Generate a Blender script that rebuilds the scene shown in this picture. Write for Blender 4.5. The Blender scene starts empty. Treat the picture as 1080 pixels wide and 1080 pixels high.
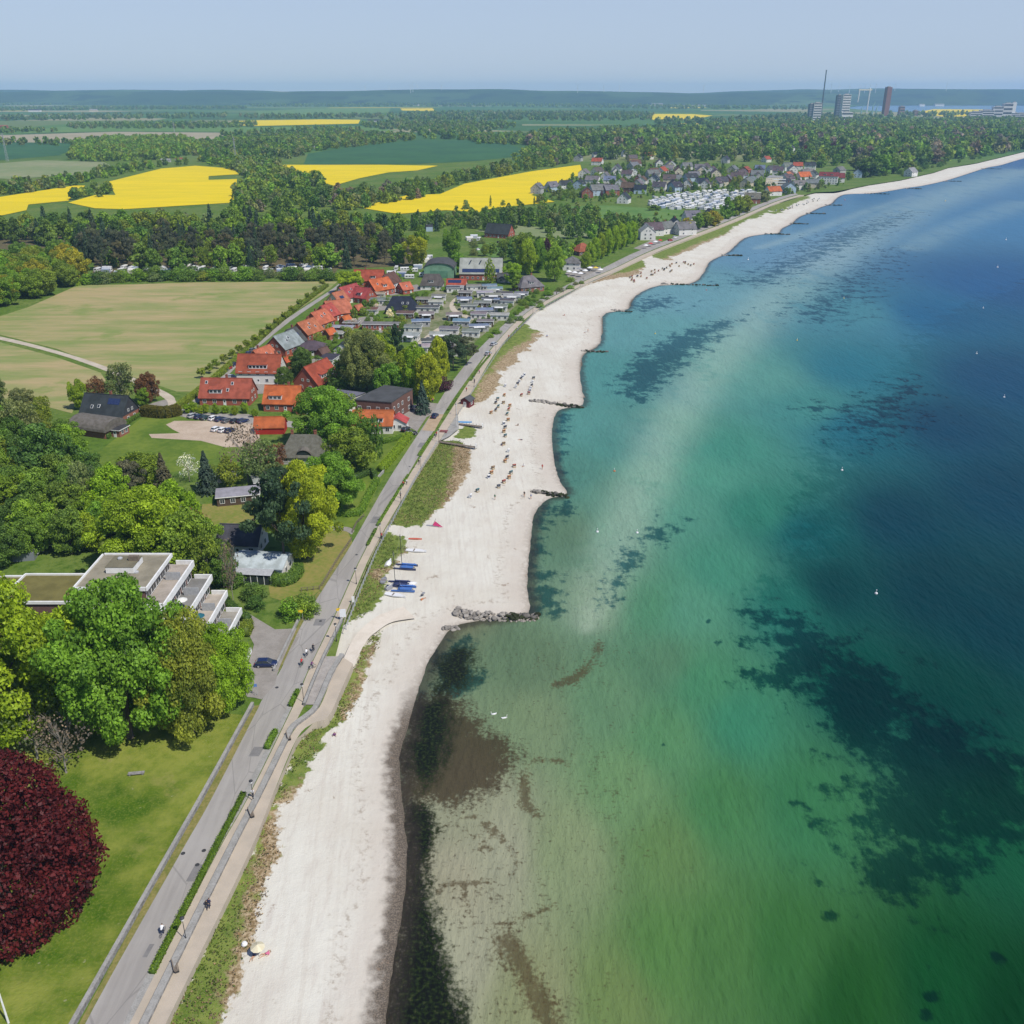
import bpy, math, random
import numpy as np
from mathutils import Vector, Matrix, noise
from mathutils.geometry import delaunay_2d_cdt
R = random.Random(7)
NR = np.random.default_rng(11)
S = bpy.context.scene
COL = S.collection
rad = math.radians
# ---------------------------------------------------------------- camera and survey helper
FPX, CAMZ, LAND = 990.0, 105.0, 3.0
PITCH = math.atan(443 / FPX)
SP, CP = math.sin(PITCH), math.cos(PITCH)
cam_data = bpy.data.cameras.new("camera"); cam = bpy.data.objects.new("camera", cam_data); COL.objects.link(cam)
cam.location = (0, 0, CAMZ); cam.rotation_euler = (math.pi / 2 - PITCH, 0, 0)
cam_data.sensor_width = 36; cam_data.lens = 36 * FPX / 1080; cam_data.clip_start = 1; cam_data.clip_end = 60000
S.camera = cam
def P(px, py, z=LAND):
    """survey point on the photograph -> place on the level z"""
    u, v = (px - 540) / FPX, (py - 540) / FPX
    d = (CAMZ - z) / (SP + v * CP)
    return Vector((u * d, d * (CP - v * SP), z))
def PP(pts, z=LAND): return [P(a, b, z) for a, b in pts]
def topix(p):
    x, y, z = p[0], p[1], p[2] - CAMZ
    d = y * CP - z * SP
    return 540 + FPX * x / d, 540 + FPX * (-y * SP - z * CP) / d
def ppm(py): return FPX * (SP + (py - 540) / FPX * CP) / (CAMZ - LAND)
def lin(r, g, b):
    f = lambda c: (c / 255 / 12.92) if c <= 10 else ((c / 255 + .055) / 1.055) ** 2.4
    return (f(r), f(g), f(b))
# ---------------------------------------------------------------- light
S.view_settings.view_transform = 'Standard'; S.view_settings.look = 'None'
S.view_settings.exposure = EXPOSURE = 0.09; S.view_settings.gamma = 1
SUN_EL, SUN_ROT = rad(54), rad(131)
w = bpy.data.worlds.new("World"); S.world = w; w.use_nodes = True
nt = w.node_tree; nt.nodes.clear()
sky = nt.nodes.new("ShaderNodeTexSky"); sky.sky_type = 'NISHITA'; sky.sun_disc = False
sky.sun_elevation = SUN_EL; sky.sun_rotation = SUN_ROT; sky.altitude = 100; sky.air_density = 1.0; sky.dust_density = 0.4; sky.ozone_density = 3.0
bg = nt.nodes.new("ShaderNodeBackground"); bg.inputs[1].default_value = 0.115
wo = nt.nodes.new("ShaderNodeOutputWorld"); tn = nt.nodes.new('ShaderNodeMix'); tn.data_type = 'RGBA'; tn.blend_type = 'MULTIPLY'; tn.inputs[0].default_value = 1; tn.inputs[7].default_value = (.62, .68, .90, 1); nt.links.new(sky.outputs[0], tn.inputs[6]); th_ = nt.nodes.new('ShaderNodeMix'); th_.data_type = 'RGBA'; tcw = nt.nodes.new('ShaderNodeTexCoord'); sxw = nt.nodes.new('ShaderNodeSeparateXYZ'); mrw = nt.nodes.new('ShaderNodeMapRange'); mrw.interpolation_type = 'SMOOTHSTEP'; mrw.inputs[1].default_value = .05; mrw.inputs[2].default_value = .55; mrw.inputs[3].default_value = .72; mrw.inputs[4].default_value = .0; nt.links.new(tcw.outputs['Generated'], sxw.inputs[0]); nt.links.new(sxw.outputs[2], mrw.inputs[0]); nt.links.new(mrw.outputs[0], th_.inputs[0]); th_.inputs[7].default_value = (4.2, 5.0, 6.15, 1); nt.links.new(tn.outputs[2], th_.inputs[6]); nt.links.new(th_.outputs[2], bg.inputs[0]); nt.links.new(bg.outputs[0], wo.inputs[0])
ld = bpy.data.lights.new("sun", 'SUN'); ld.energy = 4.35; ld.angle = rad(0.55); ld.color = (1, .95, .865)
sun = bpy.data.objects.new("sun", ld); COL.objects.link(sun)
sd = Vector((math.sin(SUN_ROT) * math.cos(SUN_EL), math.cos(SUN_ROT) * math.cos(SUN_EL), math.sin(SUN_EL)))
sun.rotation_euler = sd.to_track_quat('Z', 'Y').to_euler(); sun.location = sd * 500
S.cycles.max_bounces = 5; S.cycles.diffuse_bounces = 2; S.cycles.glossy_bounces = 2; S.cycles.transmission_bounces = 3; S.cycles.volume_bounces = 2; S.cycles.transparent_max_bounces = 6
S.cycles.use_denoising = True; S.cycles.caustics_reflective = False; S.cycles.caustics_refractive = False
# ---------------------------------------------------------------- node helper
class N:
    def __init__(s, name):
        s.m = bpy.data.materials.new(name); s.m.use_nodes = True; s.t = s.m.node_tree; s.t.nodes.clear()
        s.out = s.t.nodes.new("ShaderNodeOutputMaterial")
    def n(s, typ, **kw):
        x = s.t.nodes.new("ShaderNode" + typ)
        for k, v in kw.items(): setattr(x, k, v)
        return x
    def set(s, sock, v):
        if hasattr(v, 'is_linked') or isinstance(v, bpy.types.NodeSocket): s.t.links.new(v, sock)
        elif isinstance(v, (tuple, list)) and len(v) == 3 and sock.type == 'RGBA': sock.default_value = (*v, 1)
        else: sock.default_value = v
    def math(s, op, a, b=0.0, c=None, clamp=False):
        x = s.n("Math", operation=op, use_clamp=clamp); s.set(x.inputs[0], a); s.set(x.inputs[1], b)
        if c is not None: s.set(x.inputs[2], c)
        return x.outputs[0]
    def mix(s, f, a, b, blend='MIX'):
        x = s.n("Mix", data_type='RGBA', blend_type=blend); s.set(x.inputs[0], f); s.set(x.inputs[6], a); s.set(x.inputs[7], b); return x.outputs[2]
    def pos(s): return s.n("NewGeometry").outputs['Position']
    def obj(s): return s.n("TexCoord").outputs['Object']
    def scale(s, vec, sx, sy=None, sz=None, rot=0):
        x = s.n("Mapping"); s.t.links.new(vec, x.inputs[0]); x.inputs['Scale'].default_value = (sx, sx if sy is None else sy, sx if sz is None else sz); x.inputs['Rotation'].default_value = (0, 0, rot); return x.outputs[0]
    def noise(s, vec, scale, detail=4, rough=.55, dist=0.0):
        x = s.n("TexNoise"); s.t.links.new(vec, x.inputs['Vector']); x.inputs['Scale'].default_value = scale; x.inputs['Detail'].default_value = detail; x.inputs['Roughness'].default_value = rough; x.inputs['Distortion'].default_value = dist; return x.outputs['Fac']
    def voro(s, vec, scale, out='Distance', feature='F1'):
        x = s.n("TexVoronoi", feature=feature); s.t.links.new(vec, x.inputs['Vector']); x.inputs['Scale'].default_value = scale; return x.outputs[out]
    def wave(s, vec, scale, dist=0, detail=2, prof='SIN', dirn='X'):
        x = s.n("TexWave", wave_profile=prof, bands_direction=dirn); s.t.links.new(vec, x.inputs['Vector']); x.inputs['Scale'].default_value = scale; x.inputs['Distortion'].default_value = dist; x.inputs['Detail'].default_value = detail; return x.outputs['Fac']
    def step(s, v, lo, hi, a=0.0, b=1.0):
        x = s.n("MapRange", interpolation_type='SMOOTHSTEP'); s.set(x.inputs[0], v)
        for i, q in enumerate((lo, hi, a, b)): s.set(x.inputs[i + 1], q)
        return x.outputs[0]
    def attr(s, name, out='Fac'):
        x = s.n("Attribute", attribute_name=name); return x.outputs[out]
    def ocol(s): return s.n("ObjectInfo").outputs['Color']
    def orand(s): return s.n("ObjectInfo").outputs['Random']
    def bump(s, h, strength=.3, dist=.1):
        x = s.n("Bump"); s.set(x.inputs['Height'], h); x.inputs['Strength'].default_value = strength; x.inputs['Distance'].default_value = dist; return x.outputs[0]
    def bsdf(s, col, rough=.7, spec=.3, normal=None, metal=0, **kw):
        x = s.n("BsdfPrincipled"); s.set(x.inputs['Base Color'], col); s.set(x.inputs['Roughness'], rough); s.set(x.inputs['Specular IOR Level'], spec); x.inputs['Metallic'].default_value = metal
        if normal is not None: s.t.links.new(normal, x.inputs['Normal'])
        for k, v in kw.items(): s.set(x.inputs[k], v)
        return x.outputs[0]
    def done(s, sh): s.t.links.new(sh, s.out.inputs['Surface']); return s.m
def mottled(name, c1, c2, scale=.5, rough=.8, fine=6.0, amt=.35, bump=0.0, spec=.25, tint=False, local=False):
    """two-tone noise with a finer speckle; tint multiplies by the object's own colour"""
    m = N(name); v = m.obj() if local else m.pos()
    a = m.noise(v, scale, 5, .6); b = m.noise(v, scale * fine, 3, .6)
    f = m.step(m.math('ADD', m.math('MULTIPLY', a, 1 - amt), m.math('MULTIPLY', b, amt)), .36, .64)
    c = m.mix(f, c1, c2)
    if tint: c = m.mix(1.0, c, m.ocol(), 'MULTIPLY')
    return m.done(m.bsdf(c, rough, spec, m.bump(b, bump, .15) if bump else None))
# ---------------------------------------------------------------- objects
def props(o, label=None, cat=None, group=None, kind=None):
    if label: o['label'] = label
    if cat: o['category'] = cat
    if group: o['group'] = group
    if kind: o['kind'] = kind
    return o
def link(name, me, parent=None, loc=None, rz=0.0, sc=None, color=None):
    o = bpy.data.objects.new(name, me); COL.objects.link(o)
    if parent is not None: o.parent = parent
    if loc is not None: o.location = loc
    if rz: o.rotation_euler = (0, 0, rz)
    if sc is not None: o.scale = sc if isinstance(sc, (tuple, list, Vector)) else (sc, sc, sc)
    if color is not None: o.color = (*color, 1)
    return o
def empty(name, loc, rz=0.0, sc=None):
    o = link(name, None, None, loc, rz, sc); o.empty_display_size = .5; return o
class MB:
    def __init__(s): s.v = []; s.f = []; s.mi = []; s.M = [Matrix.Identity(4)]
    def at(s, loc=(0, 0, 0), rz=0.0, rx=0.0, ry=0.0, sc=1.0):
        s.M = [Matrix.Translation(loc) @ Matrix.Rotation(rz, 4, 'Z') @ Matrix.Rotation(ry, 4, 'Y') @ Matrix.Rotation(rx, 4, 'X') @ Matrix.Scale(sc, 4)]; return s
    def add(s, vs, fs, mi=0):
        b = len(s.v); m = s.M[-1]
        s.v += [tuple(m @ Vector(q)) for q in vs]; s.f += [[b + i for i in f] for f in fs]; s.mi += [mi] * len(fs); return s
    def box(s, c, d, mi=0, taper=1.0):
        x, y, z = d[0] / 2, d[1] / 2, d[2] / 2; t = taper
        vs = [(c[0] + a * x * (t if k > 0 else 1), c[1] + b * y * (t if k > 0 else 1), c[2] + k * z) for k in (-1, 1) for a, b in ((-1, -1), (1, -1), (1, 1), (-1, 1))]
        return s.add(vs, [(3, 2, 1, 0), (4, 5, 6, 7), (0, 1, 5, 4), (1, 2, 6, 5), (2, 3, 7, 6), (3, 0, 4, 7)], mi)
    def prism(s, poly, z0, z1, mi=0, mtop=None):
        n = len(poly)
        ar = sum(poly[i][0] * poly[(i + 1) % n][1] - poly[(i + 1) % n][0] * poly[i][1] for i in range(n))
        if ar < 0: poly = poly[::-1]
        s.add([(p[0], p[1], z0) for p in poly] + [(p[0], p[1], z1) for p in poly], [(i, (i + 1) % n, n + (i + 1) % n, n + i) for i in range(n)], mi)
        s.add([(p[0], p[1], z1) for p in poly], [tuple(range(n))], mi if mtop is None else mtop); return s
    def extr(s, prof, x0, x1, mi=0):
        """profile in (y,z), counter-clockwise seen from +x, drawn out along x"""
        n = len(prof)
        s.add([(x0, p[0], p[1]) for p in prof] + [(x1, p[0], p[1]) for p in prof], [(i, (i + 1) % n, n + (i + 1) % n, n + i) for i in range(n)] + [tuple(range(n))[::-1], tuple(range(n, 2 * n))], mi); return s
    def tube(s, pts, rs, k=8, mi=0, cap=True):
        pts = [Vector(p) for p in pts]
        if not isinstance(rs, (list, tuple)): rs = [rs] * len(pts)
        vs, fs = [], []; up = Vector((0, 0, 1)); a = None
        for i, p in enumerate(pts):
            d = (pts[min(i + 1, len(pts) - 1)] - pts[max(i - 1, 0)]).normalized()
            if a is None: a = d.orthogonal().normalized()
            a = (a - d * a.dot(d)).normalized(); b = d.cross(a)
            vs += [p + (a * math.cos(2 * math.pi * j / k) + b * math.sin(2 * math.pi * j / k)) * rs[i] for j in range(k)]
        for i in range(len(pts) - 1):
            for j in range(k): fs.append((i * k + j, i * k + (j + 1) % k, (i + 1) * k + (j + 1) % k, (i + 1) * k + j))
        if cap: fs += [tuple(range(k))[::-1], tuple(range((len(pts) - 1) * k, len(pts) * k))]
        return s.add(vs, fs, mi)
    def lathe(s, prof, k=12, mi=0, c=(0, 0, 0)):
        vs = [(c[0] + r * math.cos(2 * math.pi * j / k), c[1] + r * math.sin(2 * math.pi * j / k), c[2] + z) for r, z in prof for j in range(k)]
        fs = [(i * k + j, i * k + (j + 1) % k, (i + 1) * k + (j + 1) % k, (i + 1) * k + j) for i in range(len(prof) - 1) for j in range(k)]
        return s.add(vs, fs, mi)
    def mesh(s, name, mats, smooth=False):
        me = bpy.data.meshes.new(name); me.from_pydata(s.v, [], s.f)
        for m in (mats if isinstance(mats, (list, tuple)) else [mats]): me.materials.append(m)
        me.polygons.foreach_set('material_index', s.mi)
        if smooth: me.polygons.foreach_set('use_smooth', [True] * len(s.f))
        me.update(); return me
    def build(s, name, mats, parent=None, loc=None, rz=0.0, smooth=False, color=None):
        return link(name, s.mesh(name, mats, smooth), parent, loc, rz, None, color)
def npmesh(name, co, quads, mats, attrs=None, tri=False, midx=None):
    """big mesh from arrays"""
    k = 3 if tri else 4
    me = bpy.data.meshes.new(name); nv, nf = len(co), len(quads)
    me.vertices.add(nv); me.vertices.foreach_set('co', np.ascontiguousarray(co, np.float32).ravel())
    me.loops.add(nf * k); me.loops.foreach_set('vertex_index', np.ascontiguousarray(quads, np.int32).ravel())
    me.polygons.add(nf); me.polygons.foreach_set('loop_start', np.arange(0, nf * k, k, dtype=np.int32))
    for m in (mats if isinstance(mats, (list, tuple)) else [mats]): me.materials.append(m)
    if midx is not None: me.polygons.foreach_set('material_index', np.ascontiguousarray(midx, np.int32))
    for an, (typ, dom, arr) in (attrs or {}).items():
        a = me.attributes.new(an, typ, dom)
        a.data.foreach_set('color' if typ == 'FLOAT_COLOR' else 'value', np.ascontiguousarray(arr, np.float32).ravel())
    me.update(calc_edges=True); me.validate(); return me
def dense(pts, step):
    out = []
    for a, b in zip(pts, pts[1:]):
        a, b = Vector(a), Vector(b); n = max(1, int((b - a).length / step))
        out += [a.lerp(b, i / n) for i in range(n)]
    return out + [Vector(pts[-1])]
def smooth_line(pts, sub=6):
    """Catmull-Rom through the points"""
    p = [Vector(q) for q in pts]; p = [p[0] * 2 - p[1]] + p + [p[-1] * 2 - p[-2]]; out = []
    for i in range(1, len(p) - 2):
        for k in range(sub):
            t = k / sub; a, b, c, d = p[i - 1], p[i], p[i + 1], p[i + 2]
            out.append(.5 * (2 * b + (c - a) * t + (2 * a - 5 * b + 4 * c - d) * t * t + (3 * b - a - 3 * c + d) * t ** 3))
    return out + [p[-2]]
def seg_dist(pts, line, closed=False):
    """distance of the points (n,2) to a polyline"""
    L = np.array([(q[0], q[1]) for q in line]); 
    if closed: L = np.vstack([L, L[:1]])
    best = np.full(len(pts), 1e18)
    for a, b in zip(L, L[1:]):
        ab = b - a; t = np.clip(((pts - a) @ ab) / max(ab @ ab, 1e-9), 0, 1)
        q = pts - (a + t[:, None] * ab); best = np.minimum(best, (q * q).sum(1))
    return np.sqrt(best)
def inside(pts, poly):
    L = np.array([(q[0], q[1]) for q in poly]); x, y = pts[:, 0], pts[:, 1]; r = np.zeros(len(pts), bool)
    for a, b in zip(L, np.roll(L, -1, 0)):
        c = (a[1] > y) != (b[1] > y)
        if a[1] != b[1]: r ^= c & (x < (b[0] - a[0]) * (y - a[1]) / (b[1] - a[1]) + a[0])
    return r
def sdist(pts, poly):
    d = seg_dist(pts, poly, True); return np.where(inside(pts, poly), d, -d)
def sheet(name, poly, mat, zf, step=None, attrs=None, kind='structure', pad_pts=None):
    """a ground sheet over the polygon, with inner points every step metres; zf(points)->z"""
    pl = [Vector((q[0], q[1])) for q in poly]
    if step: pl = [Vector((q[0], q[1])) for q in dense(pl + [pl[0]], step)[:-1]]
    A = np.array([(q.x, q.y) for q in pl]); pts = [tuple(q) for q in A]
    if step:
        lo, hi = A.min(0), A.max(0); gx, gy = np.meshgrid(np.arange(lo[0], hi[0], step), np.arange(lo[1], hi[1], step))
        G = np.stack([gx.ravel(), gy.ravel()], 1) + NR.uniform(-.25, .25, (gx.size, 2)) * step
        G = G[inside(G, A)]; G = G[seg_dist(G, A, True) > step * .45]; pts += [tuple(q) for q in G]
    if pad_pts is not None: pts += [tuple(q) for q in pad_pts]
    n = len(pl)
    vs, _, fs, *_ = delaunay_2d_cdt([Vector(q) for q in pts], [], [list(range(n))], 1, 1e-5)
    V = np.array([(q.x, q.y) for q in vs]); z = zf(V)
    me = bpy.data.meshes.new(name); me.from_pydata(np.column_stack([V, z]).tolist(), [], [list(f) for f in fs]); me.materials.append(mat)
    for an, fn in (attrs or {}).items():
        a = me.attributes.new(an, 'FLOAT', 'POINT'); a.data.foreach_set('value', np.asarray(fn(V), np.float32))
    me.polygons.foreach_set('use_smooth', [True] * len(me.polygons)); me.update()
    # faces up
    if len(me.polygons) and sum(p.normal.z for p in me.polygons) < 0: me.flip_normals()
    o = link(name, me); o['kind'] = kind; return o
flat = lambda z: (lambda V: np.full(len(V), z))
ONES = "first second third fourth fifth sixth seventh eighth ninth tenth eleventh twelfth thirteenth fourteenth fifteenth sixteenth seventeenth eighteenth nineteenth".split()
TENS = {2: "twent", 3: "thirt", 4: "fort", 5: "fift", 6: "sixt", 7: "sevent", 8: "eight", 9: "ninet"}
def ordinal(n):
    if n > 99: return ("one-hundred-" if n < 200 else "two-hundred-") + (ordinal(n % 100) if n % 100 else "last")
    if n < 20: return ONES[n - 1]
    return TENS[n // 10] + ("ieth" if n % 10 == 0 else "y-" + ONES[n % 10 - 1])
REG = []
def reg(o, look, place, cat, group=None, x=None):
    """the label is finished at the end, when everything of the same look at the same place is known"""
    REG.append((o, look, place, x if x is not None else topix(o.location)[0])); o['category'] = cat
    if group: o['group'] = group
    return o
def finish_labels():
    by = {}
    for r in REG: by.setdefault((r[1], r[2]), []).append(r)
    for (look, place), rs in by.items():
        rs.sort(key=lambda r: r[3])
        for i, r in enumerate(rs):
            r[0]['label'] = f"{look} {place}" if len(rs) == 1 else (f"{look}, leftmost {place}" if i == 0 else f"{look}, rightmost {place}" if i == len(rs) - 1 else f"{look}, {ordinal(i + 1)} from left {place}")
# ================================================================ ground, water, beach, roads
def lit(r, g, b, k=.80):
    c = lin(r, g, b); return tuple(min(.8, x * k) for x in c)
WLpx = [(398,1250),(405,1085),(410,1040),(416,1000),(425,950),(428,900),(424,850),(420,800),(428,770),(440,730),(450,700),(462,680),(476,662),(500,655),(540,650),(558,645),
 (555,620),(557,590),(560,560),(564,540),(578,526),(598,521),(590,508),(585,490),(582,465),(583,445),(590,432),(614,427),(613,410),(611,390),(613,375),(622,369),(632,362),(634,345),(634,335),(642,329),(661,327),
 (664,318),(676,308),(695,301),(722,300),(734,296),(742,287),(748,276),(762,269),(770,264),(785,251),(806,247),(820,246),(824,241),(834,236),(842,229),(852,225),(864,219),(876,215),(881,210),(891,205),(918,204),
 (940,201),(957,198),(972,196),(995,191),(1012,186),(1040,177),(1056,174),(1080,167),(1120,158),(1180,148),(1260,138)]
WL = [P(a, b, 0) for a, b in WLpx]
WL = smooth_line(WL, 3)
FAR = [(1262,132.5),(1180,126),(1080,122.5),(1000,119.5),(930,117.6),(890,114),(905,111.6),(960,110.2),(1020,109.2),(1080,108.6),(1240,107.2),(1500,106.4)]
farline = PP(FAR)
LANDPOLY = [(p.x, p.y) for p in WL] + [(p.x, p.y) for p in farline] + [(14000, 14500), (-14000, 14500), (-14000, -60), (-14, -60)]
def beach_z(V):
    V = np.asarray(V, float); d = np.full(len(V), 1e9); near = V[:, 1] < 3500
    d = seg_dist(V, WL); s = inside(V, LANDPOLY); lump = .05 * np.sin(V[:, 0] * .8 + np.sin(V[:, 1] * .5)) * np.sin(V[:, 1] * .33)
    return np.where(s, 2.7 * (1 - np.exp(-d / 20)) + lump * np.clip(d / 6, 0, 1), -np.minimum(d * .07, 1.5))
def PB(px, py):
    p = P(px, py, 1.2)
    for _ in range(5): p = P(px, py, float(beach_z([(p.x, p.y)])[0]))
    return p
road_l = [(4,1250),(100,1061),(191,899),(224.5,840),(275.5,740),(297,705),(323,650),(370,575.5),(411.7,503),(455,436.7),(476,404),(508,365),(549.5,328),(598.5,300.4),(634,283.7),(667,267.5),(695,256.5),(730,243.5),(765,230),(810,212),(838,203.5)]
road_r = [(58,1250),(139,1061),(223.5,899),(255,840),(306,740),(326,705),(352,650),(387,575.5),(429,503),(468,436.7),(490,404),(520,365),(557.5,328),(607,300.4),(646,283.7),(679,267.5),(705,257),(738,244.5),(772,231.5),(816,213),(842,205)]
prom_l = [(50,1250),(147,1061),(230,899),(263,840),(312,740),(327,705),(353.5,650),(388,575.5),(431,503),(473,436.7),(494,404),(521,365),(558.5,328),(609,300.4),(647.5,283.7),(680,268),(707,257.3),(739,245),(773,232),(817,213.4),(843,205.6)]
prom_r = [(63,1250),(159,1061),(241,899),(270.5,840),(321,744),(338,705),(363.5,650),(396,575.5),(439,503),(482,436.7),(503,404),(528,365),(565,328),(616,300.4),(655,283.7),(687,268.6),(713,257.8),(743,246),(777,233),(821,214.2),(848,206)]
low_l = [(75,1250),(166,1061),(244,899),(275.5,840),(305,779),(322,757),(337,746),(350,715),(361,693)]
low_r = [(92,1250),(184,1061),(263,899),(287,840),(313,779),(330,763),(346,756),(360,727),(372,700)]
spur_l = [(361,693),(371,672),(384,656),(402,643),(425,634)]
spur_r = [(372,700),(385,673),(397,661),(414,650),(438,645)]
back_px = low_r[:-2] + [(354,735),(352,700),(360,668),(363.5,652)] + prom_r[7:] + [(860,203),(880,202),(892,200),(917,195),(950,190),(985,182),(1000,177),(1030,172),(1080,160),(1120,151),(1180,142),(1255,134)]
back = PP(back_px)
GROUND = back + farline + [Vector((13000, 13500)), Vector((-13000, 13500)), Vector((-13000, 30)), Vector((-95, 30))]
# --- ground material: lawn and rough grass near, a patchwork of hedged fields far off
m = N("ground"); v = m.pos()
g = m.noise(v, .035, 5, .6); g2 = m.noise(v, .5, 4, .65); g3 = m.noise(v, 3.0, 2)
c = m.mix(m.step(g, .35, .65), lit(92,122,42), lit(118,134,66)); c = m.mix(m.step(g2, .40, .7), c, lit(74,104,36)); c = m.mix(m.math('MULTIPLY', m.step(g3, .5, .75), .35), c, lit(140,142,84))
vo = m.n("TexVoronoi"); m.t.links.new(m.scale(v, .0016, .0021, 1, .4), vo.inputs['Vector']); vo.inputs['Scale'].default_value = 1.0; vo.inputs['Randomness'].default_value = .8
cr = m.n("ValToRGB"); m.t.links.new(vo.outputs['Color'], cr.inputs[0]); cr.color_ramp.interpolation = 'CONSTANT'
els = [(0, lit(78,120,62)), (.22, lit(60,104,60)), (.4, lit(112,128,80)), (.52, lit(52,92,60)), (.66, lit(168,160,128)), (.72, lit(84,124,58)), (.88, lit(214,190,52))]
while len(cr.color_ramp.elements) < len(els): cr.color_ramp.elements.new(.5)
for e, (q, k) in zip(cr.color_ramp.elements, els): e.position = q; e.color = (*k, 1)
sep = m.n("SeparateXYZ"); m.t.links.new(v, sep.inputs[0])
c = m.mix(m.step(sep.outputs['Y'], 1500, 1900), c, m.mix(.25, cr.outputs[0], c))
MAT_ground = m.done(m.bsdf(c, .9, .1, m.bump(g2, .4, .4)))
sheet("ground", GROUND, MAT_ground, flat(LAND))
# --- beach: pale sand, drifts, wet edge, wrack line, dune plants' litter
def veg_poly(pts): return [PB(a, b) for a, b in pts]
VEG = [veg_poly(q) for q in (
 [(60,1240),(182,1063),(262,900),(286,842),(313,781),(346,758),(360,727),(372,702),(390,672),(404,662),(401,676),(385,716),(369,757),(342,774),(334,796),(318,828),(316,832),(297,853),(288,872),(296,890),(284,922),(282,941),(275,957),(272,980),(256,1015),(252,1036),(240,1062),(232,1085),(180,1240)],
 [(353,663),(382,588),(397,562),(426,566),(429,577),(421,590),(416,600),(403,606),(409,620),(404,634),(384,650)],
 [(398,555),(426,512),(453,464),(486,465),(497,476),(493,500),(484,516),(470,531),(452,546),(446,556)],
 [(474,426),(492,402),(508,378),(530,353),(550,340),(573,351),(571,358),(555,368),(544,378),(531,396),(516,420),(497,427)],
 [(546,337),(572,320),(600,304),(644,283),(672,270),(682,283),(664,292),(641,294),(622,299),(600,309)],
 [(680,267),(730,245),(804,213),(824,215),(801,229),(780,236),(766,246),(745,256),(721,266),(700,276)],
 [(478,462),(492,448),(500,452),(503,460),(490,463)],
 [(820,214),(850,206),(856,208),(838,214),(828,222),(812,228)])]
TAN = [veg_poly(q) for q in (
 [(470,531),(478,500),(482,470),(500,470),(502,490),(488,520),(470,540),(450,552)],
 [(497,427),(513,395),(540,370),(580,345),(582,360),(555,382),(528,410),(515,428)],
 [(600,313),(630,292),(668,286),(684,280),(700,274),(740,256),(770,245),(800,232),(812,236),(760,258),(700,282),(664,296),(622,304)],
 [(232,1100),(243,1048),(252,1008),(259,982),(266,957),(270,930),(277,905),(282,872),(290,850),(322,824),(320,850),(300,893),(291,930),(277,985),(262,1025),(244,1095)],
 [(395,680),(380,712),(362,757),(372,762),(404,672)],
 [(395,604),(420,598),(432,580),(400,612)])]
def veg_f(V):
    r = np.zeros(len(V))
    for q in VEG: r = np.maximum(r, np.clip(.5 + sdist(V, q) / 5.0, 0, 1))
    return r
def tan_f(V):
    r = np.zeros(len(V))
    for q in TAN: r = np.maximum(r, np.clip(.5 + sdist(V, q) / 6.0, 0, 1))
    return r
def wl_d(V): return np.where(inside(V, LANDPOLY), 1, -1) * seg_dist(V, WL)
m = N("beach_sand"); v = m.pos()
n1 = m.noise(v, .05, 5, .6); n2 = m.noise(m.scale(v, .9, .16, 1, -.12), 1.0, 5, .65); n3 = m.noise(v, 5.0, 3, .7); n4 = m.noise(v, .45, 5, .62)
c = m.mix(m.step(n1, .35, .7), lit(224,221,208), lit(213,207,192)); c = m.mix(m.math('MULTIPLY', m.step(n2, .45, .75), .5), c, lit(200,190,178)); c = m.mix(m.math('MULTIPLY', m.step(n3, .55, .8), .35), c, lit(196,188,178))
d = m.attr("shore")
c = m.mix(m.math('MULTIPLY', m.step(d, 9, 2), .55), c, lit(198,186,172))                     # damp sand
wr = m.math('MULTIPLY', m.step(m.math('ADD', d, m.math('MULTIPLY', m.math('SUBTRACT', n4, .5), 9)), 2.0, .2), m.step(n4, .3, .6))
c = m.mix(m.math('MULTIPLY', wr, .5), c, lit(136,122,106))
ln = m.math('ABSOLUTE', m.math('SUBTRACT', m.math('ADD', d, m.math('MULTIPLY', m.math('SUBTRACT', n1, .5), 9)), 6.5))
c = m.mix(m.math('MULTIPLY', m.math('MULTIPLY', m.step(ln, 2.2, .0), m.step(m.noise(v, .9, 6, .7), .5, .66)), .55), c, lit(140,122,102))   # wrack
tr = m.n('TexNoise'); m.t.links.new(m.scale(m.scale(v, 1, 1, 1, -.10), 1.6, .03, 1), tr.inputs['Vector']); tr.inputs['Scale'].default_value = 1; tr.inputs['Detail'].default_value = 5; tr.inputs['Roughness'].default_value = .7
c = m.mix(m.math('MULTIPLY', m.math('MULTIPLY', m.step(tr.outputs['Fac'], .46, .66), m.step(d, 3, 9)), .2), c, lit(188,176,160))
sp2 = m.n('SeparateXYZ'); m.t.links.new(v, sp2.inputs[0])
wet = m.math('MULTIPLY', m.step(m.math('ADD', d, m.math('MULTIPLY', m.math('SUBTRACT', n4, .5), 4.5)), 3.4, .9), m.step(sp2.outputs['Y'], 158, 138))
c = m.mix(m.math('MULTIPLY', wet, .88), c, m.mix(m.step(n3, .4, .65), (.045, .034, .024), (.17, .135, .10)))
c = m.mix(m.step(d, .5, -1.2), c, lit(92,84,70))
sp = m.math('MULTIPLY', m.step(m.noise(v, .22, 6, .7), .63, .70), .8); c = m.mix(sp, c, lit(148,128,108))
ft = m.math('MULTIPLY', m.step(m.voro(v, .85), .20, .08), m.step(m.noise(v, .09, 3), .42, .62)); c = m.mix(m.math('MULTIPLY', ft, .35), c, lit(170,158,142))
ve = m.attr("veg"); ta = m.attr("tan"); e = m.math('ADD', ve, m.math('MULTIPLY', m.math('SUBTRACT', m.noise(v, .28, 6, .68), .5), 1.5))
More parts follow.
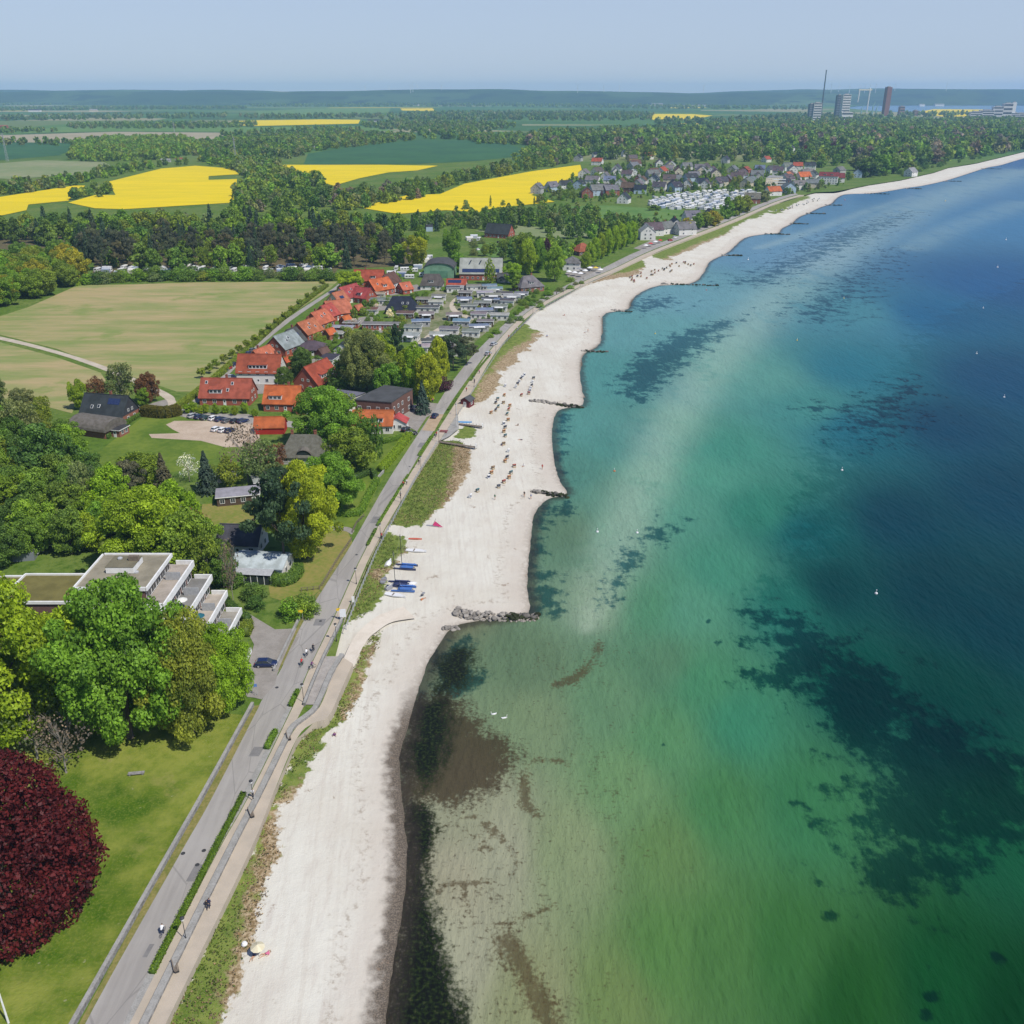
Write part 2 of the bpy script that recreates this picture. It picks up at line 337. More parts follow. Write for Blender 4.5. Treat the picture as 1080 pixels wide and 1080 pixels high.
gcol = m.mix(m.step(n4, .38, .66), lit(126,142,66), lit(84,112,38)); gcol = m.mix(m.math('MULTIPLY', m.step(n3, .45, .7), .5), gcol, lit(158,148,98))
gcol = m.mix(m.step(m.math('ADD', m.math('ADD', ta, .18), m.math('MULTIPLY', m.math('SUBTRACT', n4, .5), 1.6)), .4, .75), gcol, m.mix(m.step(m.noise(v, 1.6, 5, .7), .38, .62), lit(192,172,140), lit(132,112,78)))
c = m.mix(m.step(e, .44, .56), c, gcol)
MAT_beach = m.done(m.bsdf(c, .95, .1, m.bump(m.math('ADD', n4, m.math('MULTIPLY', n3, .3)), .5, .35)))
# underwater toe of the beach: the waterline pushed out a little
WLo = [P(a, b, 0) for a, b in WLpx]
toe = [Vector((p.x + (14 if p.y < 700 else 20), p.y - (4 if p.y < 700 else 30))) for p in WLo]
near_i = next(i for i, p in enumerate(back) if p.y > 520)
def part_of(line, y0, y1): return [p for p in line if y0 <= p.y <= y1]
def ycut(line, y):
    for a, b in zip(line, line[1:]):
        if (a.y - y) * (b.y - y) <= 0 and a.y != b.y: return a.lerp(b, (y - a.y) / (b.y - a.y))
b3 = [Vector((p.x - .4, p.y)) for p in back]
ybk = [b3[0].y, 330, 1e9]
BA = {"veg": veg_f, "tan": tan_f, "shore": wl_d}
Y1 = 340.0
pa = [p for p in b3 if p.y < Y1] + [ycut(b3, Y1), ycut(toe, Y1)] + [p for p in toe if p.y < Y1][::-1]
pb = [ycut(b3, Y1)] + [p for p in b3 if p.y > Y1] + [p for p in toe if p.y > Y1][::-1] + [ycut(toe, Y1)]
sheet("beach", pa, MAT_beach, beach_z, 1.5, BA); sheet("beach", pb, MAT_beach, beach_z, 7.0, BA)
# --- water: one sheet to the horizon, tone by depth and bottom, weed beds
r = 50 * 1.0125 ** np.arange(0, 455); th = np.radians(np.arange(-32, 62.01, .3))
rr, tt = np.meshgrid(r, th, indexing='ij'); X, Y = (rr * np.sin(tt)).ravel(), (rr * np.cos(tt)).ravel()
nr_, nt_ = rr.shape; ii, jj = np.meshgrid(np.arange(nr_ - 1), np.arange(nt_ - 1), indexing='ij'); b = (ii * nt_ + jj).ravel()
Q = np.stack([b, b + 1, b + nt_ + 1, b + nt_], 1)
WV = np.stack([X, Y], 1)
CP_ = [  # place, bottom/water tone as it looks in plan
 (480,1000,162,164,144),(600,900,134,150,116),(650,1060,110,134,86),(560,1060,138,146,112),(560,760,120,142,112),(700,700,88,130,104),(620,640,116,146,124),(560,700,100,126,102),(520,900,158,160,140),(500,850,150,154,132),(480,930,162,160,140),(700,1000,86,128,76),(660,830,108,144,104),(640,740,100,138,108),
 (700,900,98,132,86),(760,1000,76,120,72),(830,1000,60,110,64),(900,1060,38,88,48),(1000,1040,24,78,48),(1070,1070,18,66,42),(1060,880,30,90,66),(850,850,60,120,84),(780,760,62,130,104),(720,640,88,148,126),(760,600,72,138,120),(650,560,98,146,130),
 (690,505,92,148,135),(725,455,86,145,136),(765,405,90,148,146),(640,520,96,142,130),(668,455,90,142,142),(700,405,86,140,146),
 (760,470,74,140,130),(800,540,58,126,114),(850,430,76,138,140),(720,540,86,146,132),(800,400,96,152,150),(740,500,84,148,134),(690,640,84,140,112),(740,720,74,136,104),(700,780,88,138,100),(760,850,72,126,84),
 (620,450,92,148,148),(640,400,90,148,152),(670,350,104,156,166),(720,310,112,158,176),(800,260,110,150,182),(880,225,102,142,178),(960,205,98,138,178),(610,500,84,134,128),(600,560,96,128,110),(650,470,84,140,138),
 (900,450,48,108,130),(1000,450,30,84,114),(1060,520,24,78,102),(950,550,20,76,96),(880,620,18,76,84),(980,620,18,70,84),(1050,650,20,70,84),(980,330,56,110,150),(1060,300,56,106,152),(1060,230,90,134,176),(900,330,84,138,158),(900,390,60,120,142),(1060,400,40,92,128),
 (850,560,34,96,104),(900,720,24,84,78),(1000,740,18,74,72),(830,640,50,116,108),(1180,160,80,122,170),(1100,116,110,145,185),(1000,115,110,145,185),(1400,400,40,90,128),(1400,900,18,66,60),(400,1200,150,145,120),(760,1240,70,110,64),(1100,1240,16,60,40),(480,620,120,120,100)]
cw = np.array([P(a, b, 0)[:2] for a, b, *_ in CP_]); 
WREF = np.array([(185,0.0953,0.1356,0.1981,0.838,0.87,0.977),(215,0.0844,0.1195,0.1714,0.907,0.924,1.046),(250,0.0685,0.0953,0.1413,0.976,1.005,1.108),(300,0.0513,0.0723,0.1095,1.067,1.082,1.194),(350,0.0382,0.0561,0.0844,1.127,1.135,1.259),(420,0.0252,0.0369,0.0578,1.187,1.2,1.329),(500,0.0152,0.0242,0.0395,1.237,1.242,1.371),(600,0.0091,0.0152,0.0262,1.258,1.289,1.415),(700,0.006,0.0103,0.0176,1.285,1.305,1.425),(800,0.0044,0.008,0.0144,1.291,1.313,1.436),(900,0.0037,0.007,0.0123,1.31,1.317,1.443),(1000,0.0033,0.006,0.011,1.294,1.32,1.447),(1070,0.0033,0.006,0.011,1.294,1.32,1.447)])  # mirrored sky and light on the water at a given distance: the bottom's own colour is what is left of the look
def under(px_y, rgb):
    t = np.array(lin(*rgb)); r_ = np.array([np.interp(px_y, WREF[:, 0], WREF[:, i]) for i in (1, 2, 3)]); k_ = np.array([np.interp(px_y, WREF[:, 0], WREF[:, i]) for i in (4, 5, 6)])
    return np.maximum((t - r_) / k_, .0025)
cc = np.array([under(q[1], q[2:]) for q in CP_])
def warp(V): return np.stack([np.degrees(np.arctan2(V[:, 0], V[:, 1] + 20)) * 1.0, 34 * np.log(np.hypot(V[:, 0], V[:, 1] + 20))], 1)
a, q = warp(WV), warp(cw); num = np.zeros((len(WV), 3)); den = np.zeros(len(WV))
for i in range(len(q)):
    wgt = 1 / (((a - q[i]) ** 2).sum(1) + 1.2) ** 1.9; num += wgt[:, None] * cc[i]; den += wgt
tone = num / den[:, None]
BEDS = [  # weed beds: outline, softness in metres
 ([(797,690),(805,715),(836,732),(862,762),(880,780),(900,812),(888,835),(884,860),(905,882),(905,905),(915,932),(965,955),(985,940),(1000,925),(1050,905),(1085,890),(1250,880),(1250,800),(1060,790),(1000,760),(950,710),(880,672),(830,650),(800,640)], 8),
 ([(650,405),(656,390),(690,360),(740,342),(788,333),(768,346),(722,385),(690,415),(676,425),(664,421)], 7),
 ([(630,642),(640,606),(670,575),(715,541),(721,548),(692,575),(667,600),(646,634)], 5),
 ([(586,437),(600,432),(596,470),(590,470),(598,520),(608,545),(600,552),(590,530),(583,490)], 3.5),
 ([(562,528),(590,528),(580,545),(570,570),(578,600),(600,640),(585,648),(560,648),(553,620),(556,590)], 4),
 ([(466,682),(500,675),(512,700),(506,725),(480,745),(455,760),(442,800),(424,800),(430,765),(445,722)], 4),
 ([(840,432),(862,426),(882,432),(860,440)], 8), ([(770,300),(840,265),(868,248),(930,232),(960,223),(955,230),(890,262),(815,300)], 22), ([(890,440),(930,420),(960,400),(970,440),(920,470)], 14), ([(836,330),(900,290),(940,262),(920,300),(870,340)], 26),
 ([(640,320),(690,312),(720,318),(680,330)], 16)]
BROWN = [([(436,742),(470,728),(500,760),(512,775),(530,782),(540,796),(533,815),(515,833),(480,846),(450,846),(424,840),(420,800)], 3.5), ([(424,846),(450,846),(452,880),(440,930),(424,1000),(412,1090),(398,1090),(418,980),(428,900)], 2.5),
 ([(655,760),(600,800),(560,830),(600,860),(660,900),(690,860)], 22, .42), ([(470,930),(540,930),(560,1000),(600,1085),(540,1085),(500,1000)], 16, .5), ([(540,690),(640,690),(650,720),(560,740)], 18, .4)]
DEEP = [([(838,585),(800,622),(793,650),(791,680),(805,715),(840,735),(880,775),(960,800),(1085,830),(1250,830),(1250,560),(1000,560),(900,556)], 8),([(846,600),(846,545),(852,495),(886,458),(916,418),(945,378),(990,332),(1085,296),(1300,290),(1300,700),(1085,700),(860,660)], 13)]
DARK = [([(446,700),(458,686),(480,676),(508,680),(512,705),(506,722),(482,736),(448,738)], 2.6, .62),([(430,736),(478,728),(488,760),(480,800),(466,832),(440,842),(418,806)], 2.6, .66),([(432,850),(452,852),(456,880),(444,915),(452,950),(462,1000),(480,1050),(492,1090),(486,1250),(418,1250),(412,1090),(424,1000),(434,930)], 2.6)]
LINES = [([(478,868),(505,884),(518,897),(500,893)], .9), ([(512,876),(535,892),(546,912),(535,925),(510,930),(470,935),(462,940)], .8), ([(556,806),(552,830),(556,850),(572,862)], 1.6), ([(556,806),(575,800),(598,806)], 1.2),
 ([(530,990),(552,1020),(566,1050),(582,1085)], 2.6), ([(588,722),(612,712),(626,696),(632,680)], 2.0), ([(488,935),(494,955),(500,975),(512,978)], .7), ([(520,975),(560,965),(585,955)], .8), ([(470,870),(500,862),(530,880)], .8)]
SPOTS = [(875,967,2.0),(1051,1010,1.6),(982,1050,1.4),(980,1022,1.0),(975,1070,1.2),(747,655,1.4),(758,677,1.1),(700,787,1.0),(717,830,.6)]
def fld(polys):
    r = np.zeros(len(WV))
    for q, s, *wt in polys:
        pl = [P(a_, b_, 0) for a_, b_ in q]; lo = np.array([(p.x, p.y) for p in pl]); mn, mx = lo.min(0) - 4 * s, lo.max(0) + 4 * s
        k = np.where(((WV > mn) & (WV < mx)).all(1))[0]
        r[k] = np.maximum(r[k], np.clip(.5 + sdist(WV[k], pl) / (4 * s), 0, 1) * (wt[0] if wt else 1))
    return r
weed, brown, dark, deep = fld(BEDS), fld(BROWN), fld(DARK), fld(DEEP)
def bar_f(line):
    L = smooth_line([P(a_, b_, 0) for a_, b_, _ in line], 4); W_ = np.array([q[2] for q in line]); A = np.array([(p.x, p.y) for p in L]); best = np.zeros(len(WV)); dmin = np.full(len(WV), 1e9)
    for i in range(len(A) - 1):
        ab = A[i + 1] - A[i]; t = np.clip(((WV - A[i]) @ ab) / (ab @ ab), 0, 1); d_ = np.hypot(*(WV - A[i] - t[:, None] * ab).T); wd_ = np.interp((i + t) / (len(A) - 1) * (len(W_) - 1), np.arange(len(W_)), W_); best = np.maximum(best, np.exp(-(d_ / wd_) ** 2.2))
    return best
bar = np.maximum(bar_f([(618,664,1.5),(624,648,5),(640,600,8),(664,545,8),(690,486,9),(716,435,11),(748,388,13),(795,340,16),(850,292,20),(915,248,26),(990,209,34),(1080,180,40)]), .6 * bar_f([(960,262,14),(1010,238,18),(1080,214,22)]))
bar = np.maximum(bar, .75 * bar_f([(800,262,5),(850,246,8),(930,218,10),(1000,198,12)]))
trail = np.zeros(len(WV))
for q, s in LINES: trail = np.maximum(trail, (.86 + .22 * np.sin(WV[:, 0] * .31 + 2 * np.sin(WV[:, 1] * .23))) * np.clip(1 - seg_dist(WV, smooth_line([P(a_, b_, 0) for a_, b_ in q], 4)) / (1.35 * s), 0, 1))
for a_, b_, s in SPOTS: p = P(a_, b_, 0); weed = np.maximum(weed, np.clip(1.15 - np.hypot(WV[:, 0] - p.x, (WV[:, 1] - p.y)) / (1.15 * s), 0, 1))
sh = np.clip(-wl_d(WV), 0, 60)
m = N("sea_water"); v = m.pos(); ob = m.attr("tone", 'Color')
bed = m.noise(v, .12, 7, .68); bed2 = m.noise(m.scale(v, 1, .55, 1, .35), .5, 5, .66); fine = m.noise(v, 1.6, 4, .6); big = m.noise(m.scale(v, .02, .006, 1, -.5), 1.0, 4, .6)
c = m.mix(m.math('MULTIPLY', m.step(big, .35, .7), .22), ob, m.mix(1.0, ob, (.62, .7, .74), 'MULTIPLY'))
c = m.mix(m.math('MULTIPLY', m.step(bed, .45, .7), .16), c, m.mix(1.0, c, (.6, .62, .55), 'MULTIPLY'))
bw = m.math('MULTIPLY', m.attr('bar'), m.step(m.math('ADD', m.math('MULTIPLY', bed, .6), m.math('MULTIPLY', m.noise(m.scale(v, .06, .02, 1, -.4), 1.0, 4), .6)), .32, .62))
c = m.mix(m.math('MULTIPLY', bw, .66), c, m.mix(.35, (.265, .355, .285), m.mix(1.0, c, (2.4, 1.7, 1.6), 'MULTIPLY')))
def edge(f, n, amt, lo=.44, hi=.58): return m.step(m.math('ADD', f, m.math('MULTIPLY', m.math('SUBTRACT', n, .5), amt)), lo, hi)
wn0 = 0
wn = m.math('ADD', m.math('MULTIPLY', bed, .65), m.math('MULTIPLY', bed2, .35))
c = m.mix(m.math('MULTIPLY', edge(m.attr('deep'), wn, 2.2, .42, .64), .7), c, m.mix(1.0, c, (.38, .74, .74), 'MULTIPLY'))
ef = m.math('MULTIPLY', edge(m.attr("weed"), wn, 2.9, .42, .72), .9)
c = m.mix(ef, c, m.mix(.74, (.001, .012, .016), m.mix(1.0, c, (.12, .36, .50), 'MULTIPLY')))
bn = m.math('ADD', m.math('MULTIPLY', bed2, .5), m.math('MULTIPLY', fine, .5))
eb = edge(m.attr("brown"), bn, 1.7, .26, .60); c = m.mix(m.math('MULTIPLY', eb, .86), c, m.mix(fine, (.016, .009, .004), (.062, .040, .018)))
et = m.math('MULTIPLY', edge(m.attr('trail'), m.math('ADD', m.math('MULTIPLY', fine, .6), m.math('MULTIPLY', bed2, .4)), 2.6, .34, .85), .72); c = m.mix(et, c, m.mix(fine, (.03, .018, .006), (.09, .06, .025)))
ed = edge(m.attr("dark"), bn, 1.0, .30, .56); c = m.mix(ed, c, m.mix(m.step(fine, .42, .68), (.007, .008, .006), (.020, .034, .008)))
rim = m.step(m.math('ADD', m.attr("off"), m.math('MULTIPLY', m.math('SUBTRACT', bed2, .5), 5.0)), 3.6, .8); c = m.mix(m.math('MULTIPLY', rim, .7), c, (.030, .024, .020))
dots = m.math('MULTIPLY', m.step(fine, .59, .68), m.step(m.attr("off"), 46, 20)); c = m.mix(m.math('MULTIPLY', dots, .45), c, (.06, .05, .03))
wv = m.math('ADD', m.noise(m.scale(v, 1.0, .34, 1, .65), .8, 4, .6), m.math('MULTIPLY', m.noise(m.scale(v, 1, .3, 1, .8), .16, 3, .6), 1.6))
c = m.mix(m.math('MULTIPLY', m.step(wv, .95, 1.6), .16), c, m.mix(1.0, c, (1.5, 1.5, 1.45), 'MULTIPLY'))  # light on the ripples painted in: wave tops brightened in the water colour
bm_ = m.bump(wv, .8, .5); df = m.n('BsdfDiffuse'); m.set(df.inputs[0], c); m.t.links.new(bm_, df.inputs['Normal']); gl = m.n('BsdfGlossy'); gl.inputs['Roughness'].default_value = .18; m.t.links.new(bm_, gl.inputs['Normal']); fr = m.n('Fresnel'); fr.inputs[0].default_value = 1.33
mx = m.n('MixShader'); m.set(mx.inputs[0], m.math('MULTIPLY', fr.outputs[0], .5)); m.t.links.new(df.outputs[0], mx.inputs[1]); m.t.links.new(gl.outputs[0], mx.inputs[2])
MAT_sea = m.done(mx.outputs[0])
wo_ = link("sea", npmesh("sea", np.column_stack([WV, np.zeros(len(WV))]), Q, MAT_sea, {"tone": ('FLOAT_COLOR', 'POINT', np.column_stack([tone, np.ones(len(tone))])), "weed": ('FLOAT', 'POINT', weed), "brown": ('FLOAT', 'POINT', brown), "dark": ('FLOAT', 'POINT', dark), "trail": ('FLOAT', 'POINT', trail), "deep": ('FLOAT', 'POINT', deep), "bar": ('FLOAT', 'POINT', bar), "off": ('FLOAT', 'POINT', sh)}))
wo_['kind'] = 'structure'
wo_.data.polygons.foreach_set('use_smooth', [True] * len(wo_.data.polygons))
# --- strips: roads, promenade, paths
def strip(name, L, Rr, mat, z0, z1=None, sub=4, kind='structure', zf=None, world=False):
    L2, R2 = (L, Rr) if world else (PP(L), PP(Rr))
    L2, R2 = smooth_line(L2, sub), smooth_line(R2, sub); mb = MB(); n = len(L2)
    top = lambda p: z0 if zf is None else float(zf([(p.x, p.y)])[0]) + z0
    vs = [(p.x, p.y, top(p)) for p in L2] + [(p.x, p.y, top(p)) for p in R2]
    mb.add(vs, [(i, n + i, n + i + 1, i + 1) for i in range(n - 1)])
    if z1 is not None:
        lo = [(x, y, z1) for x, y, z in vs]; b_ = len(vs)
        mb.add(vs + lo, [(i, i + 1, b_ + i + 1, b_ + i) for i in range(n - 1)] + [(n + i, b_ + n + i, b_ + n + i + 1, n + i + 1) for i in range(n - 1)])
    o = mb.build(name, mat); o['kind'] = kind; return o
m = N("asphalt"); v = m.pos(); a1 = m.noise(m.scale(v, 1, .07, 1, -.04), .9, 4); a2 = m.noise(v, 8, 3); a3 = m.noise(v, .06, 5, .6)
c = m.mix(m.step(a1, .35, .65), lit(176,171,163), lit(162,157,150)); c = m.mix(m.math('MULTIPLY', a2, .4), c, lit(140,138,135)); c = m.mix(m.math('MULTIPLY', m.step(a3, .45, .68), .5), c, lit(184,180,174))
ck = m.voro(m.scale(v, .16, .05, 1, .1), 1.0, 'Distance', 'DISTANCE_TO_EDGE'); c = m.mix(m.math('MULTIPLY', m.step(ck, .012, .003), .35), c, lit(110,108,105))
MAT_road = m.done(m.bsdf(c, .9, .2))
m = N("promenade_paving"); v = m.pos(); a1 = m.noise(v, .3, 5, .6); a2 = m.noise(v, 5, 3); br = m.n("TexBrick"); m.t.links.new(v, br.inputs['Vector']); br.inputs['Scale'].default_value = 1.2; br.inputs['Mortar Size'].default_value = .012
c = m.mix(m.step(a1, .35, .65), lit(206,192,172), lit(192,180,162)); c = m.mix(m.math('MULTIPLY', a2, .3), c, lit(170,160,146)); c = m.mix(m.math('MULTIPLY', br.outputs['Fac'], .25), c, lit(140,130,118))
MAT_prom = m.done(m.bsdf(c, .9, .15))
MAT_gravel = mottled("gravel_path", lit(210,198,178), lit(186,174,154), .25, .95, 12, .4, .3)
MAT_sandpath = mottled("sandy_path", lit(228,218,202), lit(214,203,186), .3, .95, 10, .4, .3)
MAT_lot = mottled("gravel_lot", lit(206,188,166), lit(184,164,142), .12, .95, 14, .35, .3)
MAT_conc = mottled("concrete", lit(176,174,168), lit(150,148,142), .6, .9, 8, .4, .1)
MAT_stone = mottled("stone_wall", lit(168,166,164), lit(118,116,112), 1.2, .9, 3, .5, .6)
MAT_pave = mottled("paving_setts", lit(164,158,150), lit(146,140,132), .5, .9, 9, .4, .2)
MAT_verge = mottled("dry_verge", lit(150,138,84), lit(112,118,56), .5, .95, 5, .5, .4)
strip("road", road_l, road_r, MAT_road, LAND + .06)
MAT_patch = mottled("asphalt_patch", lit(140,138,136), lit(126,124,122), .8, .9, 8)
for q in ([(196,930),(206,912),(214,912),(204,930)],[(262,798),(268,788),(279,788),(273,798)],[(390,552),(394,545),(402,545),(398,552)],[(330,660),(333,653),(344,653),(341,660)],[(440,472),(443,467),(449,467),(446,472)],[(150,1010),(158,996),(163,996),(155,1010)]): sheet("road_patch", PP(q), MAT_patch, flat(LAND + .068))
strip("road_gutter", road_r[:9], [(a - 1 if b < 1000 else a, b) for a, b in prom_l[:9]], MAT_conc, LAND + .10)
strip("promenade", prom_l, prom_r, MAT_prom, LAND + .16, 1.6)
strip("beach_path", low_l, low_r, MAT_prom, LAND + .05, 1.2)
strip("beach_path", spur_l, spur_r, MAT_sandpath, .10, None, 4, 'structure', lambda V: np.minimum(beach_z(V) + .1 + .6 * np.clip((290 - np.asarray(V)[:, 1] * 1.5) / 60, 0, 1), 2.8))
strip("grass_verge", [(-4,1250),(88,1072),(182.5,899),(216.5,840),(267,745)], road_l[:4] + [(274,744)], MAT_verge, LAND + .09)
strip("grass_verge", [(293,708),(319,651),(336,624)], [(296,706),(322.5,650),(338.5,625)], MAT_verge, LAND + .09)
strip("grass_verge", [(337,623),(367,574)], [(340,623),(370,575)], MAT_verge, LAND + .09)
# --- sheets laid on the ground
MAT_lawn = mottled("lawn", lit(118,136,50), lit(84,112,30), .06, .95, 9, .35, .3)
m = N("park_lawn"); v = m.pos(); a1 = m.noise(v, .05, 5, .62); a2 = m.noise(v, .35, 5, .65); a3 = m.noise(v, 2.6, 3, .65); a4 = m.noise(v, .9, 2)
c = m.mix(m.step(a1, .42, .60), lit(68,102,20), lit(142,150,66)); c = m.mix(m.math('MULTIPLY', m.step(a2, .42, .66), .6), c, lit(96,122,30)); c = m.mix(m.math('MULTIPLY', m.step(m.noise(v, .12, 6, .7), .58, .72), .55), c, lit(160,150,96)); c = m.mix(m.math('MULTIPLY', m.step(a3, .45, .72), .5), c, lit(140,146,66)); c = m.mix(m.math('MULTIPLY', m.step(a4, .72, .78), .5), c, lit(176,172,140))
MAT_park = m.done(m.bsdf(c, .95, .1, m.bump(a3, .6, .3)))
MAT_dry = mottled("dry_lawn", lit(150,140,78), lit(118,132,52), .12, .95, 8, .4, .3)
m = N("hay_meadow"); v = m.pos(); s1 = m.noise(m.scale(v, .016, .075, 1, .10), 1.0, 6, .68); s2 = m.noise(m.scale(v, .07, .5, 1, .10), 1.0, 5, .65); s3 = m.noise(v, .012, 4, .6)
c = m.mix(m.step(m.math('ADD', m.math('MULTIPLY', s1, .6), m.math('MULTIPLY', s3, .4)), .40, .60), lit(132,148,84), lit(184,164,122)); c = m.mix(m.math('MULTIPLY', m.step(s2, .38, .66), .55), c, lit(158,156,100)); c = m.mix(m.math('MULTIPLY', m.step(m.noise(v, .03, 5, .65), .56, .7), .6), c, lit(110,142,62))
MAT_meadow = m.done(m.bsdf(c, .95, .1, m.bump(s2, .5, .5)))
m = N("rapeseed"); v = m.pos(); s1 = m.noise(m.scale(v, .012, .05, 1, .2), 1.0, 5, .6); s2 = m.noise(v, .9, 4, .7); ww = m.wave(m.scale(v, 1, 1, 1, 1.25), .04, 1.5, 2)
c = m.mix(m.step(s1, .3, .7), (.80, .58, .004), (.66, .50, .010)); c = m.mix(m.math('MULTIPLY', m.step(ww, .90, .99), .6), c, (.30, .34, .03)); c = m.mix(m.math('MULTIPLY', m.step(m.noise(m.scale(v, .01, .04, 1, .3), 1.0, 5, .7), .62, .74), .7), c, (.22, .27, .03)); c = m.mix(m.math('MULTIPLY', s2, .3), c, (.5, .44, .02))
MAT_rape = m.done(m.bsdf(c, .9, .1, m.bump(s2, .8, .5)))
MAT_crop = mottled("wheat_crop", lit(62,108,62), lit(50,94,58), .01, .95, 6, .4); MAT_crop2 = mottled("pasture", lit(112,142,70), lit(84,124,52), .02, .95, 10, .4); MAT_crop3 = mottled("pale_crop", lit(150,152,112), lit(126,142,92), .01, .95, 5, .4); MAT_bare = mottled("stubble", lit(176,164,138), lit(158,150,118), .01, .95, 6, .4)
def fieldsheet(name, pts, mat, dz=.03): return sheet(name, PP(pts), mat, flat(LAND + dz))
fieldsheet("lawn", [(-60,1250),(0,1246),(86,1070),(180,899),(220,840),(262,755),(200,748),(100,745),(0,740),(-150,760)], MAT_park, .03)
fieldsheet("meadow", [(-30,343),(30,324),(82,301),(140,300),(200,298),(356,297),(346,306),(300,336),(250,376),(222,402),(204,413),(186,413),(112,388),(60,368),(0,353),(-30,348)], MAT_meadow, .04)
fieldsheet("meadow", [(-30,357),(0,361),(60,377),(106,393),(112,402),(85,412),(76,436),(30,424),(-40,416)], MAT_meadow, .04)
fieldsheet("lawn", [(84,505),(100,480),(150,440),(178,436),(200,438),(270,452),(272,472),(258,492),(240,500),(200,496),(170,500),(130,505),(100,520),(80,530)], MAT_lawn, .04)
MAT_floor = mottled("forest_floor", lit(120,104,78), lit(84,86,50), .08, .95, 9, .45, .3)
fieldsheet("forest_floor", [(-60,285),(60,262),(100,278),(96,294),(200,291),(300,291),(352,291),(356,284),(440,280),(446,262),(420,247),(320,238),(250,240),(100,243),(-60,250)], MAT_floor, .035)
fieldsheet("lawn", [(213,532),(240,530),(278,526),(275,545),(235,556),(212,556)], MAT_dry, .04)
fieldsheet("lawn", [(338,558),(366,558),(372,573),(340,620),(318,640),(285,630),(283,615),(310,600),(330,580)], MAT_dry, .05)
fieldsheet("lawn", [(345,545),(380,544),(372,556),(340,556)], MAT_lawn, .04)
fieldsheet("lawn", [(360,470),(430,462),(438,468),(400,510),(384,545),(350,544),(345,520)], MAT_lawn, .04)
fieldsheet("gravel_lot", [(175,448),(184,444),(232,444),(272,447),(274,462),(262,471),(238,472),(212,465),(160,462),(157,458),(190,457),(182,453)], MAT_lot, .06)
strip("lane", [(-40,350),(0,355),(60,370),(115,388),(176,414),(186,424),(196,430)], [(-40,353),(0,358.5),(60,373.5),(113,392),(170,418),(178,430),(190,437)], MAT_gravel, LAND + .07)
strip("street", [(178,428),(200,425),(222,404),(250,378),(300,338),(346,308),(358,299)], [(190,436),(210,424),(232,405),(258,379),(306,339),(351,308),(362,299)], MAT_road, LAND + .08)
strip("street", [(180,428),(205,434),(250,438),(290,442),(330,448)], [(178,436),(205,442),(250,446),(290,449),(330,454)], MAT_road, LAND + .075)
strip("driveway", [(150,429),(165,424),(180,420)], [(146,433),(168,430),(184,424)], MAT_pave, LAND + .065)
strip("lane", [(425,370),(440,362),(455,350),(470,342)], [(432,372),(447,363),(460,352),(474,343)], MAT_gravel, LAND + .07)
strip("lane", [(485,311),(475,319),(476,328),(490,335),(506,339)], [(481,311),(480,318),(481,326),(492,332),(508,337)], MAT_gravel, LAND + .07)
strip("lane", [(506,338),(492,350),(482,357)], [(510,340),(496,351),(486,359)], MAT_gravel, LAND + .07)
fieldsheet("driveway", [(247,640),(262,647),(290,664),(315,663),(316,672),(293,710),(290,722),(276,738),(268,736),(258,735),(262,700),(268,680),(255,655)], MAT_pave, .065)
fieldsheet("driveway", [(445,424),(465,426),(458,436),(450,440),(440,455),(422,446),(428,432)], MAT_pave, .05)
fieldsheet("brick_crossing", [(455,437),(468,437),(458,455),(445,454)], mottled("brick_paving", lit(192,170,140), lit(172,150,122), .5, .9, 9), .075)
strip("lane", [(338,555),(366,556),(374,560)], [(337,559),(362,560),(371,564)], MAT_pave, LAND + .07)
for q in ([(262,404),(300,404),(304,414),(264,416)],[(214,436),(270,437),(276,442),(214,441)],[(345,350),(365,345),(372,352),(350,360)],[(372,336),(392,333),(396,339),(376,343)],[(385,344),(420,342),(424,349),(388,352)],[(396,322),(416,320),(418,326),(398,328)],[(318,384),(336,376),(344,382),(326,392)],[(330,440),(352,434),(356,442),(336,450)],[(405,306),(440,300),(446,306),(412,312)],[(596,288),(622,280),(640,286),(612,297),(602,296)],[(668,262),(690,252),(700,256),(684,265)]): fieldsheet("patio", q, MAT_pave, .055)
for q in ([(420,325),(462,306),(520,303),(556,312),(500,362),(470,378),(440,372)],): fieldsheet("camp_ground", q, mottled("cabin_park_ground", lit(150,146,120), lit(96,112,56), .09, .95, 9, .45, .2), .045)
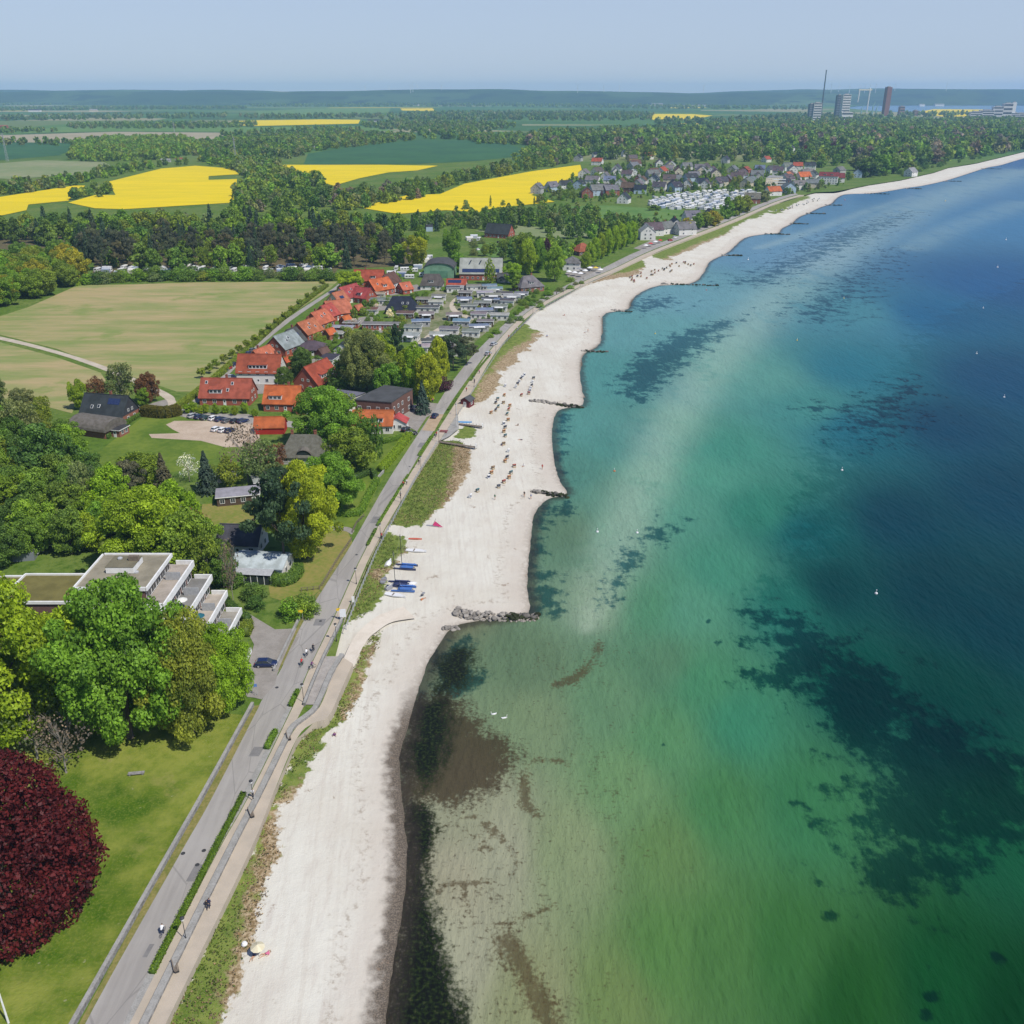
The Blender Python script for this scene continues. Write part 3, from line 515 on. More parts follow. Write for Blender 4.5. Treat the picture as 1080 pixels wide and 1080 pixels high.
for q, mt, dz, nm in (
  ([(-40,222),(0,208),(78,196),(90,196),(72,212),(30,216),(28,222),(0,228)], MAT_rape, .35, "rapeseed_field"),
  ([(72,214),(100,206),(122,206),(114,192),(170,178),(206,175),(246,178),(252,184),(220,186),(220,190),(250,189),(248,206),(246,214),(130,221),(100,220)], MAT_rape, .35, "rapeseed_field"),
  ([(296,176),(300,174),(400,174),(462,175),(440,180),(410,182),(380,188),(352,196),(340,193)], MAT_rape, .35, "rapeseed_field"),
  ([(378,219),(430,206),(464,205),(490,194),(560,181),(612,174),(614,181),(608,187),(560,206),(585,213),(520,220),(505,224),(470,222),(420,226)], MAT_rape, .35, "rapeseed_field"),
  ([(244,128),(270,127),(340,126),(380,126.5),(378,130.5),(270,133),(244,132)], MAT_rape, .5, "rapeseed_field"),
  ([(686,120.2),(730,120.4),(752,122),(734,125.5),(688,126.5)], MAT_rape, .5, "rapeseed_field"),
  ([(966,118.4),(985,115.2),(1040,115.6),(1046,121.4),(1000,123.4),(985,122)], MAT_rape, .5, "rapeseed_field"),
  ([(370,106.7),(404,106.4),(412,107.1),(374,107.5)], MAT_rape, .6, "rapeseed_field"),
  ([(556,108.6),(590,108.3),(596,109),(560,109.3)], MAT_rape, .6, "rapeseed_field"),
  ([(94,107.6),(120,107.3),(124,108.1),(96,108.3)], MAT_rape, .6, "rapeseed_field"),
  ([(705,113.4),(740,113),(746,113.9),(708,114.2)], MAT_rape, .6, "rapeseed_field"),
  ([(832,107.4),(866,107.2),(868,108),(836,108.2)], MAT_rape, .6, "rapeseed_field"),
  ([(422,114.4),(456,114.2),(460,117.6),(440,117),(424,116.6)], MAT_rape, .5, "rapeseed_field"),
  ([(320,174),(325,162),(400,152),(440,148),(520,148),(548,156),(560,164),(500,170),(440,173)], MAT_crop, .25, "crop_field"),
  ([(-40,152),(0,150),(80,151),(72,160),(62,164),(-40,172)], MAT_crop, .25, "crop_field"),
  ([(-60,186),(-20,174),(40,169),(110,171),(120,177),(90,184),(10,189)], MAT_crop3, .25, "crop_field"),
  ([(-60,141),(10,142.5),(120,139),(240,140),(230,147),(120,150),(0,151),(-60,151)], MAT_bare, .2, "crop_field"),
  ([(20,140.5),(60,134),(200,133),(270,134),(380,133),(420,138),(300,142),(240,139),(120,138.5)], MAT_crop2, .2, "crop_field"),
  ([(270,117),(330,114.5),(412,114),(410,119),(330,122),(270,122)], MAT_crop2, .25, "crop_field"),
  ([(560,232),(600,218),(640,217),(720,222),(735,228),(690,238),(670,240),(640,238),(600,236)], MAT_crop2, .25, "pasture"),
  ([(500,244),(540,238),(600,241),(622,246),(620,250),(590,252),(540,248)], MAT_crop3, .25, "pasture"),
  ([(500,256),(540,258),(545,272),(520,272),(503,266)], MAT_crop2, .25, "pasture")):
    fieldsheet(nm, q, mt, dz)
# ================================================================ trees
def leafmat(name, attr=False, rough=.55):
    m = N(name); base = m.attr("tcol", 'Color') if attr else m.ocol(); va = m.attr("var")
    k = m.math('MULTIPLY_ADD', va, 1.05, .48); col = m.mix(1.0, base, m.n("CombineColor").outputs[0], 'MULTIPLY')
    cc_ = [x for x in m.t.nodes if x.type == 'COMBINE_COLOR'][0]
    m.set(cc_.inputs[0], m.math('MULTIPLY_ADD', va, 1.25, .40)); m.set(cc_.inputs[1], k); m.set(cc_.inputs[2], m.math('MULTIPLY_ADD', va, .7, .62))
    d = m.bsdf(col, rough, .25); tr = m.n("BsdfTranslucent"); m.set(tr.inputs[0], m.mix(1.0, col, (1.25, 1.2, .6), 'MULTIPLY'))
    mx = m.n("MixShader"); mx.inputs[0].default_value = .34; m.t.links.new(d, mx.inputs[1]); m.t.links.new(tr.outputs[0], mx.inputs[2])
    return m.done(mx.outputs[0])
MAT_leaf = leafmat("leaf"); MAT_wood = leafmat("woodland_leaf", True)
MAT_bark = mottled("bark", (.13, .105, .08), (.07, .058, .045), 2, .95, 3, .5, .4, local=True)
MAT_palebark = mottled("pale_bark", (.34, .31, .27), (.16, .14, .12), 2, .95, 3, .5, .4, local=True)
def unit(v): return v / np.maximum(np.linalg.norm(v, axis=1, keepdims=True), 1e-9)
def cards(c, nrm, size, asp=1.5):
    """kite-shaped leaf sprays at c facing nrm"""
    n = len(c); t = unit(np.cross(nrm, NR.normal(size=(n, 3)))); b = np.cross(nrm, t); s = size[:, None] if np.ndim(size) else size
    co = np.stack([c - t * s * asp * .5, c + b * s * .5 + t * s * .1, c + t * s * asp * .5, c - b * s * .5 + t * s * .1], 1).reshape(-1, 3)
    return co, np.arange(n * 4).reshape(n, 4)
def make_crown(seed, n, nl, leaf, prof, zc0=.16, lob=(.10, .19), flat_=1.0, rough=.12, hollow=.62, up=.25, nspread=.75):
    g = np.random.default_rng(seed)
    t = g.random(nl * 4); pr = np.array([prof(q) for q in t]); kp = g.random(nl * 4) < np.clip(pr, .12, 1); t, pr = t[kp][:nl], pr[kp][:nl]
    a = g.random(len(t)) * 6.2832; wob = 1 + rough * np.sin(a * 3 + seed) + rough * g.normal(size=len(t)) * .7
    lr = g.uniform(*lob, len(t)); r_ = np.maximum(.5 * pr * wob * np.clip(g.random(len(t)) ** .4, hollow, 1) - lr * .5, 0)
    C = np.stack([r_ * np.cos(a), r_ * np.sin(a), zc0 + (1 - zc0) * t * (1 - lr * .5)], 1)
    w_ = lr ** 2; i = g.choice(len(t), n, p=w_ / w_.sum()); d = unit(g.normal(size=(n, 3)) + np.array([0, 0, up]))
    sq = np.array([1, 1, .85 * flat_]); c = C[i] + d * (lr[i] * g.uniform(.62, 1.1, n))[:, None] * sq
    ins = np.zeros(n, bool)
    for k in range(len(t)):
        q = (c - C[k]) / sq; ins |= ((q * q).sum(1) < (.74 * lr[k]) ** 2) & (i != k)
    sel = ~ins | (g.random(n) < .08); c, d, i = c[sel], d[sel], i[sel]
    lv = g.normal(0, .16, len(t)); var = np.clip(.5 + lv[i] + g.normal(0, .17, len(i)), 0, 1)
    nrm = unit(d * 1.0 + g.normal(size=c.shape) * nspread + np.array([0, 0, .15])); size = leaf * g.uniform(.6, 1.45, len(c))
    co, q = cards(c, nrm, size); return co, q, var
def conifer(seed, n_br, per, leaf, base=.1, wid=.5, power=.85, droop=.25):
    g = np.random.default_rng(seed); z = base + (1 - base) * g.random(n_br) ** 1.15; L = wid * (1 - (z - base) / (1 - base)) ** power * g.uniform(.72, 1.08, n_br) + .012
    a = g.random(n_br) * 6.2832; s = np.sqrt(np.tile(np.linspace(.12, 1, per), (n_br, 1)) * g.uniform(.85, 1.1, (n_br, per)))
    c = np.stack([np.cos(a)[:, None] * L[:, None] * s, np.sin(a)[:, None] * L[:, None] * s, z[:, None] - droop * L[:, None] * s ** 1.5 * .6], 2).reshape(-1, 3) + g.normal(0, leaf * .35, (n_br * per, 3))
    rad_ = np.stack([np.cos(a), np.sin(a), 0 * a], 1).repeat(per, 0); var = np.clip(.45 + g.normal(0, .14, n_br).repeat(per) + g.normal(0, .14, n_br * per), 0, 1)
    nrm = unit(rad_ * .55 + np.array([0, 0, .75]) + g.normal(size=c.shape) * .5); co, q = cards(c, nrm, leaf * g.uniform(.7, 1.4, len(c)), 1.7); return co, q, var
ell = lambda p=2.0, sh=.5: (lambda t: max(0, 1 - abs((t - sh) / (1 - sh if t > sh else sh)) ** p) ** (1 / p))
round_ = lambda t: ell(2.3, .42)(t) * .96 + .04
dome = lambda t: (1 - t ** 2.4) ** .5 * (.8 + .2 * min(1, t * 4))
egg = lambda t: ell(2.1, .32)(t)
tall = lambda t: ell(2.6, .45)(t)
def wood(seed, limbs=7, r0=.022, bare=False, top=.62, lean=.02):
    g = random.Random(seed); mb = MB(); k = 7 if bare else 6
    pts = [(0, 0, -.01), (lean * g.uniform(-1, 1), lean * g.uniform(-1, 1), top * .45), (lean * g.uniform(-2, 2), lean * g.uniform(-2, 2), top)]
    mb.tube([(0, 0, -.02), (0, 0, .03)] + pts[1:], [r0 * 1.7, r0 * 1.15, r0 * .85, r0 * .35], k)
    def limb(p, d, L, r, dep):
        q = p + d * L * .5 + Vector((0, 0, L * .06)); e = p + d * L + Vector((0, 0, L * .18)); mb.tube([p, q, e], [r, r * .7, r * .25], 4 if dep else 5, 0, False)
        if dep < (2 if bare else 0):
            for _ in range(4 if dep == 0 else 3):
                f = g.uniform(.35, 1); b_ = p.lerp(e, f); dd = (d + Vector((g.uniform(-1, 1), g.uniform(-1, 1), g.uniform(-.2, .9))) * .8).normalized(); limb(b_, dd, L * g.uniform(.35, .6), r * .45, dep + 1)
    for i in range(limbs):
        a = i * 2.4 + g.random(); z = g.uniform(.3, .95) * top; ba = Vector(pts[1]).lerp(Vector(pts[2]), max(0, (z / top - .45) / .55)); ba.z = z
        limb(ba, Vector((math.cos(a), math.sin(a), g.uniform(.4, 1.1))).normalized(), g.uniform(.2, .36), r0 * .42, 0)
    return mb
PROTO = {}
def proto(key, arr, bark=None, wd=None):
    co, q, var = arr
    crown = npmesh(key + "_crown", co, q, MAT_leaf, {"var": ('FLOAT', 'FACE', var)})
    one = None
    if wd is not None:
        trunk = wd.mesh(key + "_trunk", bark)
        n0 = len(co); tv = np.array(wd.v); tq = [list(f) for f in wd.f if len(f) == 4]
        one = npmesh(key, np.vstack([co, tv]), np.vstack([q, np.array(tq) + n0]), [MAT_leaf, bark], {"var": ('FLOAT', 'FACE', np.concatenate([var, np.full(len(tq), .5)]))}, midx=np.concatenate([np.zeros(len(q)), np.ones(len(tq))]))
    else: trunk = None
    PROTO.setdefault(key.split('#')[0], []).append((crown, trunk, one))
for i in range(3):
    proto(f"grand#{i}", make_crown(100 + i, 62000, 150, .0165, [round_, dome, tall][i], .10, (.06, .125), .9, .16, .62), MAT_bark, wood(i, 9, .022))
    proto(f"broad#{i}", make_crown(200 + i, 15000, 80, .029, [round_, egg, tall][i], .12, (.075, .15), .9, .17, .58), MAT_bark, wood(10 + i, 7, .024))
    proto(f"mid#{i}", make_crown(300 + i, 2600, 44, .062, [round_, egg, tall][i], .10, (.09, .17), .9, .18, .55), MAT_bark, wood(20 + i, 4, .026))
    proto(f"weedy#{i}", make_crown(330 + i, 5200, 60, .03, [tall, round_, egg][i], .14, (.07, .15), .9, .22, .45, nspread=1.0), MAT_palebark, wood(30 + i, 9, .016, i == 0))
for i in range(2):
    proto(f"beech#{i}", make_crown(400 + i, 100000, 380, .0135, dome, .0, (.06, .115), .9, .05, .86), MAT_bark, wood(40 + i, 0, .03, False, .6))
    proto(f"lime#{i}", make_crown(410 + i, 18000, 100, .024, egg, .10, (.07, .13), .95, .06, .72), MAT_bark, wood(42 + i, 6, .02))
    proto(f"spruce#{i}", conifer(500 + i, 260, 20, .038, .06, .5, .9), MAT_bark, wood(50 + i, 0, .02, False, .96))
    proto(f"fir#{i}", conifer(510 + i, 70, 9, .11, .08, .5, .8), MAT_bark, wood(52 + i, 0, .02, False, .95))
    proto(f"pine#{i}", make_crown(600 + i, 9000, 44, .026, tall, .34, (.08, .15), .5, .28, .3, nspread=.9), MAT_bark, wood(60 + i, 12, .02, False, .9, .012))
    proto(f"bare#{i}", make_crown(700 + i, 900, 60, .03, round_, .3, (.08, .16), .9, .2, .3, nspread=1.2), MAT_palebark, wood(70 + i, 11, .016, True, .7))
    proto(f"shrub#{i}", make_crown(800 + i, 4200, 44, .046, dome, .0, (.13, .24), .9, .16, .6), MAT_bark, wood(80 + i, 3, .02, False, .4))
    proto(f"ball#{i}", make_crown(820 + i, 900, 26, .09, ell(2.4, .5), .42, (.12, .2), .9, .05, .7), MAT_bark, wood(82 + i, 0, .03, False, .5))
    proto(f"poplar#{i}", make_crown(840 + i, 1800, 60, .075, tall, .06, (.12, .24), 1.3, .1, .5), MAT_bark, wood(84 + i, 2, .05))
C_ = dict(bright=(.115, .185, .010), lime=(.135, .19, .010), fresh=(.085, .145, .014), mid=(.068, .114, .016), deep=(.044, .080, .014), olive=(.096, .126, .014), yellow=(.15, .15, .012), sage=(.085, .108, .036), conifer=(.030, .052, .024), pine=(.048, .058, .034),
          brown=(.062, .064, .036), bare=(.105, .09, .066), copper=(.046, .0065, .0075), russet=(.085, .045, .018), blue=(.035, .055, .042), blossom=(.36, .36, .31), plum=(.035, .012, .018))
C_ = {k: tuple(min(.4, q * 2.35) for q in v) if k not in ('copper', 'blossom', 'plum', 'bare', 'brown', 'russet') else tuple(q * 2.3 for q in v) for k, v in C_.items()}
def jit(c, a=.12):
    k = 1 + R.uniform(-a, a); return (c[0] * k * (1 + R.uniform(-a, a)), c[1] * k, c[2] * k * (1 + R.uniform(-a, a)))
NAMES = dict(grand="broadleaf_tree", broad="broadleaf_tree", mid="broadleaf_tree", weedy="young_tree", beech="beech_tree", lime="lime_tree", spruce="spruce_tree", fir="spruce_tree", pine="pine_tree", bare="bare_tree", shrub="shrub", ball="pollard_tree", poplar="poplar_tree")
def tree(pos, h, wd, kind, col, look, place, group=None, parts=True, dz=-.05):
    crown, trunk, one = R.choice(PROTO[kind]); cat = "shrub" if kind == "shrub" else "tree"; name = NAMES[kind]; rz = R.uniform(0, 6.28); cl = jit(C_[col] if isinstance(col, str) else col)
    loc = (pos[0], pos[1], pos[2] + dz)
    if parts:
        o = empty(name, loc, rz, (wd, wd, h)); link("crown", crown, o, color=cl); link("trunk", trunk, o)
    else: o = link(name, one, None, loc, rz, (wd, wd, h), cl)
    return reg(o, look, place, cat, group or (look + " " + place), topix((pos[0], pos[1], pos[2] + h * .6))[0])
def scatter(poly, step, z=LAND, jitter=.42, world=False):
    pl = poly if world else PP(poly, z); A = np.array([(p[0], p[1]) for p in pl]); lo, hi = A.min(0), A.max(0); out = []
    gx, gy = np.meshgrid(np.arange(lo[0], hi[0] + step, step), np.arange(lo[1], hi[1] + step, step)); gx[1::2] += step * .5
    G = np.stack([gx.ravel(), gy.ravel()], 1); G = G + NR.uniform(-jitter, jitter, G.shape) * step
    return G[inside(G, A)]
LOOK = dict(bright="bright green leafy tree", lime="lime green leafy tree", fresh="fresh green leafy tree", mid="mid green leafy tree", deep="deep green leafy tree", olive="olive green leafy tree", yellow="yellow green leafy tree", sage="grey green leafy tree", conifer="dark green spruce", pine="dark grey green pine", brown="brownish thin pine",
            bare="bare twiggy tree", copper="dark copper tree", russet="russet leaved tree", blue="bluish fir", blossom="white blossoming tree", plum="purple leaved tree")
def look_of(kind, col):
    s = LOOK[col]
    if kind == "shrub": s = s.replace("leafy tree", "shrub").replace("leaved tree", "shrub").replace("twiggy tree", "twiggy shrub").replace("blossoming tree", "blossoming shrub").replace("tree", "shrub")
    return s
DEFER = {'broadleaf_tree': [], 'shrub': []}
def plant_deferred():
    rest = {}
    for nm, L in DEFER.items():
        L.sort(key=lambda q: -q[0]); free = 285 - sum(1 for o in COL.objects if o.name.startswith(nm) and o.parent is None)
        for i, (_, a) in enumerate(L):
            if i < free: tree(*a)
            else: rest.setdefault(a[6], []).append(a)
    for place, L in rest.items():
        arr = [(a[0][0], a[0][1], a[1], a[2], a[4]) for a in L]; merge_trees("woodland", "smaller trees and shrubs " + place, arr, LOM)
def grove(poly, step, pal, hr, place, parts=None, wr=(.7, 1.0), group=None):
    """pal: list of (kind, colour, weight, height factor)"""
    for x, y in scatter(poly, step):
        kind, col, _, hf = R.choices(pal, [q[2] for q in pal])[0]; h = R.uniform(*hr) * hf
        wf = {'spruce': .45, 'fir': .45, 'pine': .55, 'poplar': .28, 'lime': .72, 'shrub': 1.5}.get(kind, 1.0) * R.uniform(*wr)
        py = topix((x, y, LAND))[1]
        a = ((x, y, LAND), h, h * wf, kind, col, look_of(kind, col), place, group or "trees " + place, (py > 285) if parts is None else parts)
        if NAMES[kind] in DEFER: DEFER[NAMES[kind]].append((h * ppm(py), a))
        else: tree(*a)
BL = ('mid', 'fresh', 1, 1)
# wood at the edge of the meadow, trees behind it
grove([(-40,300),(0,284),(50,278),(84,284),(88,297),(50,312),(0,332),(-40,350)], 11, [('broad','olive',5,1),('broad','fresh',2,1),('broad','yellow',1.5,1),('broad','mid',1,1)], (13, 18), "in the wood beside the meadow", False)
grove([(60,268),(96,288),(200,287.5),(300,288),(380,286),(430,280),(425,266),(300,262),(180,262)], 12.5, [('pine','brown',3,1.1),('pine','pine',3,1.1),('spruce','conifer',2,1.1),('mid','mid',2,.8),('mid','fresh',1.2,.8),('weedy','olive',1,.8)], (15, 20), "in the front of the wood behind the meadow", False)
grove([(-40,262),(-20,246),(100,243),(250,240),(320,236),(420,247),(450,258),(446,264),(425,264),(300,260),(180,260),(60,260)], 16, [('mid','mid',3,1),('mid','fresh',2.5,1),('mid','deep',2,1),('mid','olive',2,1),('fir','conifer',2,1.15),('mid','sage',1,.9)], (14, 18), "in the wood below the yellow fields", False)
grove([(88,297),(130,294),(200,292.5),(300,292.5),(350,292.5),(352,296),(300,296),(200,296.5),(130,298),(92,300)], 6.5, [('shrub','mid',3,1),('shrub','fresh',2,1.1),('shrub','deep',2,1),('shrub','sage',1.5,.9),('shrub','olive',1,1)], (5, 8), "in the hedge behind the meadow", False, (.9, 1.1))
grove([(96,284),(200,283),(345,284),(345,289),(200,289),(100,290)], 26, [('spruce','conifer',2,1),('pine','pine',2,1),('mid','deep',2,.8)], (10, 15), "among the camp in the wood", False)
grove([(262,226),(330,224),(380,222),(430,214),(462,206),(478,196),(560,180),(604,172),(606,168),(560,172),(480,190),(430,198),(380,205),(320,206),(262,212)], 17, [('mid','mid',3,1),('mid','sage',2.5,1),('mid','olive',2,1),('mid','deep',2,1),('mid','bare',.7,.9)], (11, 15), "in the belt between the yellow fields", False)
grove([(430,243),(470,246),(500,246),(560,241),(600,252),(640,255),(690,246),(700,240),(640,244),(600,242),(560,232),(520,228),(500,234),(470,232),(440,234)], 15, [('mid','deep',3,1),('mid','mid',3,1),('mid','sage',2,.9),('mid','fresh',1,.9),('fir','conifer',1,1)], (8, 13), "in the hedgerows behind the barns", False)
grove([(560,262),(590,266),(600,275),(560,282),(520,276),(500,268),(540,262)], 15, [('mid','deep',3,1),('mid','mid',2,1),('weedy','olive',2,.9),('mid','fresh',2,1)], (8, 12), "around the farm barns", False)
grove([(480,224),(560,219),(608,216),(610,212),(600,208),(560,214),(480,221)], 24, [('mid','sage',1,1),('mid','mid',1,.8),('poplar','deep',.6,1)], (7, 11), "along the edge of the yellow field", False)
grove([(440,233),(500,226),(560,223),(610,221),(640,230),(690,240),(692,247),(640,245),(600,241),(560,238),(500,238),(440,244)], 11, [('mid','mid',3,1),('mid','deep',2,1),('mid','sage',2,1),('mid','fresh',1,1)], (6, 10), "in the hedgerows behind the barns", False)
grove([(540,260),(575,258),(612,262),(606,272),(590,284),(560,288),(545,280)], 10, [('mid','mid',3,1),('mid','deep',2,1),('mid','fresh',2,1),('mid','bright',1,1)], (7, 11), "around the farm barns", False)
grove([(492,262),(500,256),(540,256),(546,262),(520,270),(500,272)], 16, [('shrub','mid',2,1),('shrub','sage',1,1),('mid','olive',1,.6)], (4, 6), "around the farm barns", False)
# left near wood and gardens
grove([(-40,470),(0,462),(40,462),(78,482),(104,505),(86,528),(78,556),(40,575),(-40,580)], 8.5, [('broad','deep',3,1),('broad','mid',3,1),('broad','fresh',2,.9),('weedy','olive',1.5,.9),('broad','olive',1,1),('bare','bare',.8,1)], (10, 14), "in the thicket on the west side", True)
grove([(0,570),(70,560),(110,545),(200,555),(236,590),(250,640),(225,610),(150,585),(60,598),(0,602)], 8.0, [('broad','mid',3,1),('broad','fresh',3,1),('broad','bright',2,1),('weedy','olive',2,1),('broad','deep',2,1),('weedy','sage',1,1)], (8, 12), "behind the terraced flats", True)
grove([(225,600),(248,620),(275,648),(320,655),(330,640),(300,640),(262,628),(240,598)], 5.5, [('shrub','mid',3,1),('shrub','fresh',3,1),('shrub','deep',2,1),('shrub','olive',1,1)], (3, 5), "on the bank above the car park", True, (.8, 1.0))
grove([(20,420),(70,445),(90,470),(60,470),(0,440),(-30,420)], 11, [('weedy','olive',2,1),('broad','sage',2,1),('broad','mid',2,1),('shrub','mid',1,.6)], (8, 12), "below the dark slate house", True)
def T(px, py, hpx, wpx, kind, col, place, look=None, parts=True, z=LAND):
    p = P(px, py, z); k = ppm(py); dep = PITCH + math.atan((py - 540) / FPX); f = math.cos(dep)
    h = hpx / (k * f * 1.0); return tree(p, h * .97, wpx / k, kind, col, look or look_of(kind, col), place, None, parts)
# great trees by the flats and in the park
T(138,778,150,124,'grand','fresh',"in front of the terraced flats", "huge rounded fresh green tree")
T(14,782,152,146,'grand','bright',"at the west end of the flats", "huge lime green tree")
T(92,760,110,80,'grand','bright',"between the two huge trees by the flats", "wide bright green tree")
T(205,772,122,84,'grand','olive',"at the east corner of the flats", "tall olive green tree")
T(237,752,88,58,'grand','bright',"beside the car park entrance", "slender bright green tree")
T(40,800,70,70,'bare','sage',"behind the copper beech", "sparse grey green tree")
T(70,815,60,60,'bare','bare',"beside the copper beech", "bare twiggy tree")
T(10,958,136,196,'beech','copper',"on the park lawn", "huge dark red copper beech")
# trees round the gardens
T(324,588,98,70,'grand','lime',"beside the blue white house", "big lime green tree")
T(301,598,100,66,'pine','conifer',"in front of the lime tree", "tall dark pine with bare trunk")
T(352,540,62,58,'grand','fresh',"by the thatched house garden", "rounded fresh green tree")
T(372,500,48,50,'broad','olive',"on the lawn above the road", "rounded olive green tree")
T(345,470,62,66,'grand','fresh',"beside the thatched house", "big fresh green tree")
T(364,462,48,38,'weedy','olive',"by the orange roofed inn", "loose olive green tree")
T(397,482,40,16,'poplar','deep',"on the garden lawn above the road", "narrow dark green column tree")
T(385,470,30,22,'broad','mid',"on the garden lawn above the road")
T(160,600,84,92,'grand','bright',"behind the roof of the flats", "broad bright green tree")
T(186,560,54,46,'broad','bright',"behind the flats", "domed bright green tree")
T(196,608,70,60,'broad','fresh',"behind the flats", "full fresh green tree")
T(247,640,72,22,'bare','bare',"beside the terraces", "thin pale birch")
T(222,620,60,44,'weedy','olive',"behind the terraces")
T(95,545,60,34,'weedy','sage',"on the slope by the thicket", "slender pale birch")
T(118,545,56,40,'broad','bright',"on the slope by the thicket")
T(140,530,46,30,'pine','brown',"on the slope by the thicket", "dark ragged pine")
T(152,515,40,40,'broad','olive',"on the slope by the thicket", "olive green rounded tree")
T(175,520,42,26,'spruce','brown',"on the slope by the thicket", "brownish spruce")
T(200,508,30,26,'bare','blossom',"beside the garden cabin", "pale blossoming tree")
T(220,520,44,28,'spruce','blue',"beside the garden cabin", "bluish dark spruce")
T(262,508,60,52,'bare','bare',"beside the gravel car park", "tall bare brownish tree")
T(243,515,34,34,'weedy','olive',"beside the garden cabin")
T(276,510,46,40,'weedy','sage',"beside the garden cabin", "thin grey green tree")
T(290,498,30,26,'weedy','russet',"by the tiled shed", "russet twiggy tree")
T(205,575,40,34,'bare','russet',"above the flats", "reddish bare tree")
T(52,520,72,58,'broad','deep',"in the thicket by the lawn", "big dark green tree")
T(26,470,50,40,'weedy','sage',"by the lower meadow", "grey green loose tree")
T(85,432,32,18,'broad','bright',"beside the dark slate house", "small bright green tree")
T(104,425,28,28,'weedy','russet',"behind the dark slate house", "brownish budding tree")
T(130,425,44,34,'weedy','sage',"behind the dark slate house", "grey green drooping birch")
T(157,425,33,24,'broad','russet',"by the lane junction", "reddish brown rounded tree")
T(152,428,20,14,'broad','fresh',"by the lane junction")
# village trees
T(300,410,24,21,'lime','deep',"between the red roofed houses", "dark rounded holly")
T(320,400,34,32,'broad','deep',"between the red roofed houses", "dark spreading tree")
T(387,412,64,46,'grand','sage',"behind the brick flats", "huge greyish green tree")
T(372,410,42,36,'broad','deep',"behind the brick flats", "dark green tree")
T(402,410,56,32,'broad','lime',"behind the brick flats", "yellow green tree")
T(420,392,50,18,'pine','conifer',"behind the brick flats", "tall dark pine")
T(356,412,26,24,'shrub','deep',"beside the gabled brick house", "dark shrub")
T(412,418,36,30,'broad','fresh',"behind the brick flats", "fresh green tree")
T(440,420,58,30,'lime','bright',"in the row by the road", "egg shaped bright green lime")
T(452,424,52,32,'lime','lime',"in the row by the road", "egg shaped bright green lime")
T(464,404,50,24,'lime','lime',"in the row by the road", "egg shaped bright green lime")
T(430,408,40,26,'lime','bright',"in the row by the road", "egg shaped bright green lime")
T(446,436,34,20,'spruce','blue',"by the inn forecourt", "bluish grey spruce")
T(478,390,38,30,'pine','conifer',"among the holiday cabins", "dark spreading pine")
T(492,384,30,24,'pine','pine',"among the holiday cabins", "dark grey pine")
T(466,412,16,22,'shrub','plum',"beside the road", "purple leaved shrub")
T(368,310,25,30,'broad','bright',"behind the pink roofed houses", "broad bright green tree")
T(440,282,34,24,'broad','lime',"left of the green barn", "bright yellow green tree")
T(478,276,36,20,'broad','fresh',"between green barn and brick barn", "tall fresh green tree")
T(484,287,20,18,'broad','fresh',"beside the green barn", "fresh green tree")
T(517,300,24,12,'poplar','olive',"below the brick barn", "olive column tree")
T(541,300,24,18,'broad','bright',"below the brick barn", "bright green tree")
T(546,306,16,18,'broad','fresh',"beside the grey hipped house", "small fresh green tree")
T(556,290,38,22,'lime','bright',"behind the grey hipped house", "egg shaped bright green tree")
T(568,288,36,18,'lime','fresh',"behind the grey hipped house", "egg shaped fresh green tree")
T(553,278,32,24,'broad','olive',"behind the grey hipped house", "olive brown rounded tree")
T(576,278,26,12,'lime','plum',"between the two green trees by the restaurant", "dark purple column tree")
T(585,297,40,22,'lime','fresh',"beside the white restaurant", "egg shaped fresh green tree")
for i, (a_, b_, hh) in enumerate([(622,280,24),(628,276,26),(634,273,27),(641,270,28),(648,267,29),(655,263,28),(661,260,25),(667,257,24),(618,284,18)]): T(a_, b_, hh, 12.5, 'lime', 'bright', "in the avenue above the promenade", "bright green avenue tree", False)
for a_, b_, hh, ww_, cl in [(724,246,16,18,'yellow'),(736,242,17,15,'fresh'),(744,240,16,16,'olive'),(752,238,16,18,'yellow'),(766,231,22,15,'fresh'),(778,228,21,16,'olive'),(787,224,18,14,'olive'),(806,213,12,13,'sage'),(668,246,14,8,'deep'),(690,222,6,14,'mid')]: T(a_, b_, hh, ww_, 'mid', cl, "along the coast road by the caravans", None, False)
# small pollards along the village street
for i in range(17):
    t = i / 16; a_, b_ = 217 + t * 127, 397 - t * 97 + 6 * math.sin(t * 3.1); T(a_ - 4, b_ + 2, 11 - 3.6 * t, 10 - 3.4 * t, 'ball', 'olive', "along the meadow edge of the street", "small clipped pollard tree")
for i, (a_, b_) in enumerate([(190,437),(198,436),(204,435),(211,437),(217,436),(228,437),(238,436),(248,438),(259,436),(269,440)]): T(a_, b_, 9 + (i % 3) * 1.6, 8.5, 'broad', 'bright', "in front of the red roofed row", "small bright green tree")
grove([(300,400),(318,378),(345,348),(362,326),(400,322),(436,312),(440,330),(425,352),(400,372),(350,396)], 8.5, [('shrub','mid',2,.6),('shrub','fresh',2,.6),('broad','mid',1,1),('shrub','olive',1,.7),('weedy','blossom',.4,.8)], (4, 7), "in the village gardens", True, (.7, .95))
grove([(400,318),(430,308),(480,300),(486,312),(460,330),(425,345),(410,335)], 11, [('shrub','mid',2,.6),('shrub','fresh',2,.6),('shrub','olive',1,.7),('weedy','sage',.5,.8)], (3.5, 6), "between cabins and village", False, (.7, .95))
grove([(480,316),(560,304),(560,316),(520,345),(486,352),(450,376),(440,366),(470,345)], 8.5, [('shrub','mid',2,.6),('shrub','fresh',2,.6),('shrub','olive',1,.7),('shrub','deep',1,.7)], (2.5, 4.5), "among the holiday cabins", False, (.8, 1))
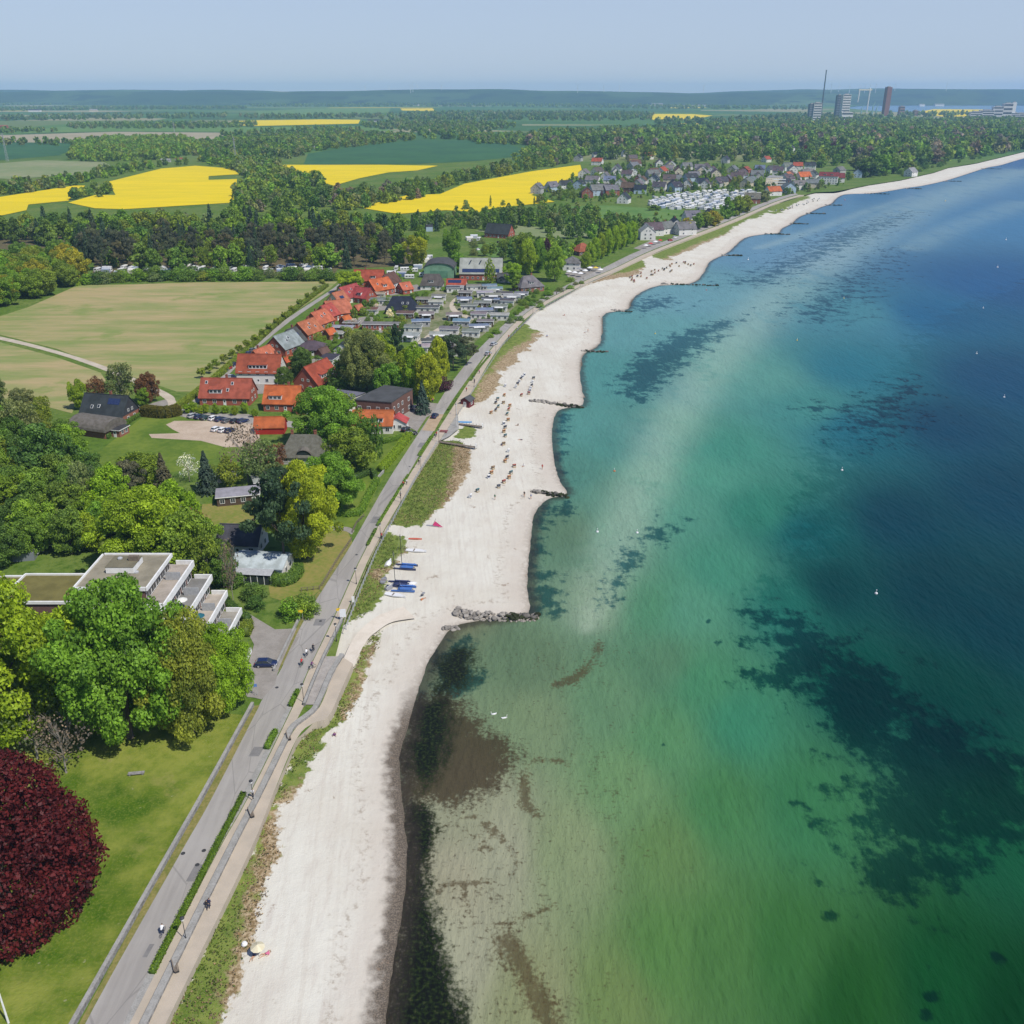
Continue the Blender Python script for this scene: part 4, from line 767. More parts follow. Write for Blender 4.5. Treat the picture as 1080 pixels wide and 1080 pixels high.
grove([(352,300),(440,290),(450,296),(380,306),(352,306)], 16, [('shrub','mid',2,.6),('shrub','deep',2,.6),('mid','fresh',1,.8)], (5, 9), "at the top of the village", False)
grove([(555,312),(600,296),(622,296),(584,316),(548,340),(520,362),(516,356),(545,328)], 8, [('shrub','mid',2,1),('shrub','fresh',1,1),('shrub','sage',1,1)], (1.6, 3), "on the bank above the road", False, (1, 1.4))
# --- coastal village and the wood behind it
grove([(566,204),(600,190),(640,176),(700,172),(760,176),(800,182),(860,190),(905,182),(900,190),(880,196),(840,206),(800,204),(700,204),(640,214),(580,212)], 19, [('mid','mid',3,1),('mid','deep',2,1),('mid','fresh',1.5,.9),('mid','olive',1.5,.9),('mid','sage',1,1),('mid','plum',.5,.8),('fir','conifer',.6,1)], (6, 9.5), "among the seaside village houses", False)
grove([(620,166),(700,164),(790,160),(880,162),(905,172),(870,178),(800,172),(700,170),(640,171)], 36, [('mid','mid',3,1),('mid','deep',3,1),('mid','sage',1.5,1),('mid','olive',1.5,1),('mid','copper',.5,1),('mid','fresh',1,1)], (17, 24), "in the wood behind the seaside village", False)
for a_, b_, hh, ww_, cl in [(878,165,14,13,'plum'),(915,187,20,26,'deep'),(928,185,22,26,'fresh'),(940,183,20,22,'mid'),(906,180,16,24,'sage'),(948,173,13,14,'plum'),(960,181,10,12,'olive'),(985,157,10,11,'plum'),(996,157,11,13,'olive'),(1014,160,11,13,'fresh'),(1027,158,11,14,'deep'),(987,173,16,18,'bare'),(1052,154,12,16,'bare'),(1040,152,9,12,'plum'),(1062,152,10,10,'deep'),(1073,152,10,10,'mid'),(955,165,12,16,'olive'),(972,160,12,16,'mid'),(935,160,12,17,'deep'),(900,165,14,17,'mid'),(866,172,11,13,'olive'),(850,164,13,9,'deep'),(840,172,10,12,'olive'),(920,168,12,20,'sage')]:
    T(a_, b_, hh, ww_, 'mid', cl, "on the wooded shore beyond the village", None, False)
grove([(905,188),(950,187),(985,178),(1030,168),(1085,155),(1085,150),(1030,163),(980,172),(940,178),(905,184)], 22, [('shrub','mid',2,1),('shrub','deep',1,1),('shrub','fresh',1,1),('mid','mid',1,1)], (4, 7), "on the bank above the far beach", False)
# --- far woods nobody could count: one object each
def lo_crown(seed, n=150, leaf=.17): return make_crown(seed, int(n * 1.7), 22, leaf, [round_, egg, dome][seed % 3], .0, (.14, .24), .9, .14, .5)
LO = [lo_crown(900 + i) for i in range(6)]; LO2 = [lo_crown(930 + i, 55, .28) for i in range(4)]
LOM = [make_crown(960 + i, 620, 30, .10, [round_, egg, dome][i % 3], .02, (.11, .2), .9, .16, .55) for i in range(6)]
def merge_trees(name, label, arr, protos):
    cos, qs, va, tc, off = [], [], [], [], 0
    for x, y, h, wd, col in arr:
        co, q, var = R.choice(protos); a = R.uniform(0, 6.28); c, s = math.cos(a), math.sin(a); cl = jit(C_[col] if isinstance(col, str) else col, .16)
        cos.append(np.column_stack([(co[:, 0] * c - co[:, 1] * s) * wd + x, (co[:, 0] * s + co[:, 1] * c) * wd + y, co[:, 2] * h + LAND - .3])); qs.append(q + off); off += len(co); va.append(var); tc.append(np.tile((*cl, 1), (len(q), 1)))
    o = link(name, npmesh(name, np.vstack(cos), np.vstack(qs), MAT_wood, {"var": ('FLOAT', 'FACE', np.concatenate(va)), "tcol": ('FLOAT_COLOR', 'FACE', np.vstack(tc))}))
    return props(o, label, "wood", None, "stuff")
def woodland(label, polys, step, hr, pal, tiny=False):
    cos, qs, va, tc, off = [], [], [], [], 0
    for poly in polys:
        for x, y in scatter(poly, step):
            co, q, var = R.choice(LO2 if tiny else LO); h = R.uniform(*hr); wd = h * R.uniform(.75, 1.1); a = R.uniform(0, 6.28); c, s = math.cos(a), math.sin(a); cl = jit(C_[R.choice(pal)], .16)
            cos.append(np.column_stack([(co[:, 0] * c - co[:, 1] * s) * wd + x, (co[:, 0] * s + co[:, 1] * c) * wd + y, co[:, 2] * h + LAND - .3])); qs.append(q + off); off += len(co); va.append(var); tc.append(np.tile((*cl, 1), (len(q), 1)))
    if not cos: return
    o = link("woodland", npmesh("woodland", np.vstack(cos), np.vstack(qs), MAT_wood, {"var": ('FLOAT', 'FACE', np.concatenate(va)), "tcol": ('FLOAT_COLOR', 'FACE', np.vstack(tc))}))
    props(o, label, "wood", None, "stuff")
PA = ['mid', 'mid', 'deep', 'fresh', 'olive', 'sage']
woodland("round dark wood beyond the two left yellow fields", [[(74,170),(80,152),(120,148),(190,147),(208,152),(212,162),(180,168),(110,171)]], 17, (12, 16), ['fresh', 'fresh', 'mid', 'olive'])
woodland("long hedgerow trees along the far side of the left yellow field", [[(-40,205),(-20,198),(60,192),(90,187),(110,181),(150,175),(200,173),(252,176),(290,180),(300,190),(262,206),(252,203),(262,190),(244,177),(206,173.5),(170,176),(112,188),(70,198),(-10,210)], [(75,207),(120,199),(126,202),(118,207),(78,212)]], 17, (9, 13), PA)
woodland("scrubby wood between the left and middle yellow fields", [[(208,170),(270,168),(300,172),(294,180),(330,188),(350,198),(268,206),(262,190),(252,182),(230,176)], [(246,206),(270,206),(266,222),(240,228)]], 17, (9, 14), ['mid', 'sage', 'olive', 'deep', 'fresh'])
woodland("bushy wood beyond the dark green field", [[(205,165),(210,152),(240,148),(300,146),(340,142),(400,142),(436,145),(438,148),(400,152),(330,160),(310,168),(270,166)], [(500,152),(552,153),(600,166),(612,170),(604,162),(560,152),(520,147),(490,146)]], 20, (10, 15), PA)
woodland("wooded strip below the hotel beyond the rapeseed", [[(540,168),(560,160),(640,158),(700,156),(740,158),(700,164),(622,164),(600,172),(560,178)], [(430,146),(520,144),(640,142),(640,150),(560,152),(500,148)]], 24, (11, 16), PA)
woodland("wide park wood covering the headland behind the seaside village", [[(560,158),(560,148),(700,142),(900,138),(1010,134),(1100,132),(1150,140),(1090,158),(1030,166),(980,174),(944,180),(908,170),(880,160),(790,158),(700,162),(640,157)]], 27, (15, 27), ['mid', 'deep', 'mid', 'sage', 'olive', 'fresh', 'mid', 'deep', 'fresh', 'mid', 'bare'])
woodland("dark wood on the plain in front of the towers", [[(560,141),(640,138),(760,134),(840,132),(960,128),(1060,126),(1120,128),(1120,131),(1000,133),(860,137),(700,141),(600,146)]], 36, (13, 19), ['deep', 'mid', 'deep', 'mid'], True)
woodland("hedgerows and copses on the near plain", [[(-60,140),(0,138),(60,137),(60,139.5),(0,141),(-60,142.5)], [(70,133),(120,131),(270,130),(272,134.5),(200,136),(80,136)], [(380,132),(420,128),(540,130),(545,135),(480,141),(430,138),(390,136)], [(230,142),(330,136),(380,137),(380,140),(300,145),(240,146)], [(430,139),(520,138),(520,141),(440,143)], [(-60,151),(30,150),(76,151),(74,154),(-60,153)]], 34, (10, 15), ['deep', 'mid', 'mid', 'sage'], True)
woodland("far wood strips on the hazy plain", [[(-60,125),(100,122),(240,121),(240,124.5),(100,126.5),(-60,128.5)], [(250,122.5),(400,121.5),(410,124),(270,126)], [(380,124),(440,119),(560,118.5),(660,119),(690,121),(690,127),(600,128),(540,127),(430,128)], [(690,127),(760,126),(850,121),(900,122),(960,124),(960,128),(800,133),(690,133)], [(-60,115),(120,113),(260,113),(260,115),(120,116),(-60,118)]], 52, (12, 18), ['deep', 'deep', 'mid', 'sage'], True)
woodland("faint tree lines before the distant hills", [[(260,111),(420,109.5),(560,110),(700,112),(860,113.5),(860,116),(700,115),(560,113),(420,112.5),(270,113)], [(-60,109),(200,107.8),(260,108.5),(200,110),(-60,111.5)], [(560,107.5),(860,108.5),(860,110),(560,109)], [(930,118.5),(1020,120),(1090,123),(1090,125),(1000,125),(930,122)]], 85, (14, 22), ['deep', 'mid'], True)

plant_deferred()
woodland("garden shrubs and hedges between the seaside village houses", [[(566,206),(600,192),(640,178),(700,174),(760,178),(800,184),(860,192),(905,184),(900,192),(880,197),(840,206),(800,204),(700,206),(640,215),(580,213)]], 13, (2, 4.2), ['mid', 'fresh', 'olive', 'deep', 'sage'])
woodland("scrub along the foot of the seaside wood", [[(680,228),(740,224),(800,214),(806,210),(790,224),(760,232),(720,240),(690,246)]], 14, (2, 4.5), ['mid', 'fresh', 'olive', 'deep'])
# ================================================================ buildings
def tintmat(name, a, b, scale, rough, bump=.2, fine=6, row=None, spec=.25):
    m = N(name); v = m.obj(); n1 = m.noise(v, scale, 5, .6); n2 = m.noise(v, scale * fine, 3, .6)
    c = m.mix(m.step(n1, .35, .65), a, b); c = m.mix(m.math('MULTIPLY', n2, .35), c, tuple(q * .6 for q in b)); h = n2
    if row:
        ww = m.wave(m.scale(v, 0, 1, 1), row, .3, 1, 'SAW', 'Y'); c = m.mix(m.math('MULTIPLY', m.step(ww, .75, 1), .35), c, tuple(q * .55 for q in b)); h = ww
    c = m.mix(1.0, c, m.ocol(), 'MULTIPLY'); return m.done(m.bsdf(c, rough, spec, m.bump(h, bump, .08)))
MAT_tile = tintmat("roof_tile", (1, 1, 1), (.62, .62, .60), .38, .75, .4, 7, 1.2)
MAT_felt = tintmat("roof_felt", (1, 1, 1), (.72, .72, .70), .35, .9, .2, 9)
MAT_thatch = tintmat("thatch", (1, 1, 1), (.68, .66, .62), .9, .95, .8, 6)
MAT_render = tintmat("render", (1, 1, 1), (.9, .89, .86), .3, .85, .1, 6)
m = N("brick"); v = m.obj(); br = m.n("TexBrick"); m.t.links.new(v, br.inputs['Vector']); br.inputs['Scale'].default_value = 4; m.set(br.inputs['Color1'], (1, 1, 1)); m.set(br.inputs['Color2'], (.8, .78, .76)); m.set(br.inputs['Mortar'], (.9, 1.1, 1.2))
MAT_brick = m.done(m.bsdf(m.mix(1.0, m.mix(m.math('MULTIPLY', m.noise(v, .5, 4), .4), br.outputs[0], (.7, .68, .66)), m.ocol(), 'MULTIPLY'), .9, .2))
m = N("window_glass"); MAT_glass = m.done(m.bsdf(m.mix(m.orand(), (.012, .016, .022), (.05, .06, .07)), .08, .6))
MAT_white = mottled("white_paint", (.78, .78, .76), (.66, .66, .64), .8, .6, 5, .3, local=True)
MAT_dark = mottled("dark_metal", (.035, .037, .04), (.06, .06, .062), 2, .5, 4, local=True)
MAT_steel = mottled("galvanised_steel", (.42, .43, .44), (.32, .33, .34), 2, .45, 4, local=True)
MAT_timber = mottled("weathered_timber", (.22, .18, .14), (.13, .105, .08), 2.5, .85, 4, .5, .2, local=True)
m = N("solar_panel"); v = m.obj(); MAT_solar = m.done(m.bsdf(m.mix(m.step(m.wave(v, 1.0, 0, 0), .93, .98), (.012, .022, .075), (.10, .12, .2)), .15, .6))
RC = dict(orange=(.56,.135,.045), red=(.40,.085,.045), brick=(.36,.105,.055), pink=(.46,.085,.075), salmon=(.52,.16,.085), brown=(.15,.085,.065), slate=(.050,.052,.062), navy=(.022,.030,.048), grey=(.19,.19,.19), dgrey=(.085,.088,.092), lgrey=(.34,.34,.335), purple=(.13,.095,.10), thatch=(.17,.155,.135), blue=(.16,.22,.30), glass=(.50,.58,.66), tan=(.30,.24,.19), maroon=(.20,.04,.04))
WC = dict(white=(.74,.73,.70), cream=(.62,.55,.42), brick=(.30,.115,.075), redbrick=(.36,.095,.06), darkbrick=(.17,.09,.07), yellow=(.62,.42,.13), blue=(.42,.53,.64), grey=(.42,.42,.41), wood=(.10,.07,.05), red=(.40,.03,.02), pink=(.55,.30,.24), green=(.20,.36,.24))
def wm(c): return MAT_brick if 'brick' in c else MAT_render
def wmesh(w, h):
    mb = MB(); mb.box((0, 0, 0), (w, .05, h), 1); f = .10
    for x in (-1, 1): mb.box((x * (w / 2 - f / 2), -.015, 0), (f, .10, h), 0)
    for z in (-1, 1): mb.box((0, -.015, z * (h / 2 - f / 2)), (w - 2 * f, .10, f), 0)
    mb.box((0, -.01, 0), (.06, .08, h - 2 * f), 0); return mb.mesh("window", [MAT_white, MAT_glass])
WIN = {k: wmesh(*k) for k in ((1.3, 1.35), (2.2, 1.4), (1.0, 1.0), (2.6, 2.2))}
def dmesh():
    mb = MB(); mb.box((0, 0, 0), (1.05, .07, 2.05), 0); mb.box((0, -.03, .45), (.6, .06, .7), 1); return mb.mesh("door", [MAT_white, MAT_glass])
DOOR = dmesh()
mb = MB(); mb.box((0, 0, .6), (.7, .7, 1.9)); mb.box((0, 0, 1.6), (.86, .86, .14)); mb.box((0, 0, 1.78), (.3, .3, .22), 1); CHIM = mb.mesh("chimney", [MAT_brick, MAT_dark])
mb = MB(); mb.box((0, 0, 0), (.95, 1.25, .10), 0); mb.box((0, 0, .07), (.75, 1.05, .05), 1); SKYL = mb.mesh("skylight", [MAT_white, MAT_glass])
def dormer_mesh(w):
    mb = MB(); d, h = 2.2, 1.35
    mb.box((0, 0, h / 2), (w, d, h), 0); mb.add([(-w/2-.2, -d/2-.25, h+.02), (w/2+.2, -d/2-.25, h+.02), (w/2+.2, d/2, h+.5), (-w/2-.2, d/2, h+.5), (-w/2-.2, -d/2-.25, h+.16), (w/2+.2, -d/2-.25, h+.16), (w/2+.2, d/2, h+.64), (-w/2-.2, d/2, h+.64)], [(0,1,2,3)[::-1], (4,5,6,7), (0,1,5,4), (1,2,6,5), (2,3,7,6), (3,0,4,7)], 1)
    n = max(1, int(w / 1.3))
    for i in range(n): x = -w / 2 + (i + .5) * w / n; mb.box((x, -d / 2 - .02, h * .52), (w / n * .72, .06, h * .62), 2)
    return mb.mesh("dormer", [MAT_white, MAT_tile, MAT_glass])
DORM = {w_: dormer_mesh(w_) for w_ in (1.6, 2.6, 4.5, 7.0)}
def wall_parts(o, L, W, wh, rh, gable=True, storeys=None, faces=None, rich=True):
    """windows and a door on the sides that look towards the sea and the camera"""
    inv = Matrix.Rotation(-o.rotation_euler.z, 3, 'Z'); tc = inv @ (Vector((0, 0, 0)) - o.location)
    st = storeys or max(1, round(wh / 2.9)); wk = (1.3, 1.35)
    def put(me, x, y, z, rz, nm):
        w_ = link(nm, me, o, (x, y, z), rz)
    for s, rz in ((-1, 0), (1, math.pi)):
        if tc.y * s > 0:
            n = max(2, int(L / 3.1)) if rich else 2
            for f in range(st):
                for i in range(n):
                    x = -L / 2 + (i + .5) * L / n
                    if f == 0 and i == n // 2: put(DOOR, x, s * (W / 2 + .03), 1.05, rz, "door")
                    else: put(WIN[wk], x, s * (W / 2 + .03), 1.5 + f * 2.75, rz, "window")
    for s, rz in ((-1, -math.pi / 2), (1, math.pi / 2)):
        if tc.x * s > 0:
            for f in range(st + (1 if gable and rh > 2.6 else 0)):
                n = 2 if f < st else (2 if W > 9 else 1)
                for i in range(n):
                    y = (i - (n - 1) / 2) * (W * .36 if f < st else W * .22); put(WIN[wk] if f < st else WIN[(1.0, 1.0)], s * (L / 2 + .03), y, 1.5 + f * 2.7, rz, "window")
def house(px, py, L, W, ang, wh, rh, roof, wall, look, place, name="house", hip=0.0, dorm=(), sky=(), chim=(), solar=None, rich=True, group=None, cat="house", tmat=None, ov=.45, base=LAND, wins=True, loc=None, storeys=None, ridge2=None):
    if name == 'house' and 295 < py < 392 and 230 < px < 440: L *= 1.13; W *= 1.1; rh *= 1.06
    p = loc or P(px, py, base); o = empty(name, (p.x, p.y, base - .03), rad(ang)); reg(o, look, place, cat, group)
    sl = rh / (W / 2); rc = RC[roof] if isinstance(roof, str) else roof; rc = tuple(q * R.uniform(.9, 1.1) for q in rc); wc = WC[wall]
    mb = MB()
    hx = hip * L / 2
    if hip: mb.box((0, 0, wh / 2), (L, W, wh))
    else: mb.extr([(-W/2, 0), (W/2, 0), (W/2, wh), (0, wh + rh), (-W/2, wh)], -L / 2, L / 2)
    mb.box((0, 0, .12), (L + .1, W + .1, .3)); mb.build("wall", wm(wall), o, color=wc)
    mb = MB(); t = .2; e = W / 2 + ov; ze = wh - ov * sl
    if hip:
        hx = hip * W / 2; x1 = L / 2 + ov; zt = wh + rh
        hip_z = wh + rh if hip >= 1 else wh + rh
        vs = [(-x1, -e, ze), (x1, -e, ze), (x1, e, ze), (-x1, e, ze), (-L/2 + hx, 0, zt), (L/2 - hx, 0, zt)]; vs2 = [(a, b, c + t) for a, b, c in vs]
        mb.add(vs + vs2, [(6, 7, 11, 10), (8, 9, 10, 11), (7, 8, 11), (9, 6, 10), (0, 1, 7, 6), (1, 2, 8, 7), (2, 3, 9, 8), (3, 0, 6, 9), (0, 3, 2, 1)])
    else:
        mb.extr([(-e, ze), (0, wh + rh + .02), (e, ze), (e, ze + t), (0, wh + rh + t + .05), (-e, ze + t)], -L / 2 - .35, L / 2 + .35)
        mb.box((0, 0, wh + rh + t + .06), (L + .7, .34, .16))
    rfo = mb.build("roof", tmat or MAT_tile, o, color=rc)
    for x in chim: link("chimney", CHIM, rfo, (x, .3, wh + rh - .3), 0, None, WC['brick'])
    for w_, x, s in dorm:
        zz = wh + rh * .22; yy = (W / 2) * .62
        d = link("dormer", DORM[w_], rfo, (x, s * yy, zz), 0 if s < 0 else math.pi, None, rc)
    for x, s, f in sky:
        a = math.atan(sl); y = s * W / 2 * (1 - f); k = link("skylight", SKYL, rfo, (x, y, wh + rh * f + t + .10), 0); k.rotation_euler = (a if s < 0 else -a, 0, 0)
    if solar:
        x, s, f, w_, h_ = solar; a = math.atan(sl); y = s * W / 2 * (1 - f); mb = MB(); mb.box((0, 0, 0), (w_, h_, .08)); k = mb.build("solar_panel", MAT_solar, rfo, (x, y, wh + rh * f + t + .12)); k.rotation_euler = (a if s < 0 else -a, 0, 0)
    if wins: wall_parts(o, L, W, wh, rh, not hip, storeys, rich=rich)
    return o
V_ = "in the red roofed village"
# --- village of red roofs
o = house(242,423,18,10,-2,3.0,5.4,'brick','redbrick',"long red roofed house with a strip dormer","at the village corner by the car park",dorm=[(4.5,-3.2,-1)],sky=[(-7,-1,.75),(1,-1,.35),(2.4,-1,.7)],chim=[0])
o = house(277,401,16.5,10.5,-2,4.6,5.6,'red','white',"red roofed house with a wide white dormer front","behind the long red house",dorm=[(7.0,0,-1)],chim=[6])
o = house(301,430,12.5,9.5,-4,3.2,4.8,'orange','redbrick',"orange roofed pair of houses with a loggia","right of the long red house",dorm=[(4.5,-2,-1)],chim=[2])
o = house(323,434,5.5,7,-4,2.7,1.9,'orange','redbrick',"low orange roofed wing","beside the orange pair of houses")
o = house(335,407,14.5,11,66,3.0,6.0,'red','redbrick',"steep gabled brick house with long white dormers","beside the dark holly",dorm=[(4.5,-1,-1),(2.6,4.6,-1)])
o = house(278,386,9.5,8.5,68,2.9,4.4,'salmon','brick',"orange gabled cottage",  "next behind the white dormer house on the street",sky=[(0,-1,.5),(2,-1,.3)],chim=[-2])
o = house(301,371,12,9.5,66,3.2,4.6,'lgrey','redbrick',"brick gabled house with pale solar roof","between orange cottages on the street",sky=[(-2,-1,.45),(0,-1,.6)])
o = house(309,366,6,9.5,66,3.2,4.7,'dgrey','brick',"dark grey roofed house","joined to the pale solar roof house",solar=(0,-1,.5,2.4,1.6),chim=[1])
o = house(324,356,11,9,66,3.2,4.4,'salmon','redbrick',"orange roofed brick house with skylights","above the dark grey roof on the street",sky=[(-2,-1,.4),(0,-1,.65),(2.5,-1,.35)],chim=[2])
o = house(337,345,10,9,66,3.1,4.4,'salmon','redbrick',"orange roofed brick house with two chimneys","in the middle of the street",sky=[(-1,-1,.5),(2,-1,.6)],chim=[-2,3])
o = house(345,338,8,9,66,3.1,4.4,'pink','redbrick',"faded pink roofed house","joined behind the two chimney house",sky=[(0,-1,.4)])
o = house(356,334,10.5,12,30,3.0,4.8,'salmon','redbrick',"broad salmon roofed brick house","halfway up the street",chim=[-3])
o = house(357,323,8,8,62,3.0,4.2,'salmon','cream',"orange roofed cottage with grey porch","behind the broad salmon house",solar=(0,-1,.4,3,1.6))
o = house(368,317,13,9,62,3.1,4.6,'pink','white',"pink red roofed white house with skylights","near the top of the street",sky=[(-3,-1,.4),(0,-1,.6),(3,-1,.35)])
o = house(384,318,9,8.5,-30,3.0,4.2,'pink','redbrick',"pink red roofed brick house with a balcony","beside the pink roofed white house",dorm=[(2.6,0,-1)])
o = house(400,310,12,9.5,48,3.3,4.8,'orange','redbrick',"bright orange roofed brick house","above the balcony house",dorm=[(2.6,1,-1)],sky=[(-3,-1,.5)])
o = house(390,300,15,9,-3,3.2,4.8,'red','redbrick',"large half red half orange roofed house","at the top of the village street",dorm=[(2.6,3,-1)],chim=[-2])
o = house(411,303,11,8,70,3.2,4.4,'brown','white',"brown roofed house with a white gable","right of the large red roof")
o = house(424,329,13,10.5,-2,2.4,5.2,'navy','darkbrick',"dark navy half hipped roof house","beside the grey cabins",hip=.5,sky=[(1,-1,.45),(3.6,-1,.45)])
o = house(427,309,6,6.5,40,2.6,3.0,'salmon','redbrick',"small orange roofed cottage","behind the navy roof house",sky=[(0,-1,.4)])
SH = dict(name="shed", cat="shed", wins=False, ov=.25)
for a_, b_, rc_, lk, pl in [(378,331,'salmon',"small orange roofed outhouse","beside the maroon roofed garage"),(365,343,'orange',"small orange roofed outhouse","behind the two chimney house"),(348,357,'orange',"small orange roofed outhouse","by the solar bungalow"),(305,388,'orange',"small orange roofed outhouse","behind the dark holly"),(341,378,'brown',"small brown roofed outhouse","by the village gardens")]:
    house(a_,b_,5,4.2,60,2.3,2.2,rc_,'brick',lk,pl,**SH)
def flatbox(px, py, L, W, ang, h, roofc, wall, look, place, name="shed", cat="shed", pitch=.25, base=LAND, wins=1, ov=.35, awn=False, trim=True):
    """low building under a flat or barely pitched roof"""
    p = P(px, py, base); o = empty(name, (p.x, p.y, base - .03), rad(ang)); reg(o, look, place, cat)
    mb = MB(); mb.extr([(-W/2, 0), (W/2, 0), (W/2, h + pitch * .4), (0, h + pitch), (-W/2, h)], -L/2, L/2); mb.build("wall", wm(wall), o, color=WC[wall])
    e = W / 2 + ov; mb = MB(); t = .16
    mb.extr([(-e, h + .02), (0, h + pitch + .03), (e, h + pitch * .4 + .02), (e, h + pitch * .4 + t), (0, h + pitch + t + .02), (-e, h + t)], -L/2 - ov, L/2 + ov)
    mb.build("roof", MAT_felt, o, color=tuple(q * R.uniform(.88, 1.12) for q in RC[roofc]))
    if trim: mb = MB(); mb.box((0, -e - .03, h + .06), (L + 2 * ov + .04, .06, .22)); mb.box((L/2 + ov + .03, 0, h + .1), (.06, 2 * e, .22)); mb.build("fascia", MAT_white, o)
    if wins:
        n = max(2, int(L / 2.4)); dr = R.randrange(n)
        for i in range(n):
            x = -L/2 + (i + .5) * L / n
            if i == dr: link("door", DOOR, o, (x, -W/2 - .03, 1.05))
            else: link("window", WIN[(1.3, 1.35)], o, (x, -W/2 - .03, 1.5))
        for y in (-W * .2, W * .2): link("window", WIN[(1.3, 1.35)], o, (L/2 + .03, y, 1.5), math.pi / 2)
    if awn:
        mb = MB(); mb.box((0, -W/2 - 1.3, h - .15), (L * .6, 2.4, .08)); [mb.box((x, -W/2 - 2.4, (h - .2) / 2), (.08, .08, h - .2)) for x in (-L*.28, L*.28)]; mb.build("porch", MAT_white, o)
    return o
flatbox(390,331,8,6,-2,2.6,'brown','white',"brown roofed garage with a white gable","among the village gardens")
flatbox(402,347,17,5,-3,2.7,'grey','redbrick',"long grey flat roofed outbuilding","below the village lawn")
flatbox(403,321,12,6,-3,2.8,'grey','white',"grey flat roofed shed with blue doors","left of the navy roof house")
flatbox(371,345,7,5,-4,2.6,'grey','redbrick',"grey flat roofed brick shed","by the outhouses")
flatbox(362,350,9,4,-6,2.5,'lgrey','redbrick',"low brick row of garages","below the broad salmon house")
flatbox(355,356,7,5,-10,2.4,'lgrey','wood',"pale grey flat carport","beside the small outhouse")
flatbox(428,335,8,5,-5,2.5,'brown','wood',"brown timber cabin","on the village lawn", pitch=.9)
flatbox(400,315,6,5,-4,3.0,'tan','cream',"small cream flat roofed box","above the grey shed")
flatbox(348,384,6,9,-12,3,'slate','white',"slate roofed bungalow wing","below the solar roof")
house(365,372,9,6.5,80,2.8,2.4,'slate','white',"slate bungalow with a blue solar roof","beside the huge greyish tree",solar=(2.5,-1,.45,4.5,2.8))
house(330,372,11,9,-6,2.5,2.6,'purple','darkbrick',"brown hip roofed bungalow","behind the steep gabled house",hip=1,chim=[0])
flatbox(357,429,14,13,-22,3.6,'grey','white',"wide grey roofed white hall","beside the steep gabled house",pitch=1.0)
house(286,455,9.5,6,3,2.3,2.6,'orange','red',"red timber shed with orange roof","at the end of the gravel car park",**SH)
# brick flats and inn
def block(name, look, place, cat, polypx, z0, z1, wall, roofc, par=.35, roofz=None):
    """flat roofed block over a roof outline seen on the photograph at its own height"""
    poly = [P(a, b, z1) for a, b in polypx]; c = sum(poly, Vector()) / len(poly); o = empty(name, (c.x, c.y, z0)); reg(o, look, place, cat)
    loc = [(p.x - c.x, p.y - c.y) for p in poly]; mb = MB(); mb.prism(loc, 0, z1 - z0); mb.build("wall", wm(wall), o, color=WC[wall])
    n = len(loc)
    for i in range(n):
        A, B = Vector(loc[i]), Vector(loc[(i + 1) % n]); d = B - A; out = Vector((d.y, -d.x)).normalized(); mid = (A + B) / 2
        if out.dot(mid) < 0: out = -out
        if out.dot(Vector((-c.x, -c.y)) - mid) < 0 or d.length < 3: continue
        k = max(1, int(d.length / 3.2)); az = math.atan2(out.y, out.x) + math.pi / 2
        for f in range(int((z1 - z0) / 2.9)):
            for j in range(k): q = A.lerp(B, (j + .5) / k) + out * .04; link('window', WIN[(1.3, 1.35)], o, (q.x, q.y, 1.6 + f * 2.95), az)
    mb = MB(); mb.prism([(x * 1.02, y * 1.02) for x, y in loc], z1 - z0 + .02, z1 - z0 + par); mb.build("roof", MAT_felt, o, color=RC[roofc]); return o, loc
o, loc = block("apartment_block", "two storey brick flats under a grey flat roof", "beside the inn", "apartment block", [(374,422),(413,425),(426,416),(435,411),(406,407)], LAND, 10, 'darkbrick', 'dgrey')
for i in range(3): link("vent", CHIM, o, (-3 + i * 2.4, 1.5 - i, 6.2), 0, .55, WC['white'])
o = house(395,453,13,8.5,0,3.0,3.6,'orange','white',"white inn with bright orange roof and dark dormer","beside the coast road",dorm=[(7.0,0,-1)])
house(420,452,5,6,86,2.9,1.6,'pink','white',"small white annex with pink roof","at the end of the orange roofed inn")
# thatched house, sheds, cabins
o = house(323,484,13,9.5,-2,2.6,5.2,'thatch','grey',"thatched house with two brick chimneys and arched gable","in the gardens",hip=.55,chim=[-3.6,3.4],tmat=MAT_thatch)
mb = MB(); pr = [(2.6 * math.cos(a), 2.6 * math.sin(a)) for a in np.linspace(0, math.pi, 11)]; mb.at((.6, -4.9, 2.0)); mb.add([(x, 0, z) for x, z in pr] + [(x * .96, 2.4, z + .5) for x, z in pr], [(i, i + 1, i + 12, i + 11) for i in range(10)], 0); mb.add([(x * .9, .3, z * .9) for x, z in pr], [tuple(range(11))], 1); mb.build("eyebrow_dormer", [MAT_thatch, MAT_glass], o, color=RC['thatch'])
house(293,488,11,4.5,62,2.4,1.6,'brown','brick',"long low shed with tiled roof","left of the thatched house",**SH)
flatbox(252,528,11,6,14,2.6,'lgrey','wood',"black timber cabin with pale flat roof","on the dry lawn")
flatbox(285,512,9,6,22,2.6,'lgrey','wood',"open timber shelter with grey flat roof","behind the lime green tree")
flatbox(240,506,5,4,10,2.2,'grey','white',"little white garden shed","beside the bluish spruce")
o = house(257,578,10,8,-4,3.0,3.2,'dgrey','white',"white house with mossy dark roof","behind the blue white house",chim=[3])
o = house(278,602,12,8,-6,2.9,1.3,'glass','white',"pale blue roofed white house with a glazed veranda","by the tall dark pine",name="villa")
